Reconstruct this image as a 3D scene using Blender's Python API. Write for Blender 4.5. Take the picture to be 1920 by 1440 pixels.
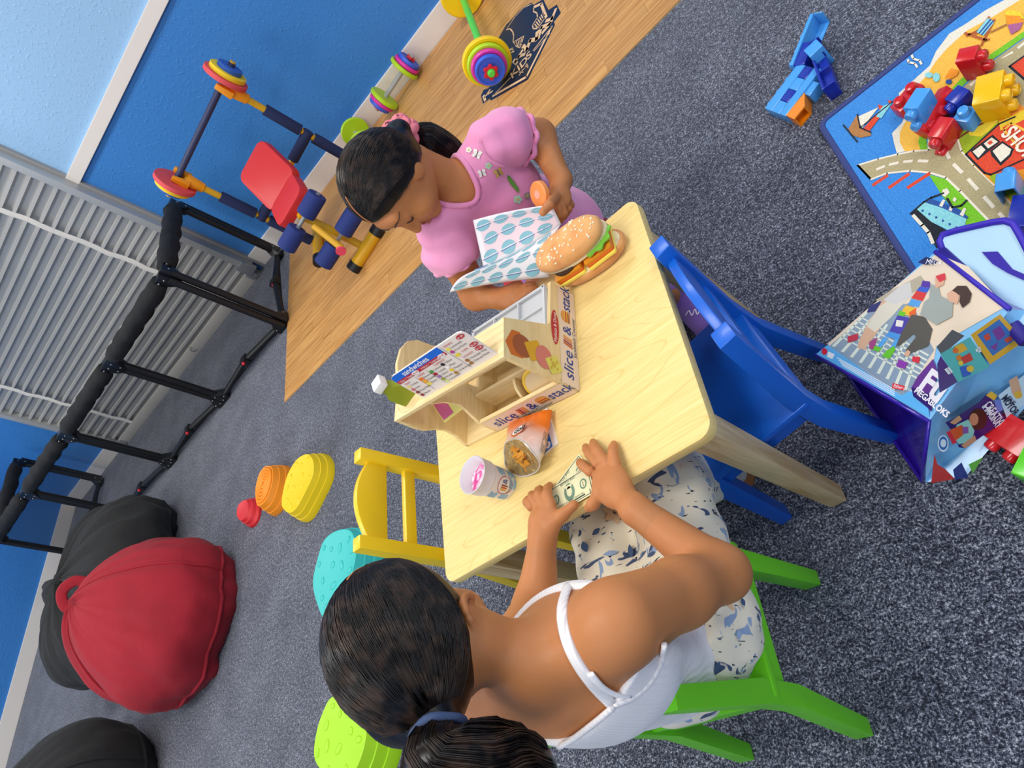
import bpy, bmesh, math, random
import numpy as np
from mathutils import Matrix, Vector
random.seed(7)
for o in list(bpy.data.objects): bpy.data.objects.remove(o)
S = bpy.context.scene
C = S.collection
PI = math.pi

# ------------------------------------------------------------------ camera
# camera held rolled on its side: rows are image right, image down, view direction
RM = np.array([[0.66001555, -0.11774363, -0.7419676],
               [-0.50570044, -0.8000053, -0.32289096],
               [-0.55555966, 0.5883264, -0.58755895]])
FPX = 1337.7
EYE = np.array([0.0, 0.0, 1.31])
cd = bpy.data.cameras.new('camera'); cam = bpy.data.objects.new('camera', cd); C.objects.link(cam)
cd.sensor_width = 36.0; cd.lens = FPX / 1920.0 * 36.0; cd.clip_start = 0.02; cd.clip_end = 60
cam.matrix_world = Matrix(((RM[0][0], -RM[1][0], -RM[2][0], EYE[0]),
                           (RM[0][1], -RM[1][1], -RM[2][1], EYE[1]),
                           (RM[0][2], -RM[1][2], -RM[2][2], EYE[2]), (0, 0, 0, 1)))
S.camera = cam

# ------------------------------------------------------------------ light
world = bpy.data.worlds.new('room_light'); S.world = world; world.use_nodes = True
bg = world.node_tree.nodes['Background']; bg.inputs[0].default_value = (0.93, 0.96, 1.0, 1); bg.inputs[1].default_value = 0.0      # closed room: only the ceiling fixtures light it
def area(name, loc, sx, sy, power, col=(1, 0.97, 0.93)):
    l = bpy.data.lights.new(name, 'AREA'); l.shape = 'RECTANGLE'; l.size = sx; l.size_y = sy
    l.energy = power; l.color = col
    o = bpy.data.objects.new(name, l); C.objects.link(o); o.location = loc
    return o
# even grid of identical ceiling fixtures, all above the top of the picture
for lx_ in (-5.9, -3.3, -0.7, 1.9):
    for ly_ in (-1.9, 0.31, 2.52):
        area('ceiling_light_offscreen', (lx_, ly_, 2.735), 1.2, 0.6, 30)
S.view_settings.view_transform = 'Standard'; S.view_settings.look = 'None'
S.view_settings.exposure = 0.0; S.view_settings.gamma = 1.0; S.view_settings.use_curve_mapping = False

# ------------------------------------------------------------------ geometry of the view (used to measure real positions)
def ray(px, py):
    v = RM.T @ np.array([px - 960.0, py - 720.0, FPX]); return v / np.linalg.norm(v)
def P(px, py, z=0.0):            # point on the horizontal plane at height z
    v = ray(px, py); return EYE + v * ((z - EYE[2]) / v[2])
def Yp(px, py, y):               # point on the plane parallel to the back wall
    v = ray(px, py); return EYE + v * (y / v[1])
def Dp(px, py, d):
    return EYE + ray(px, py) * d

# ------------------------------------------------------------------ materials
def lin(c):
    if isinstance(c, str):
        c = [int(c[i:i + 2], 16) / 255 for i in (0, 2, 4)]
    return [x / 12.92 if x <= 0.04045 else ((x + 0.055) / 1.055) ** 2.4 for x in c]
MATS = {}
def mat(name, col, rough=0.5, spec=0.5, metal=0, sheen=0, coat=0, trans=0, bump=None, var=None, alpha=1, sss=0, emit=0):
    """bump=(scale,strength,dist[,stretch xyz]); var=(scale, second colour, lo, hi[,stretch])"""
    if name in MATS: return MATS[name]
    m = bpy.data.materials.new(name); m.use_nodes = True; MATS[name] = m
    nt = m.node_tree; b = nt.nodes['Principled BSDF']
    c = lin(col) + [1]
    b.inputs['Base Color'].default_value = c; b.inputs['Roughness'].default_value = rough
    b.inputs['Specular IOR Level'].default_value = spec; b.inputs['Metallic'].default_value = metal
    b.inputs['Sheen Weight'].default_value = sheen; b.inputs['Coat Weight'].default_value = coat
    b.inputs['Transmission Weight'].default_value = trans; b.inputs['Alpha'].default_value = alpha
    if sheen: b.inputs['Sheen Roughness'].default_value = 0.5
    if sss:
        b.inputs['Subsurface Weight'].default_value = sss; b.inputs['Subsurface Radius'].default_value = (0.02, 0.008, 0.004); b.inputs['Subsurface Scale'].default_value = 0.3
    tc = None
    def coords(stretch):
        nonlocal tc
        if tc is None: tc = nt.nodes.new('ShaderNodeTexCoord')
        mp = nt.nodes.new('ShaderNodeMapping'); mp.inputs['Scale'].default_value = stretch
        nt.links.new(tc.outputs['Object'], mp.inputs[0]); return mp.outputs[0]
    if var:
        n = nt.nodes.new('ShaderNodeTexNoise'); n.inputs['Scale'].default_value = var[0]; n.inputs['Detail'].default_value = 3
        nt.links.new(coords(var[4] if len(var) > 4 else (1, 1, 1)), n.inputs['Vector'])
        r = nt.nodes.new('ShaderNodeValToRGB'); r.color_ramp.elements[0].position = var[2]; r.color_ramp.elements[1].position = var[3]
        r.color_ramp.elements[0].color = c; r.color_ramp.elements[1].color = lin(var[1]) + [1]
        nt.links.new(n.outputs['Fac'], r.inputs[0]); nt.links.new(r.outputs[0], b.inputs['Base Color'])
    if bump:
        n = nt.nodes.new('ShaderNodeTexNoise'); n.inputs['Scale'].default_value = bump[0]; n.inputs['Detail'].default_value = 2
        nt.links.new(coords(bump[3] if len(bump) > 3 else (1, 1, 1)), n.inputs['Vector'])
        bp = nt.nodes.new('ShaderNodeBump'); bp.inputs['Strength'].default_value = bump[1]; bp.inputs['Distance'].default_value = bump[2]
        nt.links.new(n.outputs['Fac'], bp.inputs['Height']); nt.links.new(bp.outputs[0], b.inputs['Normal'])
    return m

# ------------------------------------------------------------------ objects
def tag(o, label=None, cat=None, group=None, kind=None):
    if label: o['label'] = label
    if cat: o['category'] = cat
    if group: o['group'] = group
    if kind: o['kind'] = kind
    return o
def thing(name, label, cat, loc=(0, 0, 0), rz=0, group=None, kind=None):
    o = bpy.data.objects.new(name, None); C.objects.link(o); o.empty_display_size = 0.05
    o.location = loc; o.rotation_euler = (0, 0, rz)
    return tag(o, label, cat, group, kind)
def mesh_obj(name, me, m, parent=None, label=None):
    o = bpy.data.objects.new(name, me); C.objects.link(o)
    if m is not None and not me.materials: me.materials.append(m)
    if parent is not None: o.parent = parent
    if label: o['label'] = label
    return o
def make_mesh(name, V, F, m, parent=None, smooth=35, label=None, bevel=0):
    me = bpy.data.meshes.new(name); me.from_pydata([tuple(map(float, v)) for v in V], [], [tuple(int(i) for i in f) for f in F])
    finish(me, smooth, bevel)
    return mesh_obj(name, me, m, parent, label)
def finish(me, smooth=35, bevel=0, fixn=True):
    bm = bmesh.new(); bm.from_mesh(me)
    if fixn: bmesh.ops.recalc_face_normals(bm, faces=bm.faces)
    if bevel:
        es = [e for e in bm.edges if len(e.link_faces) == 2 and e.calc_face_angle(0) > 0.6]
        bmesh.ops.bevel(bm, geom=es, offset=bevel, segments=2, affect='EDGES', profile=0.6, clamp_overlap=True)
    bm.to_mesh(me); bm.free()
    if smooth:
        me.polygons.foreach_set('use_smooth', [True] * len(me.polygons))
        if smooth < 180: me.set_sharp_from_angle(angle=math.radians(smooth))
    me.update()
def frame(o, x, y):
    """matrix with origin o, x along x, y in the plane of x,y"""
    x = Vector(x).normalized(); y = Vector(y); y = (y - x * y.dot(x)).normalized(); z = x.cross(y)
    return Matrix(((x.x, y.x, z.x, o[0]), (x.y, y.y, z.y, o[1]), (x.z, y.z, z.z, o[2]), (0, 0, 0, 1)))
def catmull(pts, n=8, closed=False):
    pts = [Vector(p) for p in pts]; out = []; N = len(pts)
    rng = range(N if closed else N - 1)
    for i in rng:
        p1, p2 = pts[i], pts[(i + 1) % N]
        p0 = pts[i - 1] if (closed or i > 0) else p1 * 2 - p2
        p3 = pts[(i + 2) % N] if (closed or i < N - 2) else p2 * 2 - p1
        for k in range(n):
            t = k / n
            out.append(0.5 * ((2 * p1) + (p2 - p0) * t + (2 * p0 - 5 * p1 + 4 * p2 - p3) * t * t + (3 * p1 - p0 - 3 * p2 + p3) * t ** 3))
    if not closed: out.append(pts[-1])
    return out
class B:
    def __init__(s): s.v = []; s.f = []
    def add(s, V, F, M=None):
        b = len(s.v)
        s.v += [tuple(M @ Vector(v)) if M is not None else tuple(v) for v in V]
        s.f += [tuple(b + i for i in f) for f in F]; return s
    def box(s, c, d, M=None):
        x, y, z = [k / 2 for k in d]
        V = [(c[0] + i * x, c[1] + j * y, c[2] + k * z) for i in (-1, 1) for j in (-1, 1) for k in (-1, 1)]
        return s.add(V, [(0, 1, 3, 2), (4, 6, 7, 5), (0, 4, 5, 1), (2, 3, 7, 6), (0, 2, 6, 4), (1, 5, 7, 3)], M)
    def hexa(s, lo, hi):            # two rings of 4 points
        return s.add(list(lo) + list(hi), [(3, 2, 1, 0), (4, 5, 6, 7), (0, 1, 5, 4), (1, 2, 6, 5), (2, 3, 7, 6), (3, 0, 4, 7)])
    def prism(s, poly, z0, z1, M=None):
        n = len(poly)
        V = [(p[0], p[1], z0) for p in poly] + [(p[0], p[1], z1) for p in poly]
        return s.add(V, [tuple(range(n - 1, -1, -1)), tuple(range(n, 2 * n))] + [(i, (i + 1) % n, n + (i + 1) % n, n + i) for i in range(n)], M)
    def rings(s, R, cap=True, M=None):
        n = len(R[0]); V = [p for r in R for p in r]; F = []
        for k in range(len(R) - 1):
            for i in range(n):
                j = (i + 1) % n; F.append((k * n + i, k * n + j, (k + 1) * n + j, (k + 1) * n + i))
        if cap: F += [tuple(range(n - 1, -1, -1)), tuple(range((len(R) - 1) * n, len(R) * n))]
        return s.add(V, F, M)
    def tube(s, pts, r, n=10, flat=1.0, up=None, cap=True):
        pts = [Vector(p) for p in pts]; N = len(pts); R = []
        rr = r if isinstance(r, (list, tuple)) else [r] * N
        nrm = Vector(up) if up is not None else None
        for i, p in enumerate(pts):
            t = (pts[min(i + 1, N - 1)] - pts[max(i - 1, 0)]).normalized()
            if nrm is None:
                nrm = Vector((0, 0, 1)) if abs(t.z) < 0.9 else Vector((1, 0, 0))
            nrm = (nrm - t * nrm.dot(t)); nrm.normalize(); b = t.cross(nrm)
            R.append([tuple(p + (nrm * math.cos(a) * flat + b * math.sin(a)) * rr[i]) for a in [2 * PI * k / n for k in range(n)]])
        return s.rings(R, cap)
    def cyl(s, a, b, r0, r1=None, n=20): return s.tube([a, b], [r0, r0 if r1 is None else r1], n)
    def lathe(s, prof, M=None, n=32, cap=True):      # prof: (r, z)
        R = [[(r * math.cos(2 * PI * k / n), r * math.sin(2 * PI * k / n), z) for k in range(n)] for r, z in prof]
        return s.rings(R, cap, M)
    def ball(s, c, r, M=None, u=16, w=10):
        r = (r, r, r) if not isinstance(r, (tuple, list)) else r
        R = []
        for i in range(w + 1):
            a = -PI / 2 + PI * (i if 0 < i < w else (0.02 if i == 0 else w - 0.02)) / w
            R.append([(c[0] + r[0] * math.cos(a) * math.cos(2 * PI * k / u), c[1] + r[1] * math.cos(a) * math.sin(2 * PI * k / u), c[2] + r[2] * math.sin(a)) for k in range(u)])
        return s.rings(R, True, M)
    def grid(s, P2, M=None):
        a, b = len(P2), len(P2[0])
        return s.add([p for row in P2 for p in row], [(i * b + j, i * b + j + 1, (i + 1) * b + j + 1, (i + 1) * b + j) for i in range(a - 1) for j in range(b - 1)], M)
    def build(s, name, m, parent=None, smooth=35, bevel=0, label=None):
        return make_mesh(name, s.v, s.f, m, parent, smooth, label, bevel)
def rpoly(w, h, r, n=5, cx=0, cy=0):
    out = []
    for sx, sy, a0 in ((1, 1, 0), (-1, 1, PI / 2), (-1, -1, PI), (1, -1, 1.5 * PI)):
        for k in range(n + 1):
            a = a0 + PI / 2 * k / n; out.append((cx + sx * (w / 2 - r) + r * math.cos(a), cy + sy * (h / 2 - r) + r * math.sin(a)))
    return out
def disc(cx, cy, rx, ry=None, n=20): return [(cx + rx * math.cos(2 * PI * k / n), cy + (ry or rx) * math.sin(2 * PI * k / n)) for k in range(n)]
def decal(name, polys, m, parent, M, z=0.0005, label=None):
    """flat printed shapes: list of 2-D polygons laid in the plane of M"""
    b = B()
    for p in polys: b.add([(q[0], q[1], z) for q in p], [tuple(range(len(p)))], M)
    me = bpy.data.meshes.new(name); me.from_pydata(b.v, [], b.f); me.update()
    return mesh_obj(name, me, m, parent, label)
def stroke(pts, w, closed=False):
    """list of quads making a line of width w through 2-D pts"""
    out = []; n = len(pts)
    for i in range(n if closed else n - 1):
        a = Vector(pts[i][:2]); b = Vector(pts[(i + 1) % n][:2]); d = b - a
        if d.length < 1e-7: continue
        d.normalize(); q = Vector((-d.y, d.x)) * w / 2; a = a - d * w * 0.3; b = b + d * w * 0.3
        out.append([tuple(a - q), tuple(b - q), tuple(b + q), tuple(a + q)])
    return out
def text(s, size, m, parent, M, name='lettering', z=0.0006, align='LEFT', sx=1.0, shear=0, bold=0.0, mapf=None, ital=0):
    cu = bpy.data.curves.new('t', 'FONT'); cu.body = s; cu.size = size; cu.align_x = align; cu.align_y = 'CENTER'; cu.shear = ital; cu.offset = bold; cu.resolution_u = 3
    o = bpy.data.objects.new('t', cu); C.objects.link(o)
    me = bpy.data.meshes.new_from_object(o); bpy.data.objects.remove(o); bpy.data.curves.remove(cu)
    for v in me.vertices:
        p = Vector((v.co.x * sx, v.co.y, z))
        v.co = mapf(p.x, p.y) if mapf else (M @ p)
    me.update(); return mesh_obj(name, me, m, parent)
def dup(o, parent=None, name=None):
    c = o.copy(); C.objects.link(c); c.parent = parent
    for ch in list(o.children): dup(ch, c)
    return c
# ------------------------------------------------------------------ room
WY = 3.62; WX = -7.25
M_wood = None
def carpet_mat():
    m = bpy.data.materials.new('carpet'); m.use_nodes = True; nt = m.node_tree; b = nt.nodes['Principled BSDF']
    N = nt.nodes.new; L = nt.links.new
    tc = N('ShaderNodeTexCoord')
    n1 = N('ShaderNodeTexNoise'); n1.inputs['Scale'].default_value = 215; n1.inputs['Detail'].default_value = 3.0; n1.inputs['Roughness'].default_value = 0.85
    n2 = N('ShaderNodeTexNoise'); n2.inputs['Scale'].default_value = 5.5; n2.inputs['Detail'].default_value = 4
    for n in (n1, n2): L(tc.outputs['Object'], n.inputs['Vector'])
    a = N('ShaderNodeMath'); a.operation = 'MULTIPLY_ADD'; a.inputs[1].default_value = 0.10; L(n2.outputs['Fac'], a.inputs[0]); L(n1.outputs['Fac'], a.inputs[2])
    s = N('ShaderNodeMath'); s.operation = 'SUBTRACT'; s.inputs[1].default_value = 0.05; L(a.outputs[0], s.inputs[0])
    n3 = N('ShaderNodeTexNoise'); n3.inputs['Scale'].default_value = 75; n3.inputs['Detail'].default_value = 1; L(tc.outputs['Object'], n3.inputs['Vector'])
    a3 = N('ShaderNodeMath'); a3.operation = 'MULTIPLY_ADD'; a3.inputs[1].default_value = 0.22; L(n3.outputs['Fac'], a3.inputs[0]); L(s.outputs[0], a3.inputs[2])
    s = N('ShaderNodeMath'); s.operation = 'SUBTRACT'; s.inputs[1].default_value = 0.11; L(a3.outputs[0], s.inputs[0])
    r = N('ShaderNodeValToRGB'); cr = r.color_ramp
    cr.elements[0].position = 0.36; cr.elements[0].color = lin('12141d') + [1]
    cr.elements[1].position = 0.70; cr.elements[1].color = lin('d2d4da') + [1]
    e = cr.elements.new(0.47); e.color = lin('2f3342') + [1]
    e = cr.elements.new(0.56); e.color = lin('6a6f80') + [1]
    L(s.outputs[0], r.inputs[0]); L(r.outputs[0], b.inputs['Base Color'])
    b.inputs['Roughness'].default_value = 0.95; b.inputs['Specular IOR Level'].default_value = 0.1
    b.inputs['Sheen Weight'].default_value = 0.35; b.inputs['Sheen Roughness'].default_value = 0.4
    bp = N('ShaderNodeBump'); bp.inputs['Strength'].default_value = 0.9; bp.inputs['Distance'].default_value = 0.004
    L(n1.outputs['Fac'], bp.inputs['Height']); L(bp.outputs[0], b.inputs['Normal'])
    return m
def wall_mat(name, lower, upper, zsplit):
    """painted orange-peel wall; the paint changes colour above the rail"""
    m = bpy.data.materials.new(name); m.use_nodes = True; nt = m.node_tree; b = nt.nodes['Principled BSDF']; N = nt.nodes.new; L = nt.links.new
    tc = N('ShaderNodeTexCoord'); sp = N('ShaderNodeSeparateXYZ'); L(tc.outputs['Object'], sp.inputs[0])
    g = N('ShaderNodeMath'); g.operation = 'GREATER_THAN'; g.inputs[1].default_value = zsplit; L(sp.outputs['Z'], g.inputs[0])
    mx = N('ShaderNodeMix'); mx.data_type = 'RGBA'; mx.inputs[6].default_value = lin(lower) + [1]; mx.inputs[7].default_value = lin(upper) + [1]
    L(g.outputs[0], mx.inputs[0]); L(mx.outputs[2], b.inputs['Base Color'])
    n = N('ShaderNodeTexNoise'); n.inputs['Scale'].default_value = 55; n.inputs['Detail'].default_value = 2.5; L(tc.outputs['Object'], n.inputs['Vector'])
    r = N('ShaderNodeValToRGB'); r.color_ramp.elements[0].position = 0.55; r.color_ramp.elements[1].position = 0.68; L(n.outputs['Fac'], r.inputs[0])
    bp = N('ShaderNodeBump'); bp.inputs['Strength'].default_value = 0.35; bp.inputs['Distance'].default_value = 0.004; L(r.outputs[0], bp.inputs['Height']); L(bp.outputs[0], b.inputs['Normal'])
    b.inputs['Roughness'].default_value = 0.42; b.inputs['Specular IOR Level'].default_value = 0.35
    return m
M_carpet = carpet_mat()
M_wall = wall_mat('blue_wall_paint', '3d82ca', '9dc6ea', 1.155)
M_white = mat('white_trim_paint', 'ece4da', 0.45)
M_steel = mat('door_steel', 'b4b3b0', 0.42, metal=0.15, var=(1.6, 'c4c2bd', 0.4, 0.7))
M_galv = mat('galvanised', 'a5a8ab', 0.35, metal=0.6)
def plane(name, V, m, kind='structure'):
    o = make_mesh(name, V, [(0, 1, 2, 3)], m, None, 0); tag(o, kind=kind); return o
fl = plane('floor', [(WX, -3, 0), (3.2, -3, 0), (3.2, WY, 0), (WX, WY, 0)], M_carpet)
tag(fl, 'navy and grey speckled cut pile carpet floor', 'floor')
b = B().box(((3.2 + WX) / 2 , WY + 0.05, 1.37), (3.2 - WX + 0.2, 0.1, 2.74)); w = b.build('wall_back', M_wall, smooth=0)
tag(w, 'textured wall painted mid blue below the rail and pale blue above', 'wall', kind='structure')
b = B().box((WX - 0.05, 0.31, 1.37), (0.1, 6.62, 2.74)); w = b.build('wall_left', M_wall, smooth=0)
tag(w, 'textured blue painted wall behind the bean bags', 'wall', kind='structure')
b = B().box((3.25, 0.31, 1.37), (0.1, 6.62, 2.74)); w = b.build('wall_right', M_wall, smooth=0)
tag(w, 'textured blue and pale blue wall facing the bean bag wall', 'wall', kind='structure')
b = B().box(((3.2 + WX) / 2, -3.05, 1.37), (3.2 - WX + 0.2, 0.1, 2.74)); w = b.build('wall_front', M_wall, smooth=0)
tag(w, 'textured blue and pale blue wall facing the rolling door', 'wall', kind='structure')
b = B().box(((3.2 + WX) / 2, 0.31, 2.79), (3.2 - WX + 0.2, 6.82, 0.1)); w = b.build('ceiling', mat('ceiling_white', 'ece9e4', 0.9), smooth=0)
tag(w, 'plain white flat ceiling over the play room', 'ceiling', kind='structure')
DL, DR = -5.87, -3.34
def trim(name, x0, x1, z0, z1, th, label, side='b', y0=0, y1=0):
    if side == 'b': b = B().box(((x0 + x1) / 2, WY - th / 2, (z0 + z1) / 2), (x1 - x0, th, z1 - z0))
    else: b = B().box((WX + th / 2, (y0 + y1) / 2, (z0 + z1) / 2), (th, y1 - y0, z1 - z0))
    o = b.build(name, M_white, smooth=0, bevel=0.003); return tag(o, label, 'trim', kind='structure')
trim('baseboard_back', DR + 0.02, 3.2, 0, 0.122, 0.016, 'white baseboard under the blue wall beside the wood mat')
trim('baseboard_back', WX + 0.016, DL - 0.07, 0, 0.122, 0.016, 'short white baseboard between rolling door and room corner')
trim('baseboard_left', 0, 0, 0, 0.122, 0.016, 'white baseboard running behind the bean bags', 'l', -3, WY)
trim('trim_1', DR + 0.02, 3.2, 1.118, 1.19, 0.022, 'white chair rail dividing pale blue from mid blue paint')
trim('trim_2', WX + 0.022, DL - 0.07, 1.118, 1.19, 0.022, 'white chair rail between rolling door and room corner')
trim('trim_3', 0, 0, 1.118, 1.19, 0.022, 'white chair rail on the wall behind the bean bags', 'l', -3, WY)
# rolling steel door
door = thing('door_1', 'ribbed light grey rolling steel door closed down to the carpet', 'door', ((DL + DR) / 2, WY, 0), kind='structure')
hw = (DR - DL) / 2
pitch = 0.068; nsl = 34
slat_me = None
for i in range(nsl):
    z = 0.075 + i * pitch
    if slat_me is None:
        prof = [(-0.012, 0), (-0.012, 0.030), (-0.048, 0.036), (-0.048, 0.052), (-0.012, 0.058), (-0.012, pitch)]
        Lr = [[(-hw + 0.03, y, zz), (hw - 0.03, y, zz)] for y, zz in prof]
        o = B().grid(Lr).build('slat', M_steel, door, smooth=0); slat_me = o.data
    else:
        o = bpy.data.objects.new('slat', slat_me); C.objects.link(o); o.parent = door
    o.location = (0, 0, z)
B().box((0, -0.035, 0.04), (2 * hw - 0.06, 0.035, 0.08)).build('bottom_bar', mat('door_bar', 'c9c4ba', 0.45, metal=0.2), door, bevel=0.003)
for s in (-1, 1):
    g = B().box((s * (hw - 0.005), -0.035, 1.28), (0.05, 0.07, 2.4)).build('guide_rail', mat('door_guide', 'b9bab8', 0.4, metal=0.3), door, bevel=0.004)
    B().box((s * (hw + 0.028), -0.01, 1.25), (0.022, 0.02, 2.5)).build('jamb_angle', mat('jamb_angle', 'a8a6a2', 0.5, metal=0.2), door)
    B().box((s * (hw - 0.02), -0.06, 0.1), (0.085, 0.03, 0.10)).build('bottom_stop', M_galv, door, bevel=0.004)
    B().box((s * (hw - 0.055), -0.055, 0.045), (0.06, 0.03, 0.06)).build('corner_bracket', M_galv, door, bevel=0.004)
    strap = [(s * (hw - 0.38) + 0.006 * math.sin(i * 1.7), -0.049 + 0.003 * math.sin(i * 2.4), 0.08 + i * 0.075) for i in range(31)]
    B().tube(strap, 0.021, 8, flat=0.18, up=(0, 1, 0)).build('strap', mat('strap_webbing', 'dcd8d0', 0.8), door)
B().tube([(0.28, -0.055, 0.03), (0.28, -0.075, 0.04), (0.28, -0.078, 0.07), (0.28, -0.055, 0.075)], 0.005, 8).build('pull_hook', M_galv, door)

# ------------------------------------------------------------------ wood mat laid on the carpet
def wood(name, base, dark, scale=(1.2, 22, 22), rough=0.4, wave=None, contrast=(0.35, 0.7)):
    if name in MATS: return MATS[name]
    m = bpy.data.materials.new(name); m.use_nodes = True; MATS[name] = m; nt = m.node_tree; b = nt.nodes['Principled BSDF']; N = nt.nodes.new; L = nt.links.new
    tc = N('ShaderNodeTexCoord'); oi = N('ShaderNodeObjectInfo')
    mp = N('ShaderNodeMapping'); mp.inputs['Scale'].default_value = scale
    cx = N('ShaderNodeCombineXYZ'); ml = N('ShaderNodeMath'); ml.operation = 'MULTIPLY'; ml.inputs[1].default_value = 37.0
    L(oi.outputs['Random'], ml.inputs[0]); L(ml.outputs[0], cx.inputs[0]); L(ml.outputs[0], cx.inputs[1]); L(cx.outputs[0], mp.inputs['Location'])
    L(tc.outputs['Object'], mp.inputs[0])
    n = N('ShaderNodeTexNoise'); n.inputs['Scale'].default_value = 3.0; n.inputs['Detail'].default_value = 5; n.inputs['Distortion'].default_value = 0.6; L(mp.outputs[0], n.inputs['Vector'])
    r = N('ShaderNodeValToRGB'); r.color_ramp.elements[0].position = contrast[0]; r.color_ramp.elements[1].position = contrast[1]
    r.color_ramp.elements[0].color = lin(dark) + [1]; r.color_ramp.elements[1].color = lin(base) + [1]; L(n.outputs['Fac'], r.inputs[0])
    out = r.outputs[0]
    if wave:      # fine dark growth lines
        n2 = N('ShaderNodeTexNoise'); n2.inputs['Scale'].default_value = wave[0]; n2.inputs['Detail'].default_value = 1.0; mp2 = N('ShaderNodeMapping'); mp2.inputs['Scale'].default_value = wave[1]
        L(tc.outputs['Object'], mp2.inputs[0]); L(mp2.outputs[0], n2.inputs['Vector'])
        k = N('ShaderNodeMath'); k.operation = 'MULTIPLY'; k.inputs[1].default_value = wave[2]; L(n2.outputs['Fac'], k.inputs[0])
        fr = N('ShaderNodeMath'); fr.operation = 'FRACT'; L(k.outputs[0], fr.inputs[0])
        r2 = N('ShaderNodeValToRGB'); e = r2.color_ramp.elements; e[0].position = 0.0; e[0].color = (1, 1, 1, 1); e[1].position = 0.12; e[1].color = (0, 0, 0, 1); L(fr.outputs[0], r2.inputs[0])
        mx = N('ShaderNodeMix'); mx.data_type = 'RGBA'; mx.inputs[7].default_value = lin(wave[3]) + [1]
        k2 = N('ShaderNodeMath'); k2.operation = 'MULTIPLY'; k2.inputs[1].default_value = wave[4]; L(r2.outputs[0], k2.inputs[0])
        L(k2.outputs[0], mx.inputs[0]); L(out, mx.inputs[6]); out = mx.outputs[2]
    hs = N('ShaderNodeHueSaturation'); v = N('ShaderNodeMath'); v.operation = 'MULTIPLY_ADD'; v.inputs[1].default_value = 0.16; v.inputs[2].default_value = 0.92
    L(oi.outputs['Random'], v.inputs[0]); L(v.outputs[0], hs.inputs['Value']); L(out, hs.inputs['Color']); L(hs.outputs[0], b.inputs['Base Color'])
    b.inputs['Roughness'].default_value = rough; b.inputs['Specular IOR Level'].default_value = 0.35
    return m
MX0, MX1, MY0, MY1 = -2.83, 0.75, 2.2, 3.6
mat_t = thing('wood_mat', 'oak plank play mat laid flat on the carpet along the blue wall', 'mat', (MX0, MY0, 0))
cutx = 0.0
B().hexa([(0, 0, 0), (MX1 - MX0, 0, 0), (MX1 - MX0, MY1 - MY0, 0), (-0.12, MY1 - MY0, 0)], [(0, 0, 0.004), (MX1 - MX0, 0, 0.004), (MX1 - MX0, MY1 - MY0, 0.004), (-0.12, MY1 - MY0, 0.004)]).build('mat_backing', mat('mat_edge', 'c9a878', 0.6), mat_t)
M_plank = wood('oak_print', 'd6a362', 'b0773a', (1.6, 34, 34), 0.42, contrast=(0.3, 0.66))
random.seed(3)
rows = 19; rh = (MY1 - MY0) / rows; plank_cache = {}
for r_ in range(rows):
    xa = -0.12 * (r_ + 0.5) / rows
    x = xa; first = True
    while x < MX1 - MX0 - 0.01:
        ln = random.choice((0.35, 0.5, 0.62, 0.75))
        if first: ln *= random.uniform(0.4, 1)
        first = False
        ln = round(min(ln, MX1 - MX0 - x), 3)
        if MX1 - MX0 - x - ln < 0.1: ln = round(MX1 - MX0 - x, 3)
        if ln not in plank_cache:
            o = B().box((0, 0, 0.0008), (ln - 0.0012, rh - 0.0012, 0.0016)).build('plank', M_plank, mat_t, smooth=0); plank_cache[ln] = o.data
        else:
            o = bpy.data.objects.new('plank', plank_cache[ln]); C.objects.link(o); o.parent = mat_t
        o.location = (x + ln / 2, (r_ + 0.5) * rh, 0.004); x += ln
# ------------------------------------------------------------------ table and chairs
TZ = 0.50
M_maple = wood('maple_laminate', 'e8cf8c', 'dcbf76', (2.2, 60, 60), 0.5, wave=(1.0, (1.3, 9.5, 9.5), 24.0, 'c8a055', 0.5), contrast=(0.3, 0.75))
M_leg = wood('natural_leg_wood', 'd8bf94', 'b2905f', (20, 20, 1.4), 0.5)
TX0, TX1, TY0, TY1 = -1.008, -0.398, 0.496, 1.002
tb = thing('play_table', 'small child height table with maple top and natural wood legs', 'table', ((TX0 + TX1) / 2, (TY0 + TY1) / 2, 0))
w_, d_ = TX1 - TX0, TY1 - TY0
B().prism(rpoly(w_, d_, 0.025, 6), TZ - 0.020, TZ).build('tabletop', M_maple, tb, bevel=0.002)
B().prism(rpoly(w_ - 0.002, d_ - 0.002, 0.025, 6), TZ - 0.0185, TZ - 0.002).build('edge_band', mat('maple_edge', 'cdb48a', 0.5), tb)
for sx in (-1, 1):
    for sy in (-1, 1):
        x1, y1 = sx * (w_ / 2 - 0.022), sy * (d_ / 2 - 0.022); x0, y0 = sx * (w_ / 2 - 0.036), sy * (d_ / 2 - 0.036 )
        def ring(x, y, s, z): return [(x, y, z), (x - sx * s, y, z), (x - sx * s, y - sy * s, z), (x, y - sy * s, z)]
        B().hexa(ring(x0, y0, 0.034, 0), ring(x1, y1, 0.048, TZ - 0.02)).build('leg', M_leg, tb, bevel=0.004)
for s in (-1, 1):
    B().box((0, s * (d_ / 2 - 0.04), TZ - 0.045), (w_ - 0.12, 0.016, 0.05)).build('apron', M_leg, tb)
    B().box((s * (w_ / 2 - 0.04), 0, TZ - 0.045), (0.016, d_ - 0.12, 0.05)).build('apron', M_leg, tb)

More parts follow.
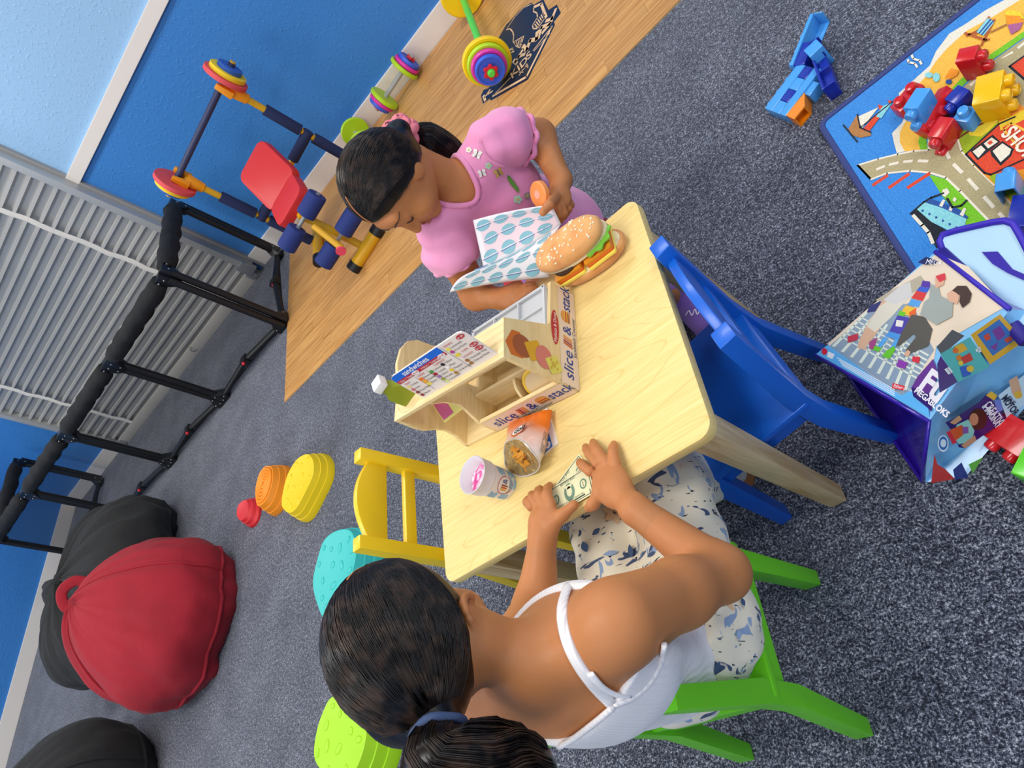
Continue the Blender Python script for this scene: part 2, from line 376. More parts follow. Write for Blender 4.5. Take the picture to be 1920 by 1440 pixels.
def chair(name, label, m, loc, rz, crest='curve'):
    """seat faces local +y; rear posts bend backwards above and below the seat"""
    t = thing(name, label, 'chair', loc, rz, 'small painted wooden chairs')
    hw, hd, sz = 0.130, 0.118, 0.285
    B().prism(rpoly(2 * hw + 0.004, 2 * hd + 0.012, 0.012, 4, 0, 0.006), sz - 0.016, sz).build('seat', m, t, bevel=0.003)
    pw = 0.033
    for s in (-1, 1):
        x = s * (hw - pw / 2)
        # front leg
        yf = hd - 0.018
        B().hexa([(x - pw / 2, yf - 0.014 + 0.012, 0), (x + pw / 2, yf - 0.014 + 0.012, 0), (x + pw / 2, yf + 0.014 + 0.012, 0), (x - pw / 2, yf + 0.014 + 0.012, 0)],
                 [(x - pw / 2, yf - 0.018, sz - 0.016), (x + pw / 2, yf - 0.018, sz - 0.016), (x + pw / 2, yf + 0.018, sz - 0.016), (x - pw / 2, yf + 0.018, sz - 0.016)]).build('leg', m, t, bevel=0.003)
        # rear post: profile in y-z extruded along x
        pr = [(-0.155, 0), (-0.127, 0), (-0.088, 0.20), (-0.086, 0.30), (-0.112, 0.525), (-0.142, 0.525), (-0.122, 0.30), (-0.122, 0.21)]
        b = B(); n = len(pr)
        b.add([(x - pw / 2, p[0], p[1]) for p in pr] + [(x + pw / 2, p[0], p[1]) for p in pr], [tuple(range(n)), tuple(range(2 * n - 1, n - 1, -1))] + [(i, (i + 1) % n, n + (i + 1) % n, n + i) for i in range(n)])
        b.build('leg', m, t, bevel=0.003)
        B().box((s * (hw - 0.02), 0.005, sz - 0.04), (0.016, 2 * hd - 0.06, 0.045)).build('side_apron', m, t)
    B().box((0, hd - 0.02, sz - 0.04), (2 * hw - 0.06, 0.016, 0.045)).build('front_apron', m, t)
    B().box((0, -0.105, sz - 0.04), (2 * hw - 0.05, 0.016, 0.045)).build('rear_apron', m, t)
    iw = hw - pw + 0.002
    # back slats follow the lean of the posts
    def lean(z): return -0.104 - (z - 0.30) * 0.10
    def slat(z0, z1, nm, arch=0):
        N = 12; rows = []
        top = [(-iw + 2 * iw * k / N, z1 + arch * (1 - (2 * k / N - 1) ** 2)) for k in range(N + 1)]
        poly = [(-iw, z0), (iw, z0)] + top[::-1]
        n = len(poly); V = [(p[0], lean(p[1]) - 0.008, p[1]) for p in poly] + [(p[0], lean(p[1]) + 0.008, p[1]) for p in poly]
        B().add(V, [tuple(range(n)), tuple(range(2 * n - 1, n - 1, -1))] + [(i, (i + 1) % n, n + (i + 1) % n, n + i) for i in range(n)]).build(nm, m, t, bevel=0.0025)
    slat(0.452, 0.500, 'crest_rail', 0.030)
    slat(0.375, 0.403, 'back_slat')
    return t
M_ygreen = mat('green_chair_paint', '6fd01c', 0.38, coat=0.1)
M_yellow = mat('yellow_chair_paint', 'edc81e', 0.38, coat=0.1)
M_blue = mat('blue_chair_paint', '0b5fc8', 0.35, coat=0.1)
M_redch = mat('red_chair_paint', 'b3202c', 0.4)
chair('play_chair', 'bright green wooden chair that the girl in white sits on', M_ygreen, (-0.672, 0.315, 0), math.radians(-2))
chair('play_chair', 'yellow wooden chair pushed in at the table end by the cup', M_yellow, (-1.155, 0.80, 0), -PI / 2 + math.radians(0))
chair('play_chair', 'blue wooden chair between the table and the plastic toy bag', M_blue, (-0.474, 0.694, 0), math.radians(102))
chair('play_chair', 'red wooden chair under the girl in pink', M_redch, (-0.815, 1.345, 0), math.radians(180))
# ------------------------------------------------------------------ play pen in front of the rolling door
M_blk = mat('black_plastic', '0f1012', 0.45)
M_blkcloth = mat('black_padding', '0d0e11', 0.85, bump=(9, 0.5, 0.03))
M_net = mat('black_mesh', '14161c', 0.9, alpha=0.34)
pen_pts = [(-3.06, 3.50), (-2.885, 2.775), (-3.66, 2.72), (-4.46, 2.69), (-5.30, 2.68), (-6.1, 2.66), (-6.36, 3.48)]
pen = thing('play_pen', 'black padded folding play pen with mesh sides by the rolling door', 'play pen', (-4.5, 2.7, 0))
def pl(p, z): return (p[0] + 4.5, p[1] - 2.7, z)
PT = 0.665
for i, p in enumerate(pen_pts):
    b = B(); d = Vector((pen_pts[min(i + 1, 6)][0] - pen_pts[max(i - 1, 0)][0], pen_pts[min(i + 1, 6)][1] - pen_pts[max(i - 1, 0)][1], 0)).normalized() * 0.020
    for s in (-1, 1): b.cyl(pl((p[0] + s * d.x, p[1] + s * d.y), 0.02), pl((p[0] + s * d.x, p[1] + s * d.y), PT - 0.02), 0.0195, n=12)
    post = b.build('post', M_blk, pen)
    for zc, sg in ((PT, -1), (0.025, 1)):
        bb = B()
        for q in ([pen_pts[i - 1]] if i > 0 else []) + ([pen_pts[i + 1]] if i < 6 else []):
            e = Vector((q[0] - p[0], q[1] - p[1], 0)).normalized()
            M = frame(pl(p, zc), e, (0, 0, 1))
            bb.prism([(0.0, 0.036), (0.075, 0.03), (0.08, -0.01 * sg), (0.025, 0.075 * sg), (0.0, 0.08 * sg)] if sg < 0 else [(0, -0.02), (0.07, -0.02), (0.075, 0.012), (0.022, 0.065), (0, 0.07)], -0.026, 0.026, M)
        j = bb.build('corner_joint', mat('joint_plastic', '111215', 0.35), pen, bevel=0.004)
        r = B()
        for q in ([pen_pts[i - 1]] if i > 0 else []) + ([pen_pts[i + 1]] if i < 6 else []):
            e = Vector((q[0] - p[0], q[1] - p[1], 0)).normalized(); n = Vector((-e.y, e.x, 0))
            for u, v in ((0.02, 0.0), (0.055, 0.012), (0.018, 0.05 * sg)):
                for s in (-1, 1):
                    c = Vector(pl(p, zc + v)) + e * u + n * 0.0265 * s; r.ball(c, 0.0045, u=8, w=5)
        r.build('rivet', M_galv, j)
for i in range(6):
    a, c = pen_pts[i], pen_pts[i + 1]; e = Vector((c[0] - a[0], c[1] - a[1])); Ln = e.length; e.normalize()
    N = 14; pts = []; rr = []
    for k in range(N + 1):
        t = 0.06 + (Ln - 0.12) * k / N
        pts.append(pl((a[0] + e.x * t, a[1] + e.y * t), PT + 0.004 + 0.004 * math.sin(k * 1.9 + i))); rr.append(0.050 + 0.003 * math.sin(k * 2.3 + i * 2) if 0 < k < N else 0.042)
    B().tube(pts, rr, 14).build('top_rail', M_blkcloth, pen, smooth=180)
    mid = [(a[0] + e.x * t, a[1] + e.y * t) for t in (0.05, Ln * 0.42, Ln * 0.5, Ln * 0.58, Ln - 0.05)]
    rail = B().tube([pl(mid[k], (0.03, 0.055, 0.062, 0.055, 0.03)[k]) for k in range(5)], 0.019, 10).build('bottom_rail', M_blk, pen)
    h = Vector(pl(mid[2], 0.062))
    B().box(h, (0.06, 0.05, 0.045)).build('fold_hinge', M_blk, rail, bevel=0.008)
    B().ball(h + Vector((0, -0.03, 0.008)), 0.011, u=10, w=6).build('release_button', mat('red_button', 'd8263a', 0.4), rail)
    make_mesh('mesh_panel', [pl(a, 0.03), pl(c, 0.03), pl(c, PT), pl(a, PT)], [(0, 1, 2, 3)], M_net, pen, 0)
    B().cyl(pl((a[0] + e.x * 0.05, a[1] + e.y * 0.05), 0.028), pl((c[0] - e.x * 0.05, c[1] - e.y * 0.05), 0.028), 0.006, n=8).build('tension_rod', M_blk, pen)

# ------------------------------------------------------------------ bean bags
from mathutils import noise as MN
def beanbag(name, label, m, c, rad, peak, seed, wr=0.02, seam=True, handle=None):
    t = thing(name, label, 'bean bag', (c[0], c[1], 0), 0, 'bean bags along the wall')
    U, W = 96, 56; R = []
    def surf(a, ph):      # a: elevation -pi/2..pi/2
        ca = math.copysign(abs(math.cos(a)) ** 0.82, 1); sa = math.sin(a)
        x = rad[0] * ca * math.cos(ph); y = rad[1] * ca * math.sin(ph); z = rad[2] * (sa if sa > -0.62 else -0.62)
        k = max(0, sa); k = k * k
        x += peak[0] * k; y += peak[1] * k; z += peak[2] * max(0, sa) ** 6
        n = Vector((math.cos(a) * math.cos(ph), math.cos(a) * math.sin(ph), sa))
        q = Vector((math.cos(ph) * 2.2, math.sin(ph) * 2.2, sa * 1.1 + seed))
        w = MN.noise(q) * 1.0 + 0.7 * MN.noise(Vector((math.cos(ph) * 7 + seed, math.sin(ph) * 7, sa * 1.6))) + 0.35 * MN.noise(Vector((math.cos(ph) * 15, math.sin(ph) * 15 + seed, sa * 3.5)))
        return Vector((x, y, z + 0.62 * rad[2])) + n * w * wr
    for i in range(W + 1):
        a = -PI / 2 + PI * min(max(i / W, 0.004), 0.996)
        R.append([tuple(surf(a, 2 * PI * k / U)) for k in range(U)])
    o = B().rings(R).build('cover', m, t, smooth=180)
    for s_ in seam or []:
        pts = [surf(-0.35 + (PI / 2 + 0.3) * k / 24, s_) for k in range(25)]
        b = B().tube([p * 1.003 for p in pts], 0.007, 6); b.build('seam', m, t, smooth=180)
    hem = [surf(-0.36 + 0.03 * math.sin(k * 0.4 + seed), 2 * PI * k / 48) * 1.004 for k in range(49)]
    B().tube(hem, 0.009, 6).build('hem', m, t, smooth=180)
    if handle:
        top = surf(1.15, handle); 
        d = Vector((math.cos(handle), math.sin(handle), 0)); sd = Vector((-d.y, d.x, 0))
        pts = catmull([top - sd * 0.07, top + d * 0.03 - sd * 0.06 + Vector((0, 0, 0.055)), top + d * 0.05 + Vector((0, 0, 0.085)), top + d * 0.03 + sd * 0.06 + Vector((0, 0, 0.055)), top + sd * 0.07], 6)
        B().tube(pts, 0.026, 8, flat=0.2, up=d).build('carry_handle', m, t, smooth=180)
    return t
M_redcl = mat('red_suede', '9a1023', 0.9, sheen=0.03, bump=(26, 0.25, 0.01), var=(3.0, '86091a', 0.45, 0.75))
M_blkcl = mat('black_suede', '111213', 0.9, sheen=0.03, bump=(22, 0.3, 0.012))
M_blkcl2 = M_blkcl
beanbag('bean_bag', 'round red suede bean bag leaning on a black one', M_redcl, (-3.50, 1.27), (0.395, 0.39, 0.30), (-0.2, 0.10, 0.06), 1.3, 0.026, seam=(0.4, 2.2, 4.4), handle=2.55)
beanbag('bean_bag', 'large slouched black bean bag tucked behind the red one', M_blkcl, (-4.55, 1.80), (0.64, 0.55, 0.30), (-0.1, 0.05, -0.04), 5.1, 0.04, seam=(-0.3, 1.6, 3.4))
beanbag('bean_bag', 'black bean bag lying apart on the carpet away from the play pen', M_blkcl2, (-4.2, 0.52), (0.5, 0.47, 0.34), (-0.05, 0.0, 0.02), 9.4, 0.02, seam=(0.5, 2.6, 4.7), handle=None)

# ------------------------------------------------------------------ river stones for balance play
def bump0(m, t, cache={}):
    if m.name not in cache:
        o = B().ball((0, 0, 0), 1.0, None, 10, 5).build('tread_bump', m, t, smooth=180); cache[m.name] = o.data
    else:
        o = bpy.data.objects.new('tread_bump', cache[m.name]); C.objects.link(o); o.parent = t
    return o
def stone(label, m, top_px, h, grow, org, sc, tread, m2=None):
    pts = [P(org[0] + u / sc, org[1] + v / sc, h) for u, v in top_px]
    c = sum(pts) / len(pts)
    t = thing('stepping_stone', label, 'stepping stone', (c[0], c[1], 0), 0, 'balance stepping stones on the carpet')
    out = catmull([(p[0] - c[0], p[1] - c[1], 0) for p in pts], 5, True)
    b = B(); R = []
    prof = [(grow, 0.0), (grow, 0.012), (1 + (grow - 1) * 0.78, h * 0.36), (1 + (grow - 1) * 0.66, h * 0.37), (1 + (grow - 1) * 0.45, h * 0.68), (1 + (grow - 1) * 0.33, h * 0.69), (1.0, h * 0.985), (0.975, h), (0.94, h * 0.985)]
    for s, z in prof: R.append([(p.x * s, p.y * s, z) for p in out])
    b.rings(R).build('body', m, t, smooth=30)
    tr = B(); rnd = random.Random(len(label))
    mr = [p for p in out]
    if tread == 'rings':
        for s in (0.82, 0.66, 0.5, 0.34, 0.18): 
            lp = [(p.x * s, p.y * s, h * 0.985 + 0.002) for p in out]; tr.tube(lp + lp[:1], 0.0075, 5)
    elif tread == 'pebbles':
        n = 0
        for k in range(400):
            a = rnd.choice(out); s = math.sqrt(rnd.random()) * 0.84; x, y = a.x * s, a.y * s
            if all((x - q[0]) ** 2 + (y - q[1]) ** 2 > 0.052 ** 2 for q in stone.used):
                stone.used.append((x, y)); r1, r2 = rnd.uniform(0.009, 0.022), rnd.uniform(0.009, 0.016)
                bp_ = bump0(m, t); bp_.location = (x, y, h * 0.985); bp_.scale = (r1, r2, 0.005); bp_.rotation_euler = (0, 0, rnd.random() * 3)
                n += 1
            if n > 42: break
        stone.used = []
    if tr.v: tr.build('raised_tread', m, t, smooth=180)
    return t
stone.used = []
Z6 = ((420, 830), 4.114)
M_sred = mat('stone_red', 'dd2f35', 0.5); M_sor = mat('stone_orange', 'f08f10', 0.5); M_sye = mat('stone_yellow', 'f0cc06', 0.5)
M_stq = mat('stone_turquoise', '37bfb9', 0.45); M_sli = mat('stone_lime', 'a6dc14', 0.45)
stone('small red plastic stepping stone with a ridged peak', M_sred, [(165, 440), (182, 480), (168, 560), (130, 600), (98, 560), (110, 480)], 0.06, 1.45, *Z6, 'none')
stone('orange plastic stepping stone with concentric ridges', M_sor, [(340, 178), (372, 200), (372, 300), (330, 430), (272, 488), (247, 460), (245, 360), (275, 240), (305, 190)], 0.085, 1.27, *Z6, 'rings')
stone('yellow plastic stepping stone beside the orange one', M_sye, [(630, 88), (672, 112), (690, 170), (680, 260), (630, 370), (560, 500), (500, 540), (450, 500), (445, 430), (480, 270), (550, 140)], 0.085, 1.18, *Z6, 'pebbles')
stone('turquoise plastic stepping stone with pebble bumps', M_stq, [(930, 665), (985, 695), (1015, 800), (1000, 950), (930, 1150), (850, 1300), (780, 1375), (715, 1240), (683, 1080), (718, 900), (765, 760), (840, 690)], 0.1, 1.18, *Z6, 'pebbles')
stone('lime green plastic stepping stone with pebble bumps', M_sli, [(165, 1085), (250, 1120), (325, 1200), (332, 1300), (280, 1450), (180, 1500), (110, 1450), (75, 1380), (85, 1270), (115, 1170)], 0.11, 1.2, (560, 900), 2.667, 'pebbles')

# ------------------------------------------------------------------ toy weights
M_pY = mat('plastic_yellow', 'fbcf0a', 0.4); M_pG = mat('plastic_lime', 'b5dc1e', 0.4); M_pP = mat('plastic_magenta', 'e0349f', 0.4); M_pB = mat('plastic_royal', '3a64d8', 0.4)
M_pR = mat('plastic_red_nut', 'd8222c', 0.4); M_bar = mat('bar_green', '5fd84a', 0.35); M_grey = mat('handle_grey', 'a9a9a6', 0.4)
def plate(t, M, r, th, m, x, name='plate', n=36):
    b = B().lathe([(0.012, 0), (r * 0.93, 0), (r, th * 0.3), (r, th * 0.75), (r * 0.94, th), (r * 0.84, th), (r * 0.80, th * 0.82), (0.012, th * 0.8)], M @ Matrix.Translation((0, 0, x)), n)
    return b.build(name, m, t)
def nut(t, M, x, m, r=0.028):
    poly = [(r * (1 + 0.16 * math.cos(6 * a)) * math.cos(a), r * (1 + 0.16 * math.cos(6 * a)) * math.sin(a)) for a in [2 * PI * k / 48 for k in range(48)]]
    return B().prism(poly, x, x + 0.014, M).build('collar_nut', m, t, bevel=0.002)
RB = 0.108
pf = P(912, 113, RB); pb = P(866, -8, RB); ax = Vector(pf - pb).normalized()
bb_ = thing('toy_barbell', 'toy barbell with green bar and coloured plates standing on the wood mat', 'barbell', (pf[0], pf[1], 0.0056))
def axM(pt, base, d): return frame((pt[0] - base[0], pt[1] - base[1], pt[2] - base[2]), Vector(d).orthogonal(), Vector(d).cross(Vector(d).orthogonal()))
base = (pf[0], pf[1], 0.0056)
M0 = axM(pf, base, ax); M1 = axM(pb, base, -ax)
Lb = (Vector(pb) - Vector(pf)).length
B().cyl(M0 @ Vector((0, 0, 0.115)), M0 @ Vector((0, 0, -Lb - 0.115)), 0.016, n=18).build('bar', M_bar, bb_)
for Mx in (M0, M1):
    for r, m, x in ((RB - 0.006, M_pY, 0.0), (0.086, M_pG, 0.026), (0.074, M_pP, 0.05), (0.062, M_pB, 0.074)): plate(bb_, Mx, r, 0.025, m, x)
    nut(bb_, Mx, 0.099, M_pR); B().lathe([(0.013, 0.112), (0.014, 0.124), (0.011, 0.127)], Mx, 16).build('end_cap', M_bar, bb_)
def dumbbell(label, a, c, rr):
    a = Vector(a); c = Vector(c); d = (c - a).normalized(); mid = (a + c) / 2; t = thing('toy_dumbbell', label, 'dumbbell', (mid.x, mid.y, 0.0056), 0, 'toy dumbbells by the baseboard')
    o = (mid.x, mid.y, 0.0056)
    for p, s in ((a, -1), (c, 1)):
        M = axM(p, o, d * s)
        for r, m, x in ((rr, M_pG, 0), (rr * 0.86, M_pP, 0.022), (rr * 0.74, M_pB, 0.042)): plate(t, M, r, 0.022, m, x, n=28)
        nut(t, M, 0.064, M_pR, 0.022); B().lathe([(0.011, 0.07), (0.011, 0.086), (0.008, 0.088)], M, 12).build('end_cap', M_grey, t)
    B().cyl(a - Vector(o), c - Vector(o), 0.0125, n=14).build('handle', M_grey, t)
dumbbell('toy dumbbell with grey handle lying against the white baseboard', P(756, 131, 0.088), P(723, 181, 0.088), 0.081)
dumbbell('toy dumbbell with lime plates standing between bench and the other dumbbell', P(667, 249, 0.086), P(682, 272, 0.086), 0.08)

# ------------------------------------------------------------------ toy weight bench
M_yt = mat('bench_yellow_tube', 'dfa81a', 0.35, metal=0.1); M_navy = mat('navy_foam', '18264f', 0.85); M_navy2 = mat('navy_foam_round', '1c3072', 0.8); M_pad = mat('red_vinyl_pad', 'cc2a2c', 0.45)
M_oc = mat('orange_cradle', 'f39c12', 0.4)
bo = (-2.3, 3.0, 0.0056)
bench = thing('toy_weight_bench', 'toy weight bench with red pad, yellow tubes and navy foam rolls', 'weight bench', bo)
def bl(p): return Vector((p[0] - bo[0], p[1] - bo[1], p[2] - bo[2]))
UYS = {'l': 3.12, 'r': 3.27}
up = {}
for s, tpx in {'l': (345, 335), 'r': (427, 165)}.items():
    UY = UYS[s]; top = Vector(Yp(*tpx, UY)); up[s] = top
    B().cyl(bl((top.x, UY, 0.03)), bl(top), 0.0165, n=14).build('upright', M_yt, bench)
    for za, zb in ((top.z - 0.185, top.z - 0.375), (top.z - 0.45, 0.06)):
        B().cyl(bl((top.x, UY, za)), bl((top.x, UY, zb)), 0.028, n=18).build('foam_sleeve', M_navy, bench, bevel=0.002)
    cr = B(); cr.cyl(bl((top.x, UY, top.z - 0.10)), bl((top.x, UY, top.z - 0.01)), 0.024, 0.034, 16)
    for q in (-1, 1):
        def rg_(w, y0, y1, z): return [tuple(bl((top.x + u * w, UY + v, z))) for u, v in ((-1, y0), (1, y0), (1, y1), (-1, y1))]
        cr.hexa(rg_(0.02, -0.02 + q * 0.028, 0.012 + q * 0.028, top.z - 0.03), rg_(0.014, -0.006 + q * 0.036, 0.008 + q * 0.036, top.z + 0.055))
    cr.build('bar_cradle', M_oc, bench, bevel=0.004)
    B().cyl(bl((top.x, UY + 0.15, 0.03)), bl((top.x + 0.05, UY - 0.2, 0.03)), 0.03, n=18).build('base_foot', M_yt, bench)
    B().cyl(bl((top.x + 0.044, UY - 0.155, 0.03)), bl((top.x + 0.0505, UY - 0.205, 0.03)), 0.033, n=18).build('foot_cap', M_blk, bench)
jl, jr = Vector((up['l'].x, UYS['l'], up['l'].z - 0.412)), Vector((up['r'].x, UYS['r'], up['r'].z - 0.412)); jc = (jl + jr) / 2; je = (jr - jl).normalized()
B().cyl(bl(jl), bl(jr), 0.0165, n=14).build('cross_tube', M_yt, bench)
for s in (-1, 1): B().cyl(bl(jc + je * s * 0.10), bl(jc + je * s * 0.275), 0.028, n=18).build('foam_sleeve', M_navy, bench, bevel=0.002)
cx, UY, jz = jc.x, jc.y, jc.z
# seat and back pads
def pad(name, c, size, tilt, rz):
    M = Matrix.Translation(bl(c)) @ Matrix.Rotation(rz, 4, 'Z') @ Matrix.Rotation(tilt, 4, 'X')
    return B().prism(rpoly(size[0], size[1], 0.045, 5), -size[2] / 2, size[2] / 2, M).build(name, M_pad, bench, bevel=0.012)
RZ = math.radians(20)
ff = Vector((-2.03, 2.61, 0.03)); spine_b = Vector((cx, UY, jz))
pad('seat_pad', (-2.155, 2.83, 0.375), (0.22, 0.2, 0.055), math.radians(8), RZ)
pad('back_pad', (-2.225, 3.03, 0.46), (0.24, 0.30, 0.055), math.radians(32), RZ)
B().tube([bl(spine_b), bl((-2.2, 2.85, 0.32)), bl((-2.09, 2.68, 0.33))], 0.02, 12).build('spine_tube', M_yt, bench)
B().cyl(bl((-2.09, 2.69, 0.34)), bl(ff + Vector((-0.02, 0.03, 0))), 0.019, n=14).build('front_post', M_yt, bench)
dx = Vector((math.cos(RZ), math.sin(RZ), 0))
B().cyl(bl(ff - dx * 0.11), bl(ff + dx * 0.11), 0.033, n=18).build('base_foot', M_yt, bench)
for s in (-1, 1): B().cyl(bl(ff + dx * s * 0.085), bl(ff + dx * s * 0.125), 0.036, n=18).build('foot_cap', M_blk, bench)
for c in ((-2.075, 2.63, 0.345), (-2.035, 2.59, 0.175)):
    c = Vector(c); B().cyl(bl(c - dx * 0.155), bl(c + dx * 0.155), 0.010, n=10).build('roll_axle', M_galv, bench)
    for s in (-1, 1): B().cyl(bl(c + dx * s * 0.035), bl(c + dx * s * 0.15), 0.045, n=24).build('foam_roll', M_navy2, bench, bevel=0.008)
B().cyl(bl((-2.05, 2.61, 0.30)), bl((-2.03, 2.53, 0.16)), 0.016, n=12).build('leg_lever', M_yt, bench)
B().lathe([(0.008, 0), (0.024, 0), (0.024, 0.012), (0.008, 0.012)], frame(bl((-2.03, 2.515, 0.165)), (1, 0, 0), (0, 0, 1)), 18).build('lever_ring', mat('pink_ring', 'ef4a63', 0.4), bench)
# barbell resting in the cradles
bc = (up['l'] + up['r']) / 2 + Vector((0, 0, 0.028)); bd_ = (up['r'] - up['l']); hb = bd_.length / 2; bd_.normalize()
rb = thing('rack_barbell', 'toy barbell with navy bar and foam plates resting on the bench cradles', 'barbell', tuple(bc))
B().cyl(bd_ * -(hb + 0.115), bd_ * (hb + 0.115), 0.0165, n=16).build('bar', mat('bar_navy', '2a3156', 0.5), rb)
for s in (-1, 1):
    o_ = bd_ * s * (hb + 0.03); M = frame(tuple(o_), tuple((bd_ * s).orthogonal()), tuple((bd_ * s).cross((bd_ * s).orthogonal())))
    for r, m, x in ((0.104, mat('foam_coral', 'dd4f53', 0.7), 0.0), (0.086, mat('foam_yellow', 'f2cf22', 0.7), 0.024), (0.058, mat('foam_blue', '2f5fb8', 0.7), 0.046)):
        B().lathe([(0.015, 0), (r, 0), (r, 0.022), (0.015, 0.022)], M @ Matrix.Translation((0, 0, x)), 36).build('plate', m, rb, bevel=0.002)
    B().lathe([(0.004, 0.066), (0.014, 0.066), (0.014, 0.092), (0.004, 0.092)], M, 16).build('end_cap', M_yt, rb)

# ------------------------------------------------------------------ logo printed on the mat
M_ink = mat('logo_navy', '14223a', 0.4); M_tan = mat('logo_tan', 'e9bf90', 0.45)
LZ = 0.0056
def lg(u, v): p = P(820 + u / 7.385, v / 7.385, LZ); return (p[0], p[1])
LGM = Matrix.Translation((-MX0, -MY0, 0))
out = [(605, 1325), (640, 1245), (700, 1225), (780, 1130), (800, 900), (790, 640), (830, 550), (900, 440), (960, 335), (1010, 290), (1060, 235), (1120, 165), (1200, 95), (1300, 38), (1335, 70), (1430, 10), (1465, -14), (1540, 140), (1655, 62), (1712, 180), (1615, 305), (1630, 345), (1255, 1105), (740, 1395), (725, 1365), (632, 1440)]
logo = decal('printed_crest', [[lg(*p) for p in out]], M_ink, mat_t, LGM, LZ + 0.0004, 'navy crest logo with KIDS lettering')
st = []
def ls(pts, w): st.extend(stroke([lg(*p) for p in pts], w))
ls([(1585, 370), (1235, 1065), (770, 1330)], 0.012); ls([(1585, 370), (1330, 700)], 0.006); ls([(1560, 460), (1345, 705)], 0.004); ls([(1010, 1080), (790, 1310)], 0.006)
ls([(1340, 100), (1440, 55), (1510, 240)], 0.014); ls([(1190, 640), (1240, 695), (1285, 560), (1375, 545), (1385, 445)], 0.02)
ls([(1400, 530), (1440, 380), (1560, 330), (1460, 450)], 0.018); ls([(1640, 130), (1590, 260), (1510, 290)], 0.016); ls([(1590, 240), (1580, 300)], 0.016)
ls([(1060, 840), (1100, 880)], 0.018); ls([(1185, 690), (1080, 860)], 0.016); ls([(1120, 790), (1210, 750)], 0.016); ls([(640, 1330), (665, 1390)], 0.014); ls([(730, 1245), (655, 1350)], 0.01); ls([(690, 1310), (765, 1265)], 0.01)
ls([(960, 410), (1010, 400), (1045, 440), (1060, 500), (1050, 570), (1085, 620)], 0.006); ls([(1070, 575), (1200, 500), (1150, 660), (1090, 640), (1070, 575)], 0.005)
for k in range(4): ls([(1095 + k * 25, 575 - k * 14), (1115 + k * 18, 640 - k * 6)], 0.004)
ls([(1340, 110), (1330, 160), (1380, 180), (1390, 240), (1320, 350), (1330, 400), (1390, 395), (1480, 270)], 0.006)
for k in range(6): ls([(1350 + k * 22, 335 - k * 32), (1385 + k * 20, 380 - k * 32)], 0.005)
ls([(970, 390), (1080, 230), (1200, 105), (1300, 60)], 0.004)
ls([(1005, 690), (1040, 670), (1045, 700), (1020, 720), (1060, 715)], 0.008); ls([(1140, 1040), (1165, 990), (1225, 930), (1260, 915)], 0.005); ls([(1135, 1000), (1190, 1000)], 0.004); ls([(1210, 950), (1240, 880), (1255, 940)], 0.004)
cl_ = decal('crest_lines', st, M_tan, logo, LGM, LZ + 0.0008); cl_['kind'] = 'stuff'
xa = Vector(lg(1290, 740)) - Vector(lg(1060, 1030)); 
for ch, u, v in (('K', 1063, 1015), ('I', 1128, 945), ('D', 1197, 865), ('S', 1270, 770)):
    p = lg(u, v); text(ch, 0.062, M_tan, logo, LGM @ frame((p[0], p[1], 0), (xa.x, xa.y, 0), (-xa.y, xa.x, 0)), 'lettering', LZ + 0.0009, 'CENTER', bold=0.001)
# ------------------------------------------------------------------ toy sandwich counter on the table
M_ply = wood('toy_plywood', 'efd8a4', 'dfc187', (3, 30, 30), 0.42)
M_ply2 = wood('toy_plywood_inner', 'efd8a4', 'dfc187', (3, 30, 30), 0.42)
M_plyS = wood('toy_plywood_side', 'ead29c', 'ddc087', (30, 4, 34), 0.42); M_plyS2 = wood('toy_plywood_side_inner', 'ead29c', 'ddc087', (30, 4, 34), 0.42)
M_tray = mat('grey_tray', 'c9cbcc', 0.45); M_beige = mat('beige_print', 'e6cfb8', 0.5)
M_tnavy = mat('print_blue', '27418f', 0.5); M_tblk = mat('print_black', '202020', 0.5); M_tred = mat('print_red', 'b91f2e', 0.5); M_twh = mat('print_white', 'f2ece4', 0.5)
SO = (-0.911, 0.746, TZ)
sc = thing('sandwich_counter', 'wooden toy sandwich counter with printed slice and stack sign on the table', 'toy counter', SO, math.atan2(-0.164, 0.986))
SW, SD, SH = 0.306, 0.205, 0.175
B().box((SW / 2, SD / 2, 0.004), (SW - 0.002, SD, 0.008)).build('base_board', M_ply2, sc)
def ypanel(name, poly, x0, x1, m, bev=0.0012):      # panel with profile (y,z) and thickness along x
    n = len(poly); V = [(x0, p[0], p[1]) for p in poly] + [(x1, p[0], p[1]) for p in poly]
    return B().add(V, [tuple(range(n)), tuple(range(2 * n - 1, n - 1, -1))] + [(i, (i + 1) % n, n + (i + 1) % n, n + i) for i in range(n)]).build(name, m, sc, bevel=bev)
endp = ypanel('end_panel', [(0, 0), (SD, 0), (SD, 0.062), (0.112, 0.068), (0.106, 0.074), (0.075, SH), (0, SH)], SW - 0.008, SW, M_plyS)
front_w = [(0.0, 0.0), (0.0, 0.01), (0.012, 0.035), (0.016, 0.06), (0.010, 0.085), (0.0, 0.11), (-0.002, 0.13), (0, SH)]
ypanel('side_panel', [(SD, 0), (SD, 0.06), (0.192, 0.105), (0.19, 0.14), (0.178, 0.163), (0.155, 0.177), (0.12, 0.183), (0.09, 0.180), (0.074, SH)] + front_w[::-1], 0, 0.008, M_plyS2)
wav = [(0.0, 0.0), (0.0, 0.045), (0.012, 0.07), (0.024, 0.095), (0.018, 0.13), (0.006, 0.155), (0.004, SH - 0.008)]
ypanel('partition', [(SD - 0.01, 0), (SD - 0.01, 0.05), (0.075, 0.055), (0.073, SH - 0.008)] + wav[::-1], 0.09, 0.097, M_plyS)
B().box((SW / 2, 0.0365, SH - 0.004), (SW - 0.0005, 0.074, 0.0085)).build('top_shelf', M_ply, sc, bevel=0.001)
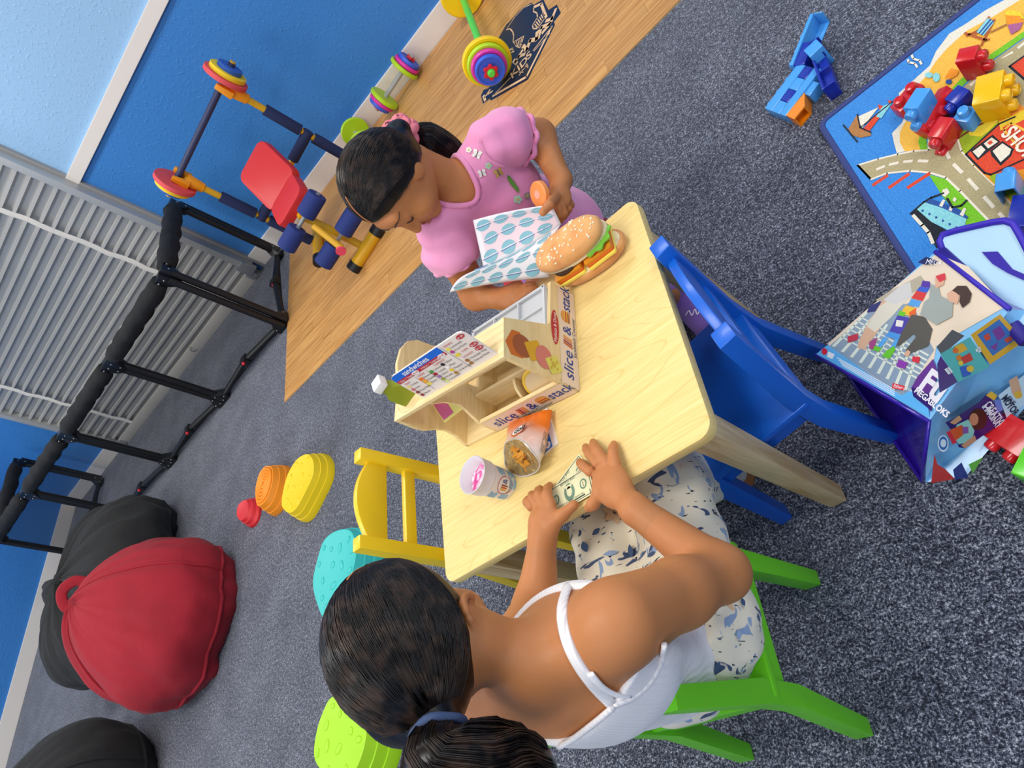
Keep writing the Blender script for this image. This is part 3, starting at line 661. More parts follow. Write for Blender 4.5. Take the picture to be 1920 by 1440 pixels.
ringp = [(0.045 + 0.036 * math.cos(2 * PI * k / 40), 0.034 + 0.030 * math.sin(2 * PI * k / 40), SH + 0.0004) for k in range(41)]
B().tube(ringp, 0.0008, 6).build('bottle_ring', M_ply, sc)
fp = B().box((0.097 + (SW - 0.097) / 2, 0.004, 0.025), (SW - 0.097, 0.008, 0.05)).build('front_panel', M_ply, sc, bevel=0.001)
B().box((0.097 + (SW - 0.105) / 2, 0.0535, 0.034), (SW - 0.106, 0.006, 0.058)).build('bin_back', M_ply2, sc)
dv = [(0.008, 0.008)] + [(0.05 - 0.042 * math.sin(a), 0.008 + 0.05 * (1 - math.cos(a)) * 1.0) for a in [PI / 2 * k / 8 for k in range(8, -1, -1)]]
dv = [(0.008, 0.0)] + [(0.05 - 0.040 * math.cos(a), 0.012 + 0.046 * math.sin(a)) for a in [PI / 2 * k / 8 for k in range(9)]] + [(0.05, 0.0)]
ypanel('bin_divider', dv, 0.197, 0.203, M_ply, 0.0006)
B().box((SW / 2 + 0.045, 0.075, 0.085), (SW - 0.112, 0.004, 0.004)).build('window_rail', M_ply, sc)
tr = B().prism(rpoly(0.205, 0.094, 0.008, 3, 0.195, 0.152), 0.056, 0.064)
tr.build('condiment_tray', M_tray, sc, bevel=0.0015)
for i in range(3):
    cxx = 0.127 + i * 0.068
    wl = B()
    wl.box((cxx, 0.152, 0.0648), (0.058, 0.072, 0.0012)); wl.build('tray_well', M_tray, sc)
    B().box((cxx + 0.034, 0.152, 0.068), (0.003, 0.08, 0.008)).build('tray_rib', M_tray, sc)
B().box((0.195, 0.152, 0.068), (0.19, 0.0025, 0.006)).build('tray_rib', M_tray, sc)
for yy in (0.108, 0.196): B().box((0.195, yy, 0.0675), (0.205, 0.006, 0.007)).build('tray_rim', M_tray, sc, bevel=0.001)
for xx in (0.096, 0.294): B().box((xx, 0.152, 0.0675), (0.006, 0.092, 0.007)).build('tray_rim', M_tray, sc, bevel=0.001)
B().lathe([(0.001, 0), (0.036, 0), (0.036, 0.0015), (0.001, 0.0015)], Matrix.Translation((0.225, 0.09, 0.1)) @ Matrix.Rotation(1.2, 4, 'X'), 28).build('clear_shield', mat('frosted_shield', 'c9c6bf', 0.3, alpha=0.55), sc)
# lettering on the front and on the end
def counter_sign(par, M, L, gap=0.0):
    decal('print_band', [[(0, 0), (L, 0), (L, 0.043), (0, 0.043)]], M_beige, par, M, 0.0004)
    s = L / 0.205
    text('slice', 0.034 * s, M_tnavy, par, M @ Matrix.Translation((0.012 * s, 0.023, 0)), z=0.0008, sx=1.0, ital=0.15, bold=0.0003)
    for k, c in enumerate(('c8541c', '8e3a2a', 'd9786a', 'd8982a')):
        decal('print_stripe', [[(0.078 * s + k * 0.005 * s, 0.012), (0.0815 * s + k * 0.005 * s, 0.012), (0.0865 * s + k * 0.005 * s, 0.034), (0.083 * s + k * 0.005 * s, 0.034)]], mat('stripe_' + c, c, 0.5), par, M, 0.0008)
    text('&', 0.03 * s, M_tnavy, par, M @ Matrix.Translation((0.105 * s, 0.023, 0)), z=0.0008, bold=0.0003)
    for k, (c, h) in enumerate((('c98a3c', 0.014), ('8a4b2a', 0.018), ('e8b53a', 0.0205), ('b3392b', 0.0235), ('e9a24e', 0.026))):
        decal('print_burger', [[(0.131 * s, h), (0.155 * s, h), (0.155 * s, h + 0.003), (0.131 * s, h + 0.003)]], mat('burger_' + c, c, 0.5), par, M, 0.0008)
    decal('print_burger', [[(0.143 * s + 0.012 * s * math.cos(a), 0.029 + 0.009 * math.sin(a)) for a in [PI * k / 10 for k in range(11)]]], mat('burger_top', 'd79a4a', 0.5), par, M, 0.0008)
    text('stack', 0.034 * s, M_tnavy, par, M @ Matrix.Translation((0.156 * s, 0.023, 0)), z=0.0009, sx=0.78, ital=0.15, bold=0.0003)
    text('Sandwich Counter', 0.0115 * s, M_tblk, par, M @ Matrix.Translation((0.062 * s, 0.006, 0)), z=0.0009)
counter_sign(fp, frame((0.098, 0, 0.003), (1, 0, 0), (0, 0, 1)), SW - 0.1)
Me = frame((SW, 0, 0.0), (0, 1, 0), (0, 0, 1))
counter_sign(endp, frame((SW, 0.002, 0.002), (0, 1, 0), (0, 0, 1)), SD - 0.004)
decal('brand_oval', [disc(0.108, 0.056, 0.036, 0.0095, 28)], M_tred, endp, Me, 0.0006)
text('Melissa & Doug', 0.0105, M_twh, endp, Me @ Matrix.Translation((0.108, 0.056, 0)), z=0.001, align='CENTER', sx=0.95)
def rq(cx, cy, w, h, a, n=4):
    return [(cx + x * math.cos(a) - y * math.sin(a), cy + x * math.sin(a) + y * math.cos(a)) for x, y in rpoly(w, h, 0.003, 2)]
for k, (poly, c) in enumerate((([(0.03, 0.172), (0.058, 0.158), (0.06, 0.14), (0.032, 0.126), (0.012, 0.134), (0.01, 0.16)], 'd06a22'), (disc(0.036, 0.135, 0.021, 0.022), '9c4f2c'), (rq(0.038, 0.108, 0.034, 0.036, 0.5), 'd9a21c'), (disc(0.034, 0.086, 0.022, 0.02), 'd2766b'), (rq(0.028, 0.063, 0.03, 0.032, 0.55), 'd9cf5e'))):
    decal('print_slice', [poly], mat('slice_' + c, c, 0.5), endp, Me, 0.0005 + k * 0.0002)
decal('print_holes', [disc(0.028, 0.064, 0.006, 0.0055, 12), disc(0.036, 0.070, 0.003, 0.003, 10), disc(0.020, 0.070, 0.0032, 0.003, 10), disc(0.022, 0.055, 0.003, 0.0026, 10), disc(0.035, 0.056, 0.0034, 0.003, 10)], mat('cheese_hole', 'c4a93c', 0.5), endp, Me, 0.0015)
# menu sign standing on the top shelf
mn = thing('menu_sign', 'printed sandwiches menu board standing on the toy counter shelf', 'sign', (SO[0], SO[1], TZ + SH), math.atan2(-0.164, 0.986))
MW, MH = 0.198, 0.076
tilt = frame((0.094, 0.010, 0.0005), (1, 0, 0), (0, 0.16, 1))
mb = B().prism([(0, 0), (MW, 0), (MW, MH - 0.01), (MW - 0.003, MH - 0.003), (MW - 0.01, MH), (0.01, MH), (0.003, MH - 0.003), (0, MH - 0.01)], -0.003, 0.0, tilt).build('board', mat('menu_white', 'e9ded2', 0.4), mn)
split = 0.135
decal('blue_banner', [[(0.001, 0.061), (split, 0.061), (split, MH - 0.0005), (0.010, MH - 0.0005), (0.003, MH - 0.0035), (0.001, MH - 0.01)]], mat('menu_blue', '1467cf', 0.4), mn, tilt, 0.0005)
decal('red_banner', [[(0.001, 0.053), (split, 0.053), (split, 0.061), (0.001, 0.061)]], M_tred, mn, tilt, 0.0005)
def mt(s, x, y, size, m=M_tblk, **k): text(s, size, m, mn, tilt @ Matrix.Translation((x, y, 0)), z=0.001, **k)
mt('sandwiches', 0.03, 0.068, 0.0155, M_twh, bold=0.0002)
mt('1 Slice + Toppings', 0.004, 0.057, 0.0062, M_twh); mt('4 Slices + Toppings', 0.068, 0.057, 0.0062, M_twh)
for x, s in ((0.052, '$5.00'), (0.124, '$7.00')):
    decal('price_bubble', [disc(x, 0.057, 0.0088, 0.0045)], M_twh, mn, tilt, 0.0009); text(s, 0.0055, M_tred, mn, tilt @ Matrix.Translation((x, 0.057, 0)), z=0.0013, align='CENTER')
def item(x, y, name, c, shape='o'):
    decal('menu_icon', [disc(x, y, 0.0042, 0.0038, 14) if shape == 'o' else [(x - 0.005, y - 0.0035), (x + 0.005, y - 0.0035), (x + 0.005, y + 0.0035), (x - 0.005, y + 0.0035)]], mat('icon_' + c, c, 0.5), mn, tilt, 0.0008)
    mt(name, x + 0.007, y, 0.0062)
mt('MEAT', 0.008, 0.047, 0.006, M_tred)
for i, (n_, c) in enumerate((('Turkey', 'ead27a'), ('Ham', 'd46a68'), ('Roast Beef', '8e3a2c'), ('Bacon', '9c3f30'))): item(0.008, 0.039 - i * 0.0098, n_, c)
mt('CHEESE', 0.044, 0.047, 0.006, M_tred)
for i, (n_, c) in enumerate((('American', 'ec7a22'), ('Cheddar', 'f0a41e'), ('Swiss', 'efd858'))): item(0.045, 0.039 - i * 0.0085, n_, c, 's')
mt('TOPPINGS', 0.092, 0.048, 0.006, M_tred)
for i, (n_, c) in enumerate((('Lettuce', '4d9a35'), ('Tomato', 'a81f26'), ('Onion', '9a6aa8'), ('Pickles', '93a02a'), ('Cucumbers', 'cfe08a'))): item(0.076, 0.041 - i * 0.0085, n_, c)
for i, (n_, c) in enumerate((('Olives', '26231f'), ('Mayo', 'f6f1e6'), ('Mustard', 'ecc627'), ('Oil & Vinegar', 'a8782a'))): item(0.107, 0.041 - i * 0.0095, n_, c)
mt('DRINKS', 0.144, 0.068, 0.006, M_tred); item(0.146, 0.060, 'Lemonade', 'eddc4e'); item(0.146, 0.0515, 'Fruit Punch', 'b8407e')
mt('CHIPS', 0.158, 0.042, 0.006, M_tred); item(0.147, 0.041, '', 'e6d23a', 's'); mt('COOKIES', 0.148, 0.031, 0.006, M_tred); item(0.148, 0.022, 'Chocolate Chip', '9c6a34'); item(0.148, 0.0135, 'Oatmeal Raisin', 'b07a3c')
for x, y, s in ((0.186, 0.068, '$1.00'), (0.188, 0.042, '$2.00'), (0.188, 0.031, '$1.50')):
    decal('price_bubble', [disc(x, y, 0.009, 0.0048)], M_tred, mn, tilt, 0.0008); text(s, 0.006, M_twh, mn, tilt @ Matrix.Translation((x, y, 0)), z=0.0012, align='CENTER')
decal('divider_line', stroke([(0.040, 0.05), (0.040, 0.006)], 0.0006) + stroke([(0.071, 0.05), (0.071, 0.006)], 0.0006) + stroke([(0.139, 0.072), (0.139, 0.006)], 0.0006), M_tblk, mn, tilt, 0.0008)
# squeeze bottle
def sp(x, y, z): v = Matrix.Rotation(math.atan2(-0.164, 0.986), 4, 'Z') @ Vector((x, y, 0)); return (SO[0] + v.x, SO[1] + v.y, TZ + z)
bt = thing('squeeze_bottle', 'flat green toy squeeze bottle with white cap on the counter shelf', 'toy bottle', sp(0.047, 0.034, SH), 0.35)
body = [(-0.018, 0), (0.018, 0), (0.0185, 0.004), (0.0185, 0.034), (0.016, 0.040), (0.010, 0.046), (0.0085, 0.052), (0.0085, 0.058), (-0.0085, 0.058), (-0.0085, 0.052), (-0.010, 0.046), (-0.016, 0.040), (-0.0185, 0.034), (-0.0185, 0.004)]
Mb = frame((0, 0.011, 0), (1, 0, 0), (0, 0, 1))
B().prism(body, 0, 0.022, Mb).build('body', mat('bottle_olive', '8f9a1d', 0.4), bt, bevel=0.0012)
B().box((0, 0, 0.0655), (0.024, 0.026, 0.016)).build('cap', mat('bottle_cap', 'eceae2', 0.4), bt, bevel=0.002)
# small toy things kept in the counter bins
ck = thing('toy_cheese_slice', 'round yellow toy cheese slice leaning in the counter bin', 'toy food', sp(0.248, 0.03, 0.008))
B().lathe([(0.001, 0), (0.030, 0), (0.033, 0.003), (0.033, 0.006), (0.030, 0.009), (0.001, 0.009)], Matrix.Translation((0, 0.002, 0.028)) @ Matrix.Rotation(math.radians(58), 4, 'X'), 32).build('rind', mat('cheese_toy', 'f2c53a', 0.45), ck)
B().lathe([(0.001, 0.0092), (0.026, 0.0092), (0.026, 0.0096), (0.001, 0.0096)], Matrix.Translation((0, 0.002, 0.028)) @ Matrix.Rotation(math.radians(58), 4, 'X'), 24).build('face', mat('cheese_face', 'e8cfa0', 0.5), ck)
cp = thing('chip_packet', 'small pink and yellow toy packet stored in the open counter cubby', 'toy packet', sp(0.05, 0.05, 0.10))
B().box((0, 0, 0), (0.055, 0.004, 0.07), Matrix.Rotation(-0.9, 4, 'X')).build('packet', mat('packet_yellow', 'e4da7a', 0.4), cp)
B().box((-0.01, -0.0024, 0), (0.03, 0.001, 0.06), Matrix.Rotation(-0.9, 4, 'X')).build('packet_print', mat('packet_pink', 'c85a86', 0.4), cp)
B().box((0.0, 0, 0.036), (0.058, 0.006, 0.006), Matrix.Rotation(-0.9, 4, 'X')).build('packet_seal', M_blk, cp)
# ------------------------------------------------------------------ cup
cu = thing('paper_cup', 'white cup of pink drink with blue scribbles and sandwich logo', 'cup', (-0.815, 0.612, TZ))
prof = [(0.001, 0), (0.0245, 0), (0.0255, 0.002), (0.030, 0.052), (0.0305, 0.054), (0.0325, 0.056), (0.0335, 0.080), (0.0345, 0.0815), (0.0335, 0.083), (0.032, 0.081), (0.0305, 0.058), (0.0302, 0.057), (0.001, 0.057)]
B().lathe(prof, None, 48).build('cup_body', mat('cup_white', 'e4e1e3', 0.4), cu)
def swirl():
    m = bpy.data.materials.new('pink_swirl'); m.use_nodes = True; nt = m.node_tree; b = nt.nodes['Principled BSDF']; N = nt.nodes.new; L = nt.links.new
    tc = N('ShaderNodeTexCoord'); n = N('ShaderNodeTexNoise'); n.inputs['Scale'].default_value = 38; n.inputs['Distortion'].default_value = 2.2; n.inputs['Detail'].default_value = 1; L(tc.outputs['Object'], n.inputs[0])
    r = N('ShaderNodeValToRGB'); e = r.color_ramp.elements; e[0].position = 0.38; e[0].color = lin('d83f95') + [1]; e[1].position = 0.6; e[1].color = lin('f7e6f0') + [1]; L(n.outputs['Fac'], r.inputs[0]); L(r.outputs[0], b.inputs['Base Color']); b.inputs['Roughness'].default_value = 0.35
    return m
B().lathe([(0.001, 0.0578), (0.0295, 0.0578), (0.0295, 0.0582), (0.001, 0.0582)], None, 36).build('drink', swirl(), cu)
def cupmap(a0):
    def f(x, y):
        r = 0.0251 + (0.030 - 0.0251) * max(0, min(1, y / 0.052)) + 0.0005; a = a0 + x / r; return Vector((r * math.cos(a), r * math.sin(a), y))
    return f
def curved(polys, m, f, name):
    b = B()
    for p in polys: b.add([f(*q) for q in p], [tuple(range(len(p)))])
    b.build(name, m, cu, smooth=0)
f0 = cupmap(math.radians(-38))
M_scr = mat('scribble_blue', '7fb6d6', 0.5)
for cx_, cy_ in ((-0.027, 0.038), (-0.024, 0.014), (0.027, 0.036), (0.026, 0.012), (0.006, 0.008), (-0.05, 0.024), (0.05, 0.024)):
    fs = []
    for k in range(5): fs += stroke([(cx_ - 0.008 + 0.0015 * math.sin(k * 2) + 0.0016 * j, cy_ - 0.007 + k * 0.0035 + 0.0002 * j) for j in range(11)], 0.0022)
    curved(fs, M_scr, f0, 'blue_scribble')
ov = disc(0, 0.026, 0.0165, 0.0165, 28)
curved([[(x * 1.05, 0.026 + (y - 0.026) * 1.05) for x, y in ov[i:i + 2]] + [(x * 0.97, 0.026 + (y - 0.026) * 0.97) for x, y in ov[i:i + 2][::-1]] for i in range(27)], M_tred, f0, 'logo_ring')
for k, c in enumerate(('d8982a', 'c8541c', '8e3a2a')):
    f1 = cupmap(math.radians(-38)); curved([[(-0.010 + k * 0.004, 0.02), (-0.0072 + k * 0.004, 0.02), (-0.0072 + k * 0.004, 0.034), (-0.010 + k * 0.004, 0.034)]], mat('stripe_' + c, c, 0.5), f1, 'logo_stripe')
text('&', 0.016, M_tnavy, cu, None, mapf=lambda x, y: f0(x + 0.002, y + 0.028)); text('Sandwich', 0.006, M_tblk, cu, None, mapf=lambda x, y: f0(x - 0.012, y + 0.0145))
# ------------------------------------------------------------------ snack bag
so = Vector(P(990, 850, TZ))
sb = thing('snack_bag', 'torn open orange and white snack cracker bag lying on the table', 'snack bag', tuple(so))
def SP(px, py, z): return Vector(P(px, py, TZ + z)) - so
mouth = [SP(946, 838, 0.028), SP(955, 826, 0.05), SP(975, 824, 0.062), SP(996, 845, 0.05), SP(1012, 868, 0.028), SP(1003, 886, 0.006), SP(975, 893, 0.002), SP(950, 878, 0.003)]
midr = [SP(950, 815, 0.016), SP(962, 806, 0.038), SP(985, 801, 0.05), SP(1005, 815, 0.044), SP(1022, 832, 0.028), SP(1020, 846, 0.006), SP(990, 850, 0.001), SP(960, 840, 0.001)]
endr = [SP(953, 794, 0.004), SP(968, 786, 0.012), SP(992, 778, 0.018), SP(1012, 771, 0.02), SP(1032, 768, 0.012), SP(1033, 775, 0.004), SP(1005, 790, 0.001), SP(970, 797, 0.001)]
def bagring(a, c, t, wr):
    return [p.lerp(q, t) + Vector((0, 0, wr * math.sin(9 * i + 7 * t))) for i, (p, q) in enumerate(zip(a, c))]
def loop(r): return [tuple(p) for p in catmull(r, 4, True)]
R = [loop(bagring(mouth, midr, t, 0.002 if 0 < t < 1 else 0)) for t in (0, 0.3, 0.65, 1)] + [loop(bagring(midr, endr, t, 0.0015 if t < 1 else 0)) for t in (0.35, 0.7, 1)]
def bagmat():
    m = bpy.data.materials.new('bag_print'); m.use_nodes = True; nt = m.node_tree; b = nt.nodes['Principled BSDF']; N = nt.nodes.new; L = nt.links.new
    tc = N('ShaderNodeTexCoord'); g = N('ShaderNodeVectorMath'); g.operation = 'DOT_PRODUCT'; d = (SP(1000, 778, 0) - SP(985, 850, 0)).normalized(); g.inputs[1].default_value = d; L(tc.outputs['Object'], g.inputs[0])
    n = N('ShaderNodeTexNoise'); n.inputs['Scale'].default_value = 30; L(tc.outputs['Object'], n.inputs[0])
    a = N('ShaderNodeMath'); a.operation = 'MULTIPLY_ADD'; a.inputs[1].default_value = 0.04; L(n.outputs['Fac'], a.inputs[0]); L(g.outputs['Value'], a.inputs[2])
    r = N('ShaderNodeValToRGB'); e = r.color_ramp.elements; e[0].position = 0.005; e[0].color = lin('e9e4dc') + [1]; e[1].position = 0.07; e[1].color = lin('e8761c') + [1]; L(a.outputs[0], r.inputs[0]); L(r.outputs[0], b.inputs['Base Color'])
    b.inputs['Roughness'].default_value = 0.28; return m
M_bag = bagmat()
B().rings(R, cap=False).build('wrapper', M_bag, sb, smooth=60)
inn = [[tuple(Vector(q) * 0.995) for q in R[0]], [tuple(Vector(q).lerp(Vector(R[1][i]), 0.6)) for i, q in enumerate(R[0])]]
cen = sum((Vector(q) for q in R[1]), Vector()) / len(R[1])
B().rings([R[0], [tuple(Vector(q).lerp(cen, 0.25)) for q in R[2]]], cap=True).build('foil_lining', mat('foil_brown', 'c2a56c', 0.25, metal=0.6, bump=(60, 0.7, 0.01)), sb, smooth=60)
rim = loop(mouth); B().tube([Vector(p) + Vector((0, 0, 0.0008 * math.sin(k * 3.3))) for k, p in enumerate(rim + rim[:1])], 0.0014, 6).build('torn_edge', mat('torn_foil', 'd9d4cc', 0.3, metal=0.3), sb)
Mt = frame(SP(966, 822, 0.0465), SP(1003, 800, 0.05) - SP(966, 822, 0.0465), SP(966, 790, 0.03) - SP(966, 822, 0.0465))
decal('brand_oval', [disc(0.016, 0.004, 0.019, 0.010)], mat('bag_orange', 'd9691a', 0.35), sb, Mt, 0.008)
decal('brand_oval', [disc(0.017, 0.004, 0.016, 0.008)], M_twh, sb, Mt, 0.0088)
text('Gold', 0.015, M_tblk, sb, Mt @ Matrix.Translation((0.006, 0.004, 0)), z=0.0094, ital=0.25, bold=0.0003)
text('fish', 0.006, mat('bag_orange', 'd9691a', 0.35), sb, Mt @ Matrix.Translation((0.014, -0.0035, 0)), z=0.0094)
Ms = frame(SP(1014, 866, 0.027), SP(1033, 776, 0.012) - SP(1014, 866, 0.027), SP(1000, 850, 0.05) - SP(1014, 866, 0.027))
decal('fine_print', [q for k in range(7) for q in stroke([(0.012, 0.001 + k * 0.0024), (0.05, 0.001 + k * 0.0024)], 0.0007)], M_tblk, sb, Ms, 0.006)
M_crk = mat('cracker_orange', 'd8962e', 0.7, var=(60, 'b56d18', 0.4, 0.7))
rnd = random.Random(5); m0 = sum(mouth, Vector()) / 8; m1 = sum(midr, Vector()) / 8
for k in range(9):
    p = m0.lerp(m1, 0.12 + 0.2 * rnd.random()) + Vector((rnd.uniform(-0.014, 0.014), rnd.uniform(-0.012, 0.012), rnd.uniform(-0.012, 0.008)))
    fc = thing('cracker', 'small golden fish shaped cracker inside the torn snack bag', 'cracker', tuple(so + p), rnd.random() * 6, 'crackers inside the snack bag')
    poly = [(0.011 * math.cos(a), 0.0055 * math.sin(a)) for a in [2 * PI * j / 14 for j in range(14)]]; poly = poly[:7] + [(-0.010, 0.002), (-0.017, 0.006), (-0.017, -0.006), (-0.010, -0.002)] + poly[8:]
    B().prism(poly, 0, 0.005, Matrix.Rotation(rnd.uniform(-0.6, 0.6), 4, 'X') @ Matrix.Rotation(rnd.uniform(-0.6, 0.6), 4, 'Y')).build('body', M_crk, fc, bevel=0.0012)
# ------------------------------------------------------------------ keypad card
kp0 = Vector(P(1028, 765, TZ)); ku = Vector(P(1048, 832, TZ)) - kp0; kv = Vector(P(1010, 862, TZ)) - Vector(P(1048, 832, TZ))
kd = thing('keypad_card', 'blue keypad card with white number buttons half under the snack bag', 'toy card', tuple(kp0))
MK = frame((0, 0, 0), ku, kv); kl = ku.length; kw = 0.055
B().prism([(0, 0), (kl, 0), (kl, kw), (0, kw)], 0.0, -0.003 if MK.to_3x3().col[2].z < 0 else 0.003, MK).build('card', M_twh, kd)
sgn = -1 if MK.to_3x3().col[2].z < 0 else 1
decal('blue_panel', [[(0.002, 0.012), (kl - 0.002, 0.012), (kl - 0.002, kw - 0.002), (0.002, kw - 0.002)]], mat('keypad_blue', '1f6fc0', 0.4), kd, MK, sgn * 0.0034)
nums = [['6', '1'], ['7', '2'], ['8', '3'], ['9', '4']]
for i, rowk in enumerate(nums):
    for j, n_ in enumerate(rowk):
        x, y = kl - 0.011 - i * 0.0165, 0.021 + j * 0.0165
        decal('button', [disc(x, y, 0.0068, n=20)], M_twh, kd, MK, sgn * 0.0038)
        text(n_, 0.009, mat('keypad_ink', '2b4f8a', 0.5), kd, frame(tuple(MK @ Vector((x, y, sgn * 0.0042))), tuple(kv), tuple(-ku)), z=0.0, align='CENTER')
# ------------------------------------------------------------------ toy dollar bills
def bill(label, c, ang, z):
    M_bp = mat('bill_paper', 'e6e3b6', 0.7); M_bg = mat('bill_green', '6f8f76', 0.7); M_bk = mat('bill_dark', '3d4a40', 0.7)
    t = thing('toy_bill', label, 'toy money', (c[0], c[1], z), ang, 'play dollar bills on the table')
    w, h = 0.098, 0.05
    B().box((0, 0, 0.0003), (w, h, 0.0006)).build('paper', M_bp, t)
    I = Matrix()
    decal('border', stroke([(-w / 2 + .003, -h / 2 + .003), (w / 2 - .003, -h / 2 + .003), (w / 2 - .003, h / 2 - .003), (-w / 2 + .003, h / 2 - .003)], 0.0012, True) + stroke([(-0.03, h / 2 - .0065), (0.03, h / 2 - .0065)], 0.0026), M_bk, t, I, 0.0008)
    decal('portrait_oval', [disc(0, 0, 0.0115, 0.0155, 28)], M_bg, t, I, 0.0008); decal('portrait', [disc(0, -0.001, 0.006, 0.009, 18), [(-0.009, -0.0125), (0.009, -0.0125), (0.005, -0.006), (-0.005, -0.006)]], M_bp, t, I, 0.001)
    for sx_ in (-1, 1):
        decal('numeral_ring', [disc(sx_ * 0.031, 0.0, 0.0075, 0.009, 18)], M_bg, t, I, 0.0008); decal('numeral_ring', [disc(sx_ * 0.031, 0.0, 0.0048, 0.006, 16)], M_bp, t, I, 0.001)
        text('1', 0.012, M_bk, t, Matrix.Translation((sx_ * 0.031, 0, 0)), z=0.0012, align='CENTER')
        for sy_ in (-1, 1): text('1', 0.009, M_bk, t, Matrix.Translation((sx_ * 0.042, sy_ * 0.0175, 0)), z=0.001, align='CENTER', bold=0.0003)
    text('THE UNITED STATES OF AMERICA', 0.0038, M_bk, t, Matrix.Translation((0, 0.0145, 0)), z=0.001, align='CENTER'); text('ONE DOLLAR', 0.0055, M_bk, t, Matrix.Translation((0, -0.0195, 0)), z=0.001, align='CENTER')
    return t
bill('play dollar bill lowest of the fanned pile under the hands', (-0.672, 0.543), math.radians(205), TZ + 0.0004)
bill('play dollar bill second from the bottom of the fanned pile', (-0.676, 0.528), math.radians(190), TZ + 0.0026)
bill('play dollar bill lying topmost on the fanned pile', (-0.669, 0.529), math.radians(180.5), TZ + 0.0048)
# ------------------------------------------------------------------ toy sub sandwich
bgc = (-0.512, 0.930); bga = math.atan2(-0.16, 0.95)
bg_ = thing('toy_sandwich', 'stacked toy sandwich with seeded top bun and wooden slices', 'toy sandwich', (bgc[0], bgc[1], TZ), bga)
def bun(z0, h, L, w, dome, jitter):
    R = []
    prof = [(0.80, 0), (0.95, 0.18), (1.0, 0.42), (0.95, 0.70), (0.75, 0.90), (0.42, 0.985), (0.02, 1.0)] if dome else [(0.7, 0), (0.9, 0.15), (1.0, 0.5), (1.0, 0.85), (0.97, 1.0), (0.5, 1.0), (0.02, 1.0)]
    for s, z in prof:
        R.append([(math.copysign(abs(math.cos(a)) ** 0.85, math.cos(a)) * L / 2 * s, math.copysign(abs(math.sin(a)) ** 0.85, math.sin(a)) * w / 2 * s, z0 + z * h) for a in [2 * PI * k / 48 for k in range(48)]])
    return B().rings(R)
M_bun = mat('bun_tan', 'e4a866', 0.75, var=(25, 'd0894a', 0.4, 0.7), sheen=0.2); M_crumb = mat('bun_crumb', 'f0e2b8', 0.85, bump=(180, 0.5, 0.004))
bun(0, 0.022, 0.16, 0.074, False, 0).build('bottom_bun', M_bun, bg_, smooth=60)
B().prism([(0.076 * math.cos(a), 0.0345 * math.sin(a)) for a in [2 * PI * k / 40 for k in range(40)]], 0.019, 0.0235).build('bottom_crumb', M_crumb, bg_, smooth=50)
def slice_(z, c, x, y, w, d, th=0.0055, rot=0):
    return B().prism(rpoly(w, d, 0.004, 3), z, z + th, Matrix.Translation((x, y, 0)) @ Matrix.Rotation(rot, 4, 'Z')).build('slice', mat('toyslice_' + c, c, 0.4), bg_, bevel=0.0008)
for x0, rr in ((-0.034, 0.0), (0.034, 0.12)):
    slice_(0.0235, 'f3e05c', x0, -0.004, 0.062, 0.062, 0.006, rr); slice_(0.0295, 'd9651d', x0, -0.001, 0.062, 0.062, 0.006, rr); slice_(0.0355, 'd98a1a', x0, 0.0, 0.062, 0.062, 0.006, rr)
B().lathe([(0.001, 0.0415), (0.03, 0.0415), (0.031, 0.0445), (0.03, 0.047), (0.001, 0.047)], Matrix.Translation((0.036, 0.004, 0)), 28).build('slice', mat('tomato_red', 'd02a22', 0.35), bg_)
B().lathe([(0.001, 0.0415), (0.032, 0.0415), (0.033, 0.0445), (0.032, 0.047), (0.001, 0.047)], Matrix.Translation((-0.034, 0.002, 0)), 28).build('slice', mat('patty_dark', '3a2417', 0.6), bg_)
let = [(0.036 * (1 + 0.10 * math.sin(9 * a)) * math.cos(a) * 1.0 + 0.040, 0.030 * (1 + 0.10 * math.sin(9 * a)) * math.sin(a)) for a in [2 * PI * k / 54 for k in range(54)]]
B().prism(let, 0.047, 0.050).build('lettuce', mat('lettuce_green', '74b93a', 0.5), bg_)
top = bun(0, 0.034, 0.156, 0.074, True, 0)
Mt_ = Matrix.Translation((-0.006, 0.010, 0.0515)) @ Matrix.Rotation(math.radians(7), 4, 'X')
tb_ = B().add(top.v, top.f, Mt_).build('top_bun', M_bun, bg_, smooth=60)
B().prism([(0.079 * math.cos(a), 0.036 * math.sin(a)) for a in [2 * PI * k / 40 for k in range(40)]], -0.002, 0.003, Mt_).build('top_crumb', M_crumb, bg_, smooth=50)
sd = B(); rnd = random.Random(11)
for k in range(64):
    a = rnd.random() * 2 * PI; s = math.sqrt(rnd.random()) * 0.9
    x = math.copysign(abs(math.cos(a)) ** 0.85, math.cos(a)) * 0.078 * s; y = math.copysign(abs(math.sin(a)) ** 0.85, math.sin(a)) * 0.037 * s; zz = 0.034 * float(np.interp(s, (0, 0.42, 0.75, 0.95, 1.0), (1.0, 0.985, 0.90, 0.70, 0.42))) + 0.0004
    sd.ball((0, 0, 0), (0.0030, 0.0016, 0.0013), Mt_ @ Matrix.Translation((x, y, zz)) @ Matrix.Rotation(rnd.random() * 6, 4, 'Z'), 7, 5)
o = sd.build('sesame_seeds', mat('seed', 'f2e6c4', 0.6), tb_, smooth=180); o['kind'] = 'stuff'
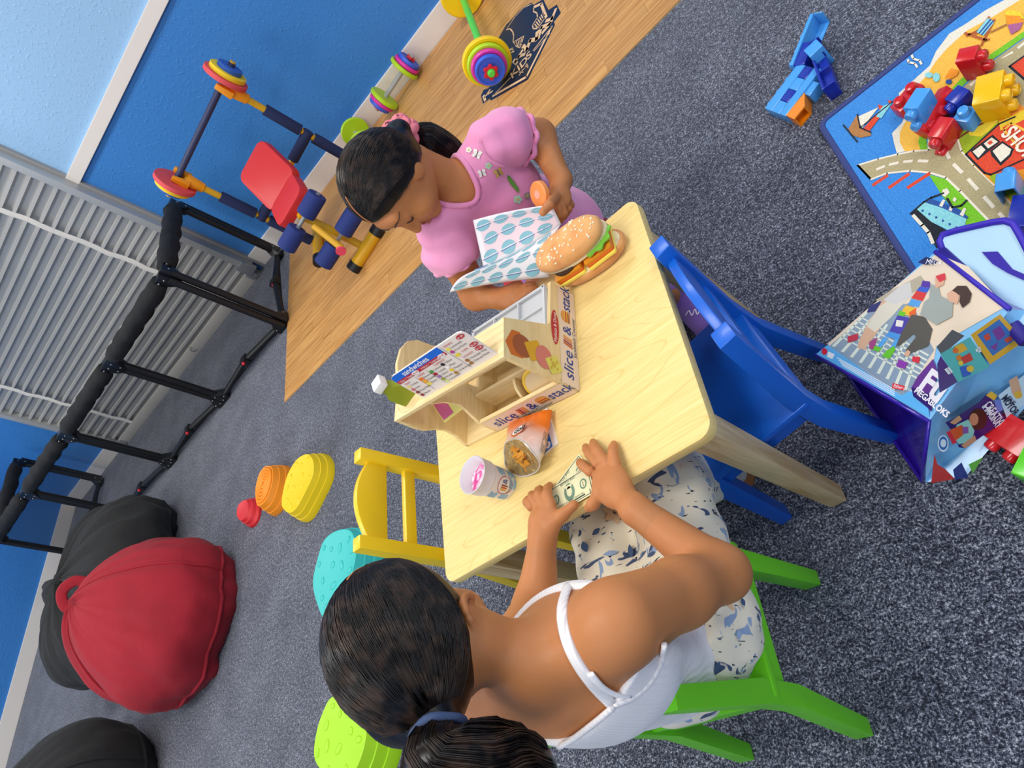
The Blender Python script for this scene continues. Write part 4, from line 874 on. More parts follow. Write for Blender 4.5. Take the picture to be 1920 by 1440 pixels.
# ------------------------------------------------------------------ printed town rug
RZT = 0.0085
def rmat(n, c, c2=None): return mat('rug_' + n, c, 0.95, spec=0.1, sheen=0.3, bump=(420, 0.6, 0.003), var=(330, c2 or c, 0.35, 0.75))
RX0, RX1, RY0, RY1 = -0.142, 0.50, 0.60, 1.366
rug = thing('town_rug', 'printed town play rug with roads, beach and ships on the carpet', 'rug', (0, 0, 0))
B().prism(rpoly(RX1 - RX0, RY1 - RY0, 0.02, 5, (RX0 + RX1) / 2, (RY0 + RY1) / 2), 0, RZT).build('rug_pile', rmat('sea', '2f7fce', '4a9be6'), rug)
ed = [(p[0], p[1], 0.006) for p in rpoly(RX1 - RX0, RY1 - RY0, 0.02, 5, (RX0 + RX1) / 2, (RY0 + RY1) / 2)]
B().tube(ed + ed[:1], 0.0075, 8).build('rug_binding', mat('rug_binding', '38447c', 0.8), rug)
def A(u, v): p = P(1280 + u / 3.0, v / 3.0, RZT); return (min(max(p[0], RX0 + 0.008), RX1 - 0.008), min(max(p[1], RY0 + 0.008), RY1 - 0.008))
lay = [0]
def rp(name, polys, m, z=None):
    lay[0] += 1
    for p in polys: decal(name, [[A(*q) for q in p]], m, rug, Matrix(), RZT + (0.0003 + lay[0] * 0.00006 if z is None else z))
def rs(name, lines, w, m):
    lay[0] += 1
    for l in lines: decal(name, stroke([A(*q) for q in l], w), m, rug, Matrix(), RZT + 0.0003 + lay[0] * 0.00006)
M_surf = rmat('surf', 'f0ead8', 'e0d6bc'); M_sand = rmat('sand', 'f4b436', 'f8cc62'); M_road = rmat('road', 'a99c72', 'c2b68c'); M_line = rmat('line', 'f2ead6', 'e6dcc4')
M_grs = rmat('grass', '6cb81e', '8cd638'); M_grs2 = rmat('grass_olive', '8fae1e', 'b4c02a'); M_rred = rmat('red', 'd8402a', 'e65a34'); M_ror = rmat('orange', 'ee8a1c', 'f6a634'); M_rbk = rmat('black', '1c2026', '2c3036'); M_rcy = rmat('cyan', '7fcbd2', '9fe0e2'); M_ryel = rmat('yellow', 'eccb26', 'f4dc4a'); M_rbr = rmat('brown', 'a8703c', 'c08a52'); M_rbl = rmat('darkblue', '2a4f94', '3560aa'); M_rpk = rmat('plum', 'a85a8a', 'b86c98')
surf_edge = [(2300, -330), (2000, -110), (1810, 0), (1700, 60), (1600, 130), (1500, 190), (1425, 290), (1390, 370), (1300, 450), (1215, 525), (1230, 590), (1255, 640), (1235, 690), (1178, 750), (1188, 800), (1205, 862)]
sand_edge = [(1250, 852), (1222, 800), (1222, 745), (1270, 655), (1290, 600), (1300, 500), (1370, 430), (1425, 345), (1490, 270), (1600, 172), (1750, 92), (1890, 5), (2100, -110), (2400, -300)]
rp('surf_print', [surf_edge + sand_edge], M_surf)
rp('beach_print', [sand_edge + [(2400, -150), (1990, 130), (1900, 190), (1770, 280), (1680, 340), (1560, 450), (1460, 555), (1380, 660), (1365, 740), (1370, 845), (1250, 852)]], M_sand)
rp('verge_print', [[(2400, -150), (1990, 130), (1900, 190), (1770, 280), (1680, 340), (1560, 450), (1460, 555), (1490, 570), (1590, 470), (1700, 365), (1790, 305), (1915, 215), (2000, 160), (2400, -120)], [(1365, 740), (1340, 745), (1325, 800), (1340, 850), (1380, 846)]], M_grs)
road = [(2400, -110), (1915, 222), (1700, 375), (1590, 480), (1500, 570), (1420, 680), (1385, 760), (1385, 845), (1300, 850), (1210, 868), (1100, 895), (985, 930), (1060, 1010), (1150, 975), (1280, 962), (1390, 972), (1480, 1000), (1560, 1075), (1720, 1240), (1900, 1440), (2300, 1900), (2500, 1800), (2100, 1420), (1760, 1045), (1640, 930), (1570, 850), (1545, 770), (1560, 640), (1640, 540), (1800, 430), (1960, 320), (2300, 80)]
rp('road_print', [road], M_road)
rs('kerb_print', [road[5:17], road[11:16]], 0.004, M_line); rs('kerb_print', [road[12:19], road[21:29]], 0.004, M_line)
dash = []
for pts in ([(1080, 958), (1150, 930), (1230, 912), (1310, 905), (1400, 908)], [(1440, 770), (1470, 830), (1510, 910), (1590, 990), (1680, 1090), (1770, 1190), (1830, 1250), (1930, 1360)], [(1950, 220), (1870, 285), (1780, 345), (1690, 410), (1600, 500)], [(1860, 520), (1940, 590), (2020, 660)]):
    for i in range(len(pts) - 1):
        a, c = Vector(pts[i]), Vector(pts[i + 1]); dash.append([tuple(a.lerp(c, 0.2)), tuple(a.lerp(c, 0.75))])
rs('lane_dash_print', dash, 0.006, M_line)
rp('harbour_print', [[(1065, 1015), (1160, 985), (1280, 972), (1385, 985), (1460, 1100), (1590, 1260), (1720, 1400), (1850, 1560), (1500, 1560), (1400, 1400)]], rmat('sea', '2f7fce', '4a9be6'))
rp('bank_print', [[(1385, 982), (1480, 1008), (1560, 1085), (1720, 1250), (1850, 1400), (1720, 1400), (1590, 1262), (1462, 1105)]], M_grs)
rs('jetty_print', [[(1075, 1040), (1150, 990)], [(1165, 1055), (1270, 982)], [(1270, 1055), (1385, 980)]], 0.008, M_rred)
# far field, shop and tree
rp('field_print', [[(1560, 640), (1640, 545), (1800, 432), (1960, 325), (2400, 100), (2400, 1600), (2100, 1420), (1760, 1045), (1650, 940), (1575, 850), (1550, 770)]], M_ror)
rp('lawn_print', [[(1550, 770), (1575, 850), (1600, 880), (1760, 760), (1790, 640), (1690, 620), (1600, 680)], [(1725, 1000), (1765, 1045), (1900, 1180), (1960, 1100), (1870, 960), (1780, 950)]], M_grs2)
rp('road_print', [[(1690, 400), (1800, 330), (1960, 250), (2200, 500), (1960, 640), (1840, 540), (1720, 440)]], M_road)
rp('red_house_print', [[(1840, 375), (1960, 290), (2200, 420), (1960, 480)]], M_rred); rs('outline_print', [[(1960, 290), (1840, 375), (1960, 480)]], 0.004, M_rbk)
rp('tree_print', [[(1600, 740), (1660, 690), (1740, 640), (1785, 625), (1770, 690), (1720, 740), (1680, 770), (1620, 765)]], M_ryel); rs('trunk_print', [[(1550, 780), (1640, 720), (1700, 690)]], 0.004, rmat('maroon', '7a3020', '8a3a28'))
rp('shop_print', [[(1595, 870), (1780, 700), (1870, 660), (1990, 620), (2200, 800), (1990, 940), (1730, 985), (1700, 975)]], M_rred)
rp('awning_print', [[(1780, 690), (1860, 650), (1960, 600), (1990, 640), (1870, 700), (1790, 735)]], M_ryel)
rp('shop_door_print', [[(1620, 850), (1745, 760), (1790, 800), (1660, 905)], [(1730, 850), (1800, 795), (1865, 840), (1850, 880), (1790, 935), (1740, 880)]], M_rbk)
rp('shop_window_print', [[(1632, 855), (1680, 820), (1705, 845), (1665, 890)], [(1695, 810), (1740, 775), (1775, 800), (1720, 838)], [(1745, 852), (1800, 808), (1850, 842), (1840, 870), (1790, 915)]], M_surf); rp('apple_print', [[(1715, 805), (1735, 792), (1748, 805), (1728, 818)]], M_rred)
rp('sign_print', [[(1800, 720), (1850, 690), (1990, 760), (1920, 840), (1870, 830)]], M_rred); rs('sign_frame_print', [[(1810, 735), (1850, 695)], [(1810, 735), (1890, 830)], [(1850, 695), (1970, 760)]], 0.004, M_sand)
a_ = Vector(A(1920, 815)) - Vector(A(1825, 725)); p_ = A(1826, 742)
text('SHOP', 0.036, M_line, rug, frame((p_[0], p_[1], 0), (a_.x, a_.y, 0), (-a_.y, a_.x, 0)), 'shop_lettering', RZT + 0.006, sx=0.9, bold=0.0008)
rs('outline_print', [[(1595, 870), (1780, 700), (1870, 660)], [(1595, 870), (1700, 975), (1735, 985), (1920, 900)]], 0.0035, M_rbk)
# sailing boat
rp('boat_print', [[(935, 725), (985, 645), (1000, 720), (1060, 745), (1062, 765), (1000, 778), (950, 760)]], M_rbr); rp('sail_print', [[(985, 660), (1105, 605), (1010, 725)]], M_surf); rp('sail_print', [[(1010, 735), (1095, 640), (1110, 665), (1050, 742)]], M_rred); rp('sail_print', [[(1090, 660), (1125, 600), (1180, 580), (1120, 668)]], M_rcy); rp('flag_print', [[(1100, 590), (1130, 600), (1110, 622)], [(1155, 565), (1185, 572), (1165, 590)]], M_rred)
rs('outline_print', [[(985, 645), (1000, 720), (1062, 748)], [(1000, 722), (1185, 572)], [(905, 705), (985, 800)]], 0.003, M_rbk)
# steamer
rp('hull_print', [[(1285, 1205), (1320, 1180), (1400, 1250), (1490, 1300), (1470, 1380), (1430, 1400), (1380, 1300)]], M_rbk); rp('ship_print', [[(1318, 1178), (1360, 1140), (1460, 1170), (1600, 1230), (1590, 1270), (1500, 1300), (1400, 1250)]], M_rcy)
rp('deck_print', [[(1360, 1140), (1400, 1120), (1560, 1180), (1610, 1225), (1600, 1235), (1460, 1172)]], M_rbl); rp('funnel_print', [[(1445, 1160), (1465, 1125), (1480, 1130), (1462, 1168)], [(1498, 1185), (1510, 1155), (1525, 1160), (1515, 1192)], [(1560, 1210), (1585, 1170), (1598, 1178), (1580, 1222)]], M_surf)
rp('smoke_print', [[(1460, 1100), (1465, 1070), (1490, 1062), (1505, 1085), (1480, 1112)], [(1520, 1130), (1530, 1112), (1545, 1122), (1535, 1142)]], M_surf); rp('porthole_print', [[(1345 + 38 * k, 1185 + 19 * k), (1355 + 38 * k, 1180 + 19 * k), (1362 + 38 * k, 1190 + 19 * k), (1350 + 38 * k, 1197 + 19 * k)] for k in range(6)], M_rbl); rs('foam_print', [[(1300, 1215), (1350, 1270), (1385, 1310), (1410, 1370)]], 0.006, M_surf)
rs('outline_print', [[(1285, 1205), (1360, 1140), (1400, 1115), (1470, 1090)], [(1490, 1120), (1520, 1170), (1570, 1160), (1600, 1130)]], 0.004, M_rbk)
# deck chair, parasol, sandals, waves
rs('deckchair_print', [[(1590, 190), (1710, 230), (1725, 225)], [(1600, 205), (1740, 140)], [(1680, 262), (1755, 115)], [(1650, 195), (1725, 100)]], 0.0045, rmat('rust', 'b4552a', 'c4683a')); rp('deckchair_print', [[(1655, 185), (1718, 105), (1755, 130), (1695, 205)]], M_rcy); rs('deckchair_print', [[(1672, 190), (1735, 115)], [(1686, 198), (1748, 124)]], 0.004, M_rbl)
rp('parasol_print', [[(1815, 70), (1860, 60), (1905, 75), (1925, 110), (1820, 115)]], M_ryel); rp('parasol_print', [[(1818, 90), (1900, 95), (1922, 130), (1830, 150)]], M_ror); rp('parasol_print', [[(1830, 145), (1918, 130), (1900, 170), (1850, 200)]], M_rpk); rs('parasol_print', [[(1735, 185), (1822, 143)]], 0.004, M_rbr)
rp('sandal_print', [disc(1388, 427, 22, 16, 14), disc(1430, 440, 20, 26, 14)], M_rcy); rs('wave_print', [[(1270, 340), (1275, 355), (1310, 362), (1322, 382)], [(1292, 315), (1300, 335), (1335, 345), (1347, 365)]], 0.004, M_line)
rp('towel_print', [[(1478, 440), (1510, 390), (1560, 400), (1545, 430), (1500, 455)]], M_ror); rp('ball_print', [disc(1500, 465, 18, 14, 12)], M_rbl)

# ------------------------------------------------------------------ building blocks
BU = 0.0315; BH = 0.034
MB_ = {k: mat('block_' + k, c, 0.22, coat=0.2) for k, c in dict(red='cf1f24', yellow='f6bf08', light='4c9fe4', navy='1b2fa0', orange='fb8c12', green='5fd12a', purple='3b2f9e').items()}
def loop_walls(b, lo, hi, cap_hi):
    n = len(lo); o = len(b.v); b.v += [tuple(p) for p in lo] + [tuple(p) for p in hi]
    b.f += [(o + i, o + (i + 1) % n, o + n + (i + 1) % n, o + n + i) for i in range(n)]
    if cap_hi: b.f.append(tuple(range(o + n, o + 2 * n)))
    return b
def block_geo(nx, ny, h=BH, slope=False, hollow=True):
    """open shell: outer walls, roof and bottom rim; the cavity is lined by its own part"""
    b = B(); w, d = nx * BU, ny * BU; t = 0.0025
    out = rpoly(w, d, 0.0025, 2); inn = rpoly(w - 2 * t, d - 2 * t, 0.0015, 2)
    loop_walls(b, [(p[0], p[1], 0) for p in out], [(p[0], p[1], h) for p in out], True)
    return loop_walls(b, [(p[0], p[1], 0) for p in inn], [(p[0], p[1], 0) for p in out], False)
def cavity_geo(nx, ny, h=BH):
    w, d = nx * BU, ny * BU; inn = rpoly(w - 0.005, d - 0.005, 0.0015, 2)
    return loop_walls(B(), [(p[0], p[1], 0) for p in inn], [(p[0], p[1], h - 0.003) for p in inn], True)
def stud_geo(b, nx, ny, h=BH, slope=False):
    for i in range(nx):
        for j in range(ny):
            if slope and i == nx - 1: continue
            b.lathe([(0.0112, h - 0.001), (0.0112, h + 0.009), (0.0095, h + 0.0125), (0.005, h + 0.0135), (0.0045, h + 0.0125), (0.001, h + 0.0125)], Matrix.Translation(((i - (nx - 1) / 2) * BU, (j - (ny - 1) / 2) * BU, 0)), 20)
    return b
def block(name, label, c, nx, ny, M, loc, h=BH, slope=False, group='loose building blocks'):
    t = thing(name, label, 'toy block', loc, 0, group); R3 = M.to_4x4()
    g = block_geo(nx, ny, h, slope); B().add(g.v, g.f, R3).build('body', MB_[c], t, smooth=30, bevel=0.0012)
    w, d = nx * BU, ny * BU
    s = stud_geo(B(), nx, ny, h, slope); k = len(s.v) // max(1, (nx * ny - (ny if slope else 0)))
    for i in range(0, len(s.v), k):
        fs = [tuple(q - i for q in f) for f in s.f if i <= f[0] < i + k]
        B().add(s.v[i:i + k], fs, R3).build('stud', MB_[c], t, smooth=40)
    g = cavity_geo(nx, ny, h); B().add(g.v, g.f, R3).build('hollow_underside', MB_[c], t, smooth=30)
    return t
def orient(studdir, roll=0):
    """block z axis along studdir, then spun about it"""
    z = Vector(studdir).normalized(); x = Vector((0, 0, 1)).cross(z)
    if x.length < 1e-4: x = Vector((1, 0, 0))
    x.normalize(); y = z.cross(x)
    return Matrix((x, y, z)).transposed() @ Matrix.Rotation(roll, 3, 'Z')
def at(px, py, z): return tuple(P(px, py, z))
rt = RZT
up_ = (0, 0, 1)
block('building_block', 'red two stud block on its side by the printed orange towel', 'red', 2, 1, orient((0.76, -0.65, 0), PI / 2), at(1806, 122, rt + BU))
block('building_block', 'yellow four stud block tipped over beside the navy one', 'yellow', 2, 2, orient((0.82, -0.55, 0)), at(1838, 188, rt + BU), h=0.044)
block('building_block', 'navy block on its side between yellow and pale blue blocks', 'navy', 1, 2, orient((-0.9, -0.25, 0)), at(1818, 181, rt + BU / 2 + 0.002), h=0.032)
block('building_block', 'pale blue one stud block standing upright touching the yellow block', 'light', 1, 1, orient(up_, 0.5), at(1822, 232, rt), h=0.036)
block('building_block', 'red two stud block lying by the printed road junction', 'red', 1, 2, orient((-0.78, -0.5, 0)), at(1786, 236, rt + BU / 2), h=0.042)
block('building_block', 'red long block half hidden under the pale blue slope', 'red', 3, 1, orient((0.25, -0.35, 0.25), 0.0), at(1748, 214, rt + BU * 0.6), h=0.024)
block('building_block', 'pale blue narrow block lying across the red blocks', 'light', 1, 2, orient((-0.75, -0.55, 0.1)), at(1741, 185, rt + BU + 0.020), h=0.046)
block('building_block', 'red upright block whose two round studs face up by the printed surf', 'red', 2, 1, orient(up_, math.radians(20)), at(1711, 196, rt), h=0.03)
block('building_block', 'pale blue block on the printed field touching a navy block', 'light', 1, 2, orient((0.5, 0.85, 0)), at(1894, 372, rt + BU / 2), h=0.036)
block('building_block', 'navy block at the rug road beside a pale blue block', 'navy', 2, 1, orient((0.8, -0.6, 0)), at(1898, 404, rt + BU / 2), h=0.044)
block('building_block', 'red block lying on bare carpet against the toy bag', 'red', 2, 1, orient((-0.85, -0.4, 0)), at(1925, 795, BU), h=0.05)
block('building_block', 'bright green block on bare carpet beside the toy bag', 'green', 2, 2, orient((0.6, -0.7, 0)), at(1925, 862, BU), h=0.05)
# blocks clicked together into one long build
co = Vector(P(1447, 217, 0)); cu_ = (Vector(P(1503, 142, 0)) - co); cl = cu_.length; cu_.normalize()
bd = thing('block_build', 'blue and orange blocks clicked into a crooked wing on bare carpet', 'block build', tuple(co))
CF = frame((0, 0, 0), cu_, (cu_.y, -cu_.x, 0))       # x along the strips, y to their right; local z points down
CF = Matrix(((cu_.x, cu_.y, 0, 0), (cu_.y, -cu_.x, 0, 0), (0, 0, 1, 0), (0, 0, 0, 1)))
def cb(name, c, x0, x1, y0, y1, z0, z1, rot=0.0, org=(0, 0), bev=0.0015):
    M = CF @ Matrix.Translation((org[0], org[1], 0)) @ Matrix.Rotation(rot, 4, 'Z')
    return B().box(((x0 + x1) / 2, (y0 + y1) / 2, (z0 + z1) / 2), (x1 - x0, y1 - y0, z1 - z0), M).build(name, MB_[c], bd, bevel=bev)
def cs(par, x, y, z, rot, org, d=-1, r=0.011, c='light'):
    M = CF @ Matrix.Translation((org[0], org[1], 0)) @ Matrix.Rotation(rot, 4, 'Z')
    a = M @ Vector((x, y, z)); e = M @ Vector((x, y + d * 0.012, z)); B().cyl(a, e, r, r * 0.85, 16).build('stud', MB_[c], par, bevel=0.002)
q1 = cb('brick', 'light', 0, cl + 0.012, 0.0, 0.027, 0, 0.034)
for k in range(3): cs(q1, 0.018 + k * 0.033, 0.0, 0.017, 0, (0, 0))
for k, c in enumerate(('light', 'navy', 'light', 'navy')): cb('brick', c, k * 0.031, k * 0.031 + 0.030, 0.0275, 0.0555, 0, 0.034)
cb('brick', 'light', 0, 0.125, 0.056, 0.078, 0, 0.034); cb('brick', 'light', 0.062, 0.096, 0.078, 0.098, 0, 0.03)
g = B(); po_ = [(0, 0), (0.062, 0), (0.035, 0.03), (0, 0.03)]; MO_ = CF @ Matrix.Translation((0.002, 0.0785, 0)) @ Matrix.Rotation(0.05, 4, 'Z')
# wedge whose open side shows a real cavity
g.add([(x, y, z) for z in (0, 0.034) for x, y in po_] + [(x, y, z) for z in (0.004, 0.030) for x, y in ((0.003, 0.03), (0.032, 0.03))] + [(x, y, z) for z in (0.004, 0.030) for x, y in ((0.003, 0.004), (0.052, 0.004))],
      [(3, 2, 1, 0), (4, 5, 6, 7), (0, 1, 5, 4), (1, 2, 6, 5), (3, 0, 4, 7), (2, 3, 8, 9), (6, 2, 9, 11), (7, 6, 11, 10), (3, 7, 10, 8), (8, 9, 13, 12), (11, 10, 14, 15), (10, 8, 12, 14), (9, 11, 15, 13), (12, 13, 15, 14)], MO_)
g.build('slope_brick', MB_['orange'], bd, smooth=0)
o2 = Vector(P(1487, 132, 0.02)) - co; u2 = Vector(P(1526, 36, 0.02)) - Vector(P(1487, 132, 0.02)); l2 = u2.length
def loc2(v): return (v.x * cu_.x + v.y * cu_.y, v.x * cu_.y - v.y * cu_.x)
a2 = loc2(u2); og2 = loc2(o2); r2 = math.atan2(a2[1], a2[0])
q2 = cb('brick', 'light', 0, l2, 0, 0.010, 0.0, 0.04, r2, og2)
for k in range(4): cs(q2, 0.016 + k * (l2 - 0.03) / 3, 0.0, 0.02, r2, og2)
cb('brick', 'light', l2 * 0.62, l2, 0.010, 0.034, 0.0, 0.003, r2, og2); cb('brick', 'light', l2 - 0.003, l2, 0.01, 0.034, 0, 0.04, r2, og2)
cb('brick', 'navy', 0.0, l2 * 0.45, 0.010, 0.04, 0.004, 0.036, r2, og2)
o3 = Vector(P(1512, 96, 0.03)) - co; u3 = Vector(P(1541, 180, 0.03)) - Vector(P(1512, 96, 0.03)); a3 = loc2(u3); og3 = loc2(o3); r3 = math.atan2(a3[1], a3[0]); l3 = u3.length
q3 = cb('brick', 'navy', 0, l3, -0.014, -0.008, 0.0, 0.046, r3, og3); cb('brick', 'navy', 0, l3, -0.036, -0.014, 0.0, 0.03, r3, og3)
for k in range(4): cb('brick_wall', 'navy', k * (l3 - 0.003) / 3, k * (l3 - 0.003) / 3 + 0.003, -0.038, -0.014, 0.03, 0.046, r3, og3, 0)
og4 = loc2(Vector(P(1532, 98, 0.04)) - co); M4 = CF @ Matrix.Translation((og4[0], og4[1], 0)) @ Matrix.Rotation(r3 - 0.25, 4, 'Z') @ Matrix.Translation((0.002, 0.018, 0.03)) @ Matrix.Rotation(PI / 2, 4, 'X')
oq, iq = rpoly(0.036, 0.06, 0.002, 2), rpoly(0.030, 0.054, 0.001, 2); gg = loop_walls(B(), [(p[0], p[1], 0) for p in oq], [(p[0], p[1], 0.034) for p in oq], True); gg = loop_walls(gg, [(p[0], p[1], 0) for p in iq], [(p[0], p[1], 0) for p in oq], False)
q4 = B().add(gg.v, gg.f, M4).build('brick', MB_['light'], bd, smooth=30)
gg = loop_walls(B(), [(p[0], p[1], 0) for p in iq], [(p[0], p[1], 0.031) for p in iq], True); B().add(gg.v, gg.f, M4).build('hollow_underside', MB_['light'], q4, smooth=30)

# ------------------------------------------------------------------ plastic toy bag
M_bgblue = mat('bag_blue', '86c6f2', 0.22, coat=0.3, bump=(7, 0.25, 0.02)); M_bgpur = mat('bag_purple', '31169a', 0.25, coat=0.3, bump=(9, 0.5, 0.02)); M_bgpale = mat('bag_pale', 'b6dcf2', 0.35, bump=(8, 0.3, 0.02))
tlb, blb, brb = Vector(P(1754, 472, 0.19)), Vector(P(1530, 666, 0.10)), Vector(P(1742, 790, 0.175))
def plane_hit(px, py, o, n, off=0.0):
    v = Vector(ray(px, py)); e = Vector(EYE); t = (o - e).dot(n) / v.dot(n); return e + v * t + n * off
n1 = (brb - blb).cross(tlb - blb).normalized()
if n1.z < 0: n1 = -n1
trb = plane_hit(1893, 580, blb, n1)
bot = Vector(P(1812, 892, 0.0)); tip = Vector(P(1733, 905, 0.0))
n2 = (trb - brb).cross(bot - brb).normalized()
if n2.dot(Vector(EYE) - brb) < 0: n2 = -n2
rgt = plane_hit(1960, 720, brb, n2); rtop = plane_hit(1960, 585, brb, n2)
bag0 = Vector((brb.x, brb.y, 0))
bag = thing('toy_block_bag', 'big zipped plastic block bag with printed pictures of playing children', 'bag', tuple(bag0))
def F1(px, py, off=0.0015): return plane_hit(px, py, blb, n1, off) - bag0
def F2(px, py, off=0.0015): return plane_hit(px, py, brb, n2, off) - bag0
def bulge_patch(cs_, n, amp, seed):
    """quad sheet with gentle wrinkles"""
    a, b_, c, d = cs_; G = []
    for i in range(n + 1):
        row = []
        for j in range(n + 1):
            u, v = i / n, j / n; p = a.lerp(b_, u).lerp(d.lerp(c, u), v); row.append(tuple(p - bag0))
        G.append(row)
    return B().grid(G)
back_l = Vector((blb.x + 0.10, blb.y + 0.10, 0.0)); bl0 = Vector((blb.x + 0.01, blb.y - 0.005, 0.0)); tl0 = Vector((tlb.x + 0.03, tlb.y + 0.04, 0.02))
bulge_patch((blb, brb, trb, tlb), 6, 0, 1).build('front_panel', M_bgblue, bag, smooth=180)
b = B(); pts = [brb, trb, rtop, rgt, bot, tip]; b.add([tuple(p - bag0) for p in pts], [tuple(range(6))]); b.build('side_panel', M_bgblue, bag, smooth=0)
pt_in = (blb + brb + tip + bl0) / 4 + Vector((0.03, 0.02, 0))
b = B(); pts = [blb, brb, tip, bl0, pt_in]; b.add([tuple(p - bag0) for p in pts], [(0, 1, 4), (1, 2, 4), (2, 3, 4), (3, 0, 4)]); b.build('bottom_panel', M_bgpur, bag, smooth=180)
b = B(); rg0 = Vector((rgt.x, rgt.y, 0.0)); pts = [blb, tlb, tl0, bl0, trb, rtop, rgt, rg0]; b.add([tuple(p - bag0) for p in pts], [(0, 1, 2, 3), (1, 4, 5, 6, 7, 2)]); b.build('rear_panel', M_bgpur, bag, smooth=0)
def bt_(pts, r, m, name): return B().tube([p - bag0 for p in pts], r, 8).build(name, m, bag, smooth=180)
bt_([blb, blb.lerp(brb, 0.5) + Vector((0, 0, 0.004)), brb, brb.lerp(tip, 0.6) + Vector((-0.006, -0.004, 0)), tip + Vector((0, 0, 0.004)), bl0.lerp(tip, 0.5) + Vector((0, 0, 0.004)), bl0 + Vector((0, 0, 0.004)), blb], 0.004, M_bgpur, 'piping'); bt_([tlb, trb], 0.004, mat('bag_zip', '3b27b4', 0.5), 'zip_edge')
# lid flap folded open
la, lb, lc, ld = Vector(P(1764, 470, 0.185)), Vector(P(1762, 437, 0.19)), Vector(P(1888, 413, 0.17)), Vector(P(1975, 600, 0.20))
nf = (lb - la).cross(ld - la).normalized()
if nf.z < 0: nf = -nf
def FL(px, py, off=0.0): return plane_hit(px, py, la, nf, off)
flap = [FL(*q) for q in ((1768, 470), (1762, 452), (1768, 440), (1790, 433), (1860, 417), (1884, 414), (1900, 420), (1912, 440), (1990, 590), (1950, 640), (1900, 590), (1830, 520))]
B().add([tuple(p - bag0) for p in flap] + [tuple(p - bag0 - nf * 0.003) for p in flap], [tuple(range(12)), tuple(range(23, 11, -1))] + [(i, (i + 1) % 12, 12 + (i + 1) % 12, 12 + i) for i in range(12)]).build('lid_flap', M_bgpale, bag, smooth=0)
bt_(flap[:9], 0.0055, mat('bag_zip', '3b27b4', 0.5), 'lid_piping'); bt_([FL(1766, 474), FL(1800, 505), FL(1870, 575), FL(1925, 640)], 0.011, mat('bag_gusset', '2a1a86', 0.5), 'zip_gusset')
st_ = [FL(1842, 473, 0.002), FL(1872, 472, 0.002), FL(1900, 505, 0.002), FL(1935, 520, 0.002), FL(1930, 530, 0.002), FL(1890, 512, 0.002), FL(1862, 495, 0.002)]
B().add([tuple(p - bag0) for p in st_], [tuple(range(7))]).build('handle_strap', mat('strap_purple', '3322a0', 0.7), bag, smooth=0)
# pictures printed on the bag (traced in the plane of each panel)
Zb = lambda u, v: (1280 + u / 2.572, 400 + v / 2.572)
lb_ = [0]
def pr(name, polys, c, F=F1, rough=0.3):
    lb_[0] += 1
    for p in polys: B().add([tuple(F(*Zb(*q), 0.0006 + lb_[0] * 0.00007)) for q in p], [tuple(range(len(p)))]).build(name, mat('bagprint_' + c, c, rough, coat=0.2), bag, smooth=0)
def pt_text(s, q0, q1, size, c, F=F1, bold=0.0):
    lb_[0] += 1; a = F(*Zb(*q0), 0.0006 + lb_[0] * 0.00007); d = F(*Zb(*q1), 0.0006 + lb_[0] * 0.00007) - a; n = n1 if F is F1 else n2
    text(s, size, mat('bagprint_' + c, c, 0.3, coat=0.2), bag, frame(tuple(a), tuple(d), tuple(n.cross(d))), 'lettering', 0.0, bold=bold)
pr('photo_print', [[(1225, 195), (1380, 258), (1560, 450), (1225, 640), (1215, 700), (1120, 840), (1050, 880), (700, 630), (900, 455)]], 'ead9c0')
pr('photo_print', [[(880, 480), (1110, 430), (1160, 560), (1215, 660), (1150, 760), (1115, 850), (1060, 880), (710, 640), (800, 560)]], '8fa3b4')
gr = []
for k in range(9):
    t0 = k / 9; gr += [[(720 + 390 * t0, 640 + 235 * t0), (735 + 390 * t0, 645 + 235 * t0), (900 + 310 * t0 * 0.9, 475 + 190 * t0), (890 + 310 * t0 * 0.9, 470 + 190 * t0)]]
for k in range(6):
    t0 = k / 6; gr += [[(760 + 110 * t0, 595 - 115 * t0), (764 + 110 * t0, 590 - 115 * t0), (1150 + 50 * t0, 800 - 140 * t0), (1142 + 50 * t0, 806 - 140 * t0)]]
pr('photo_paving', gr, 'dfe8d8')
pr('photo_cushion', [[(900, 450), (960, 420), (960, 470), (890, 480)]], '353d70'); pr('photo_sofa', [[(930, 420), (1010, 370), (1150, 300), (1180, 340), (1030, 440)]], 'b9ae96')
pr('photo_leg', [[(890, 540), (960, 430), (1040, 380), (1070, 400), (1000, 490), (930, 590), (890, 640), (885, 660), (845, 650), (850, 620)]], 'd8b090'); pr('photo_trousers', [[(890, 545), (950, 450), (1040, 390), (1090, 410), (1010, 500), (930, 575)]], 'ddd8c4'); pr('photo_shirt', [[(970, 420), (1050, 350), (1100, 330), (1110, 400), (1030, 440)]], 'd4d2cc')
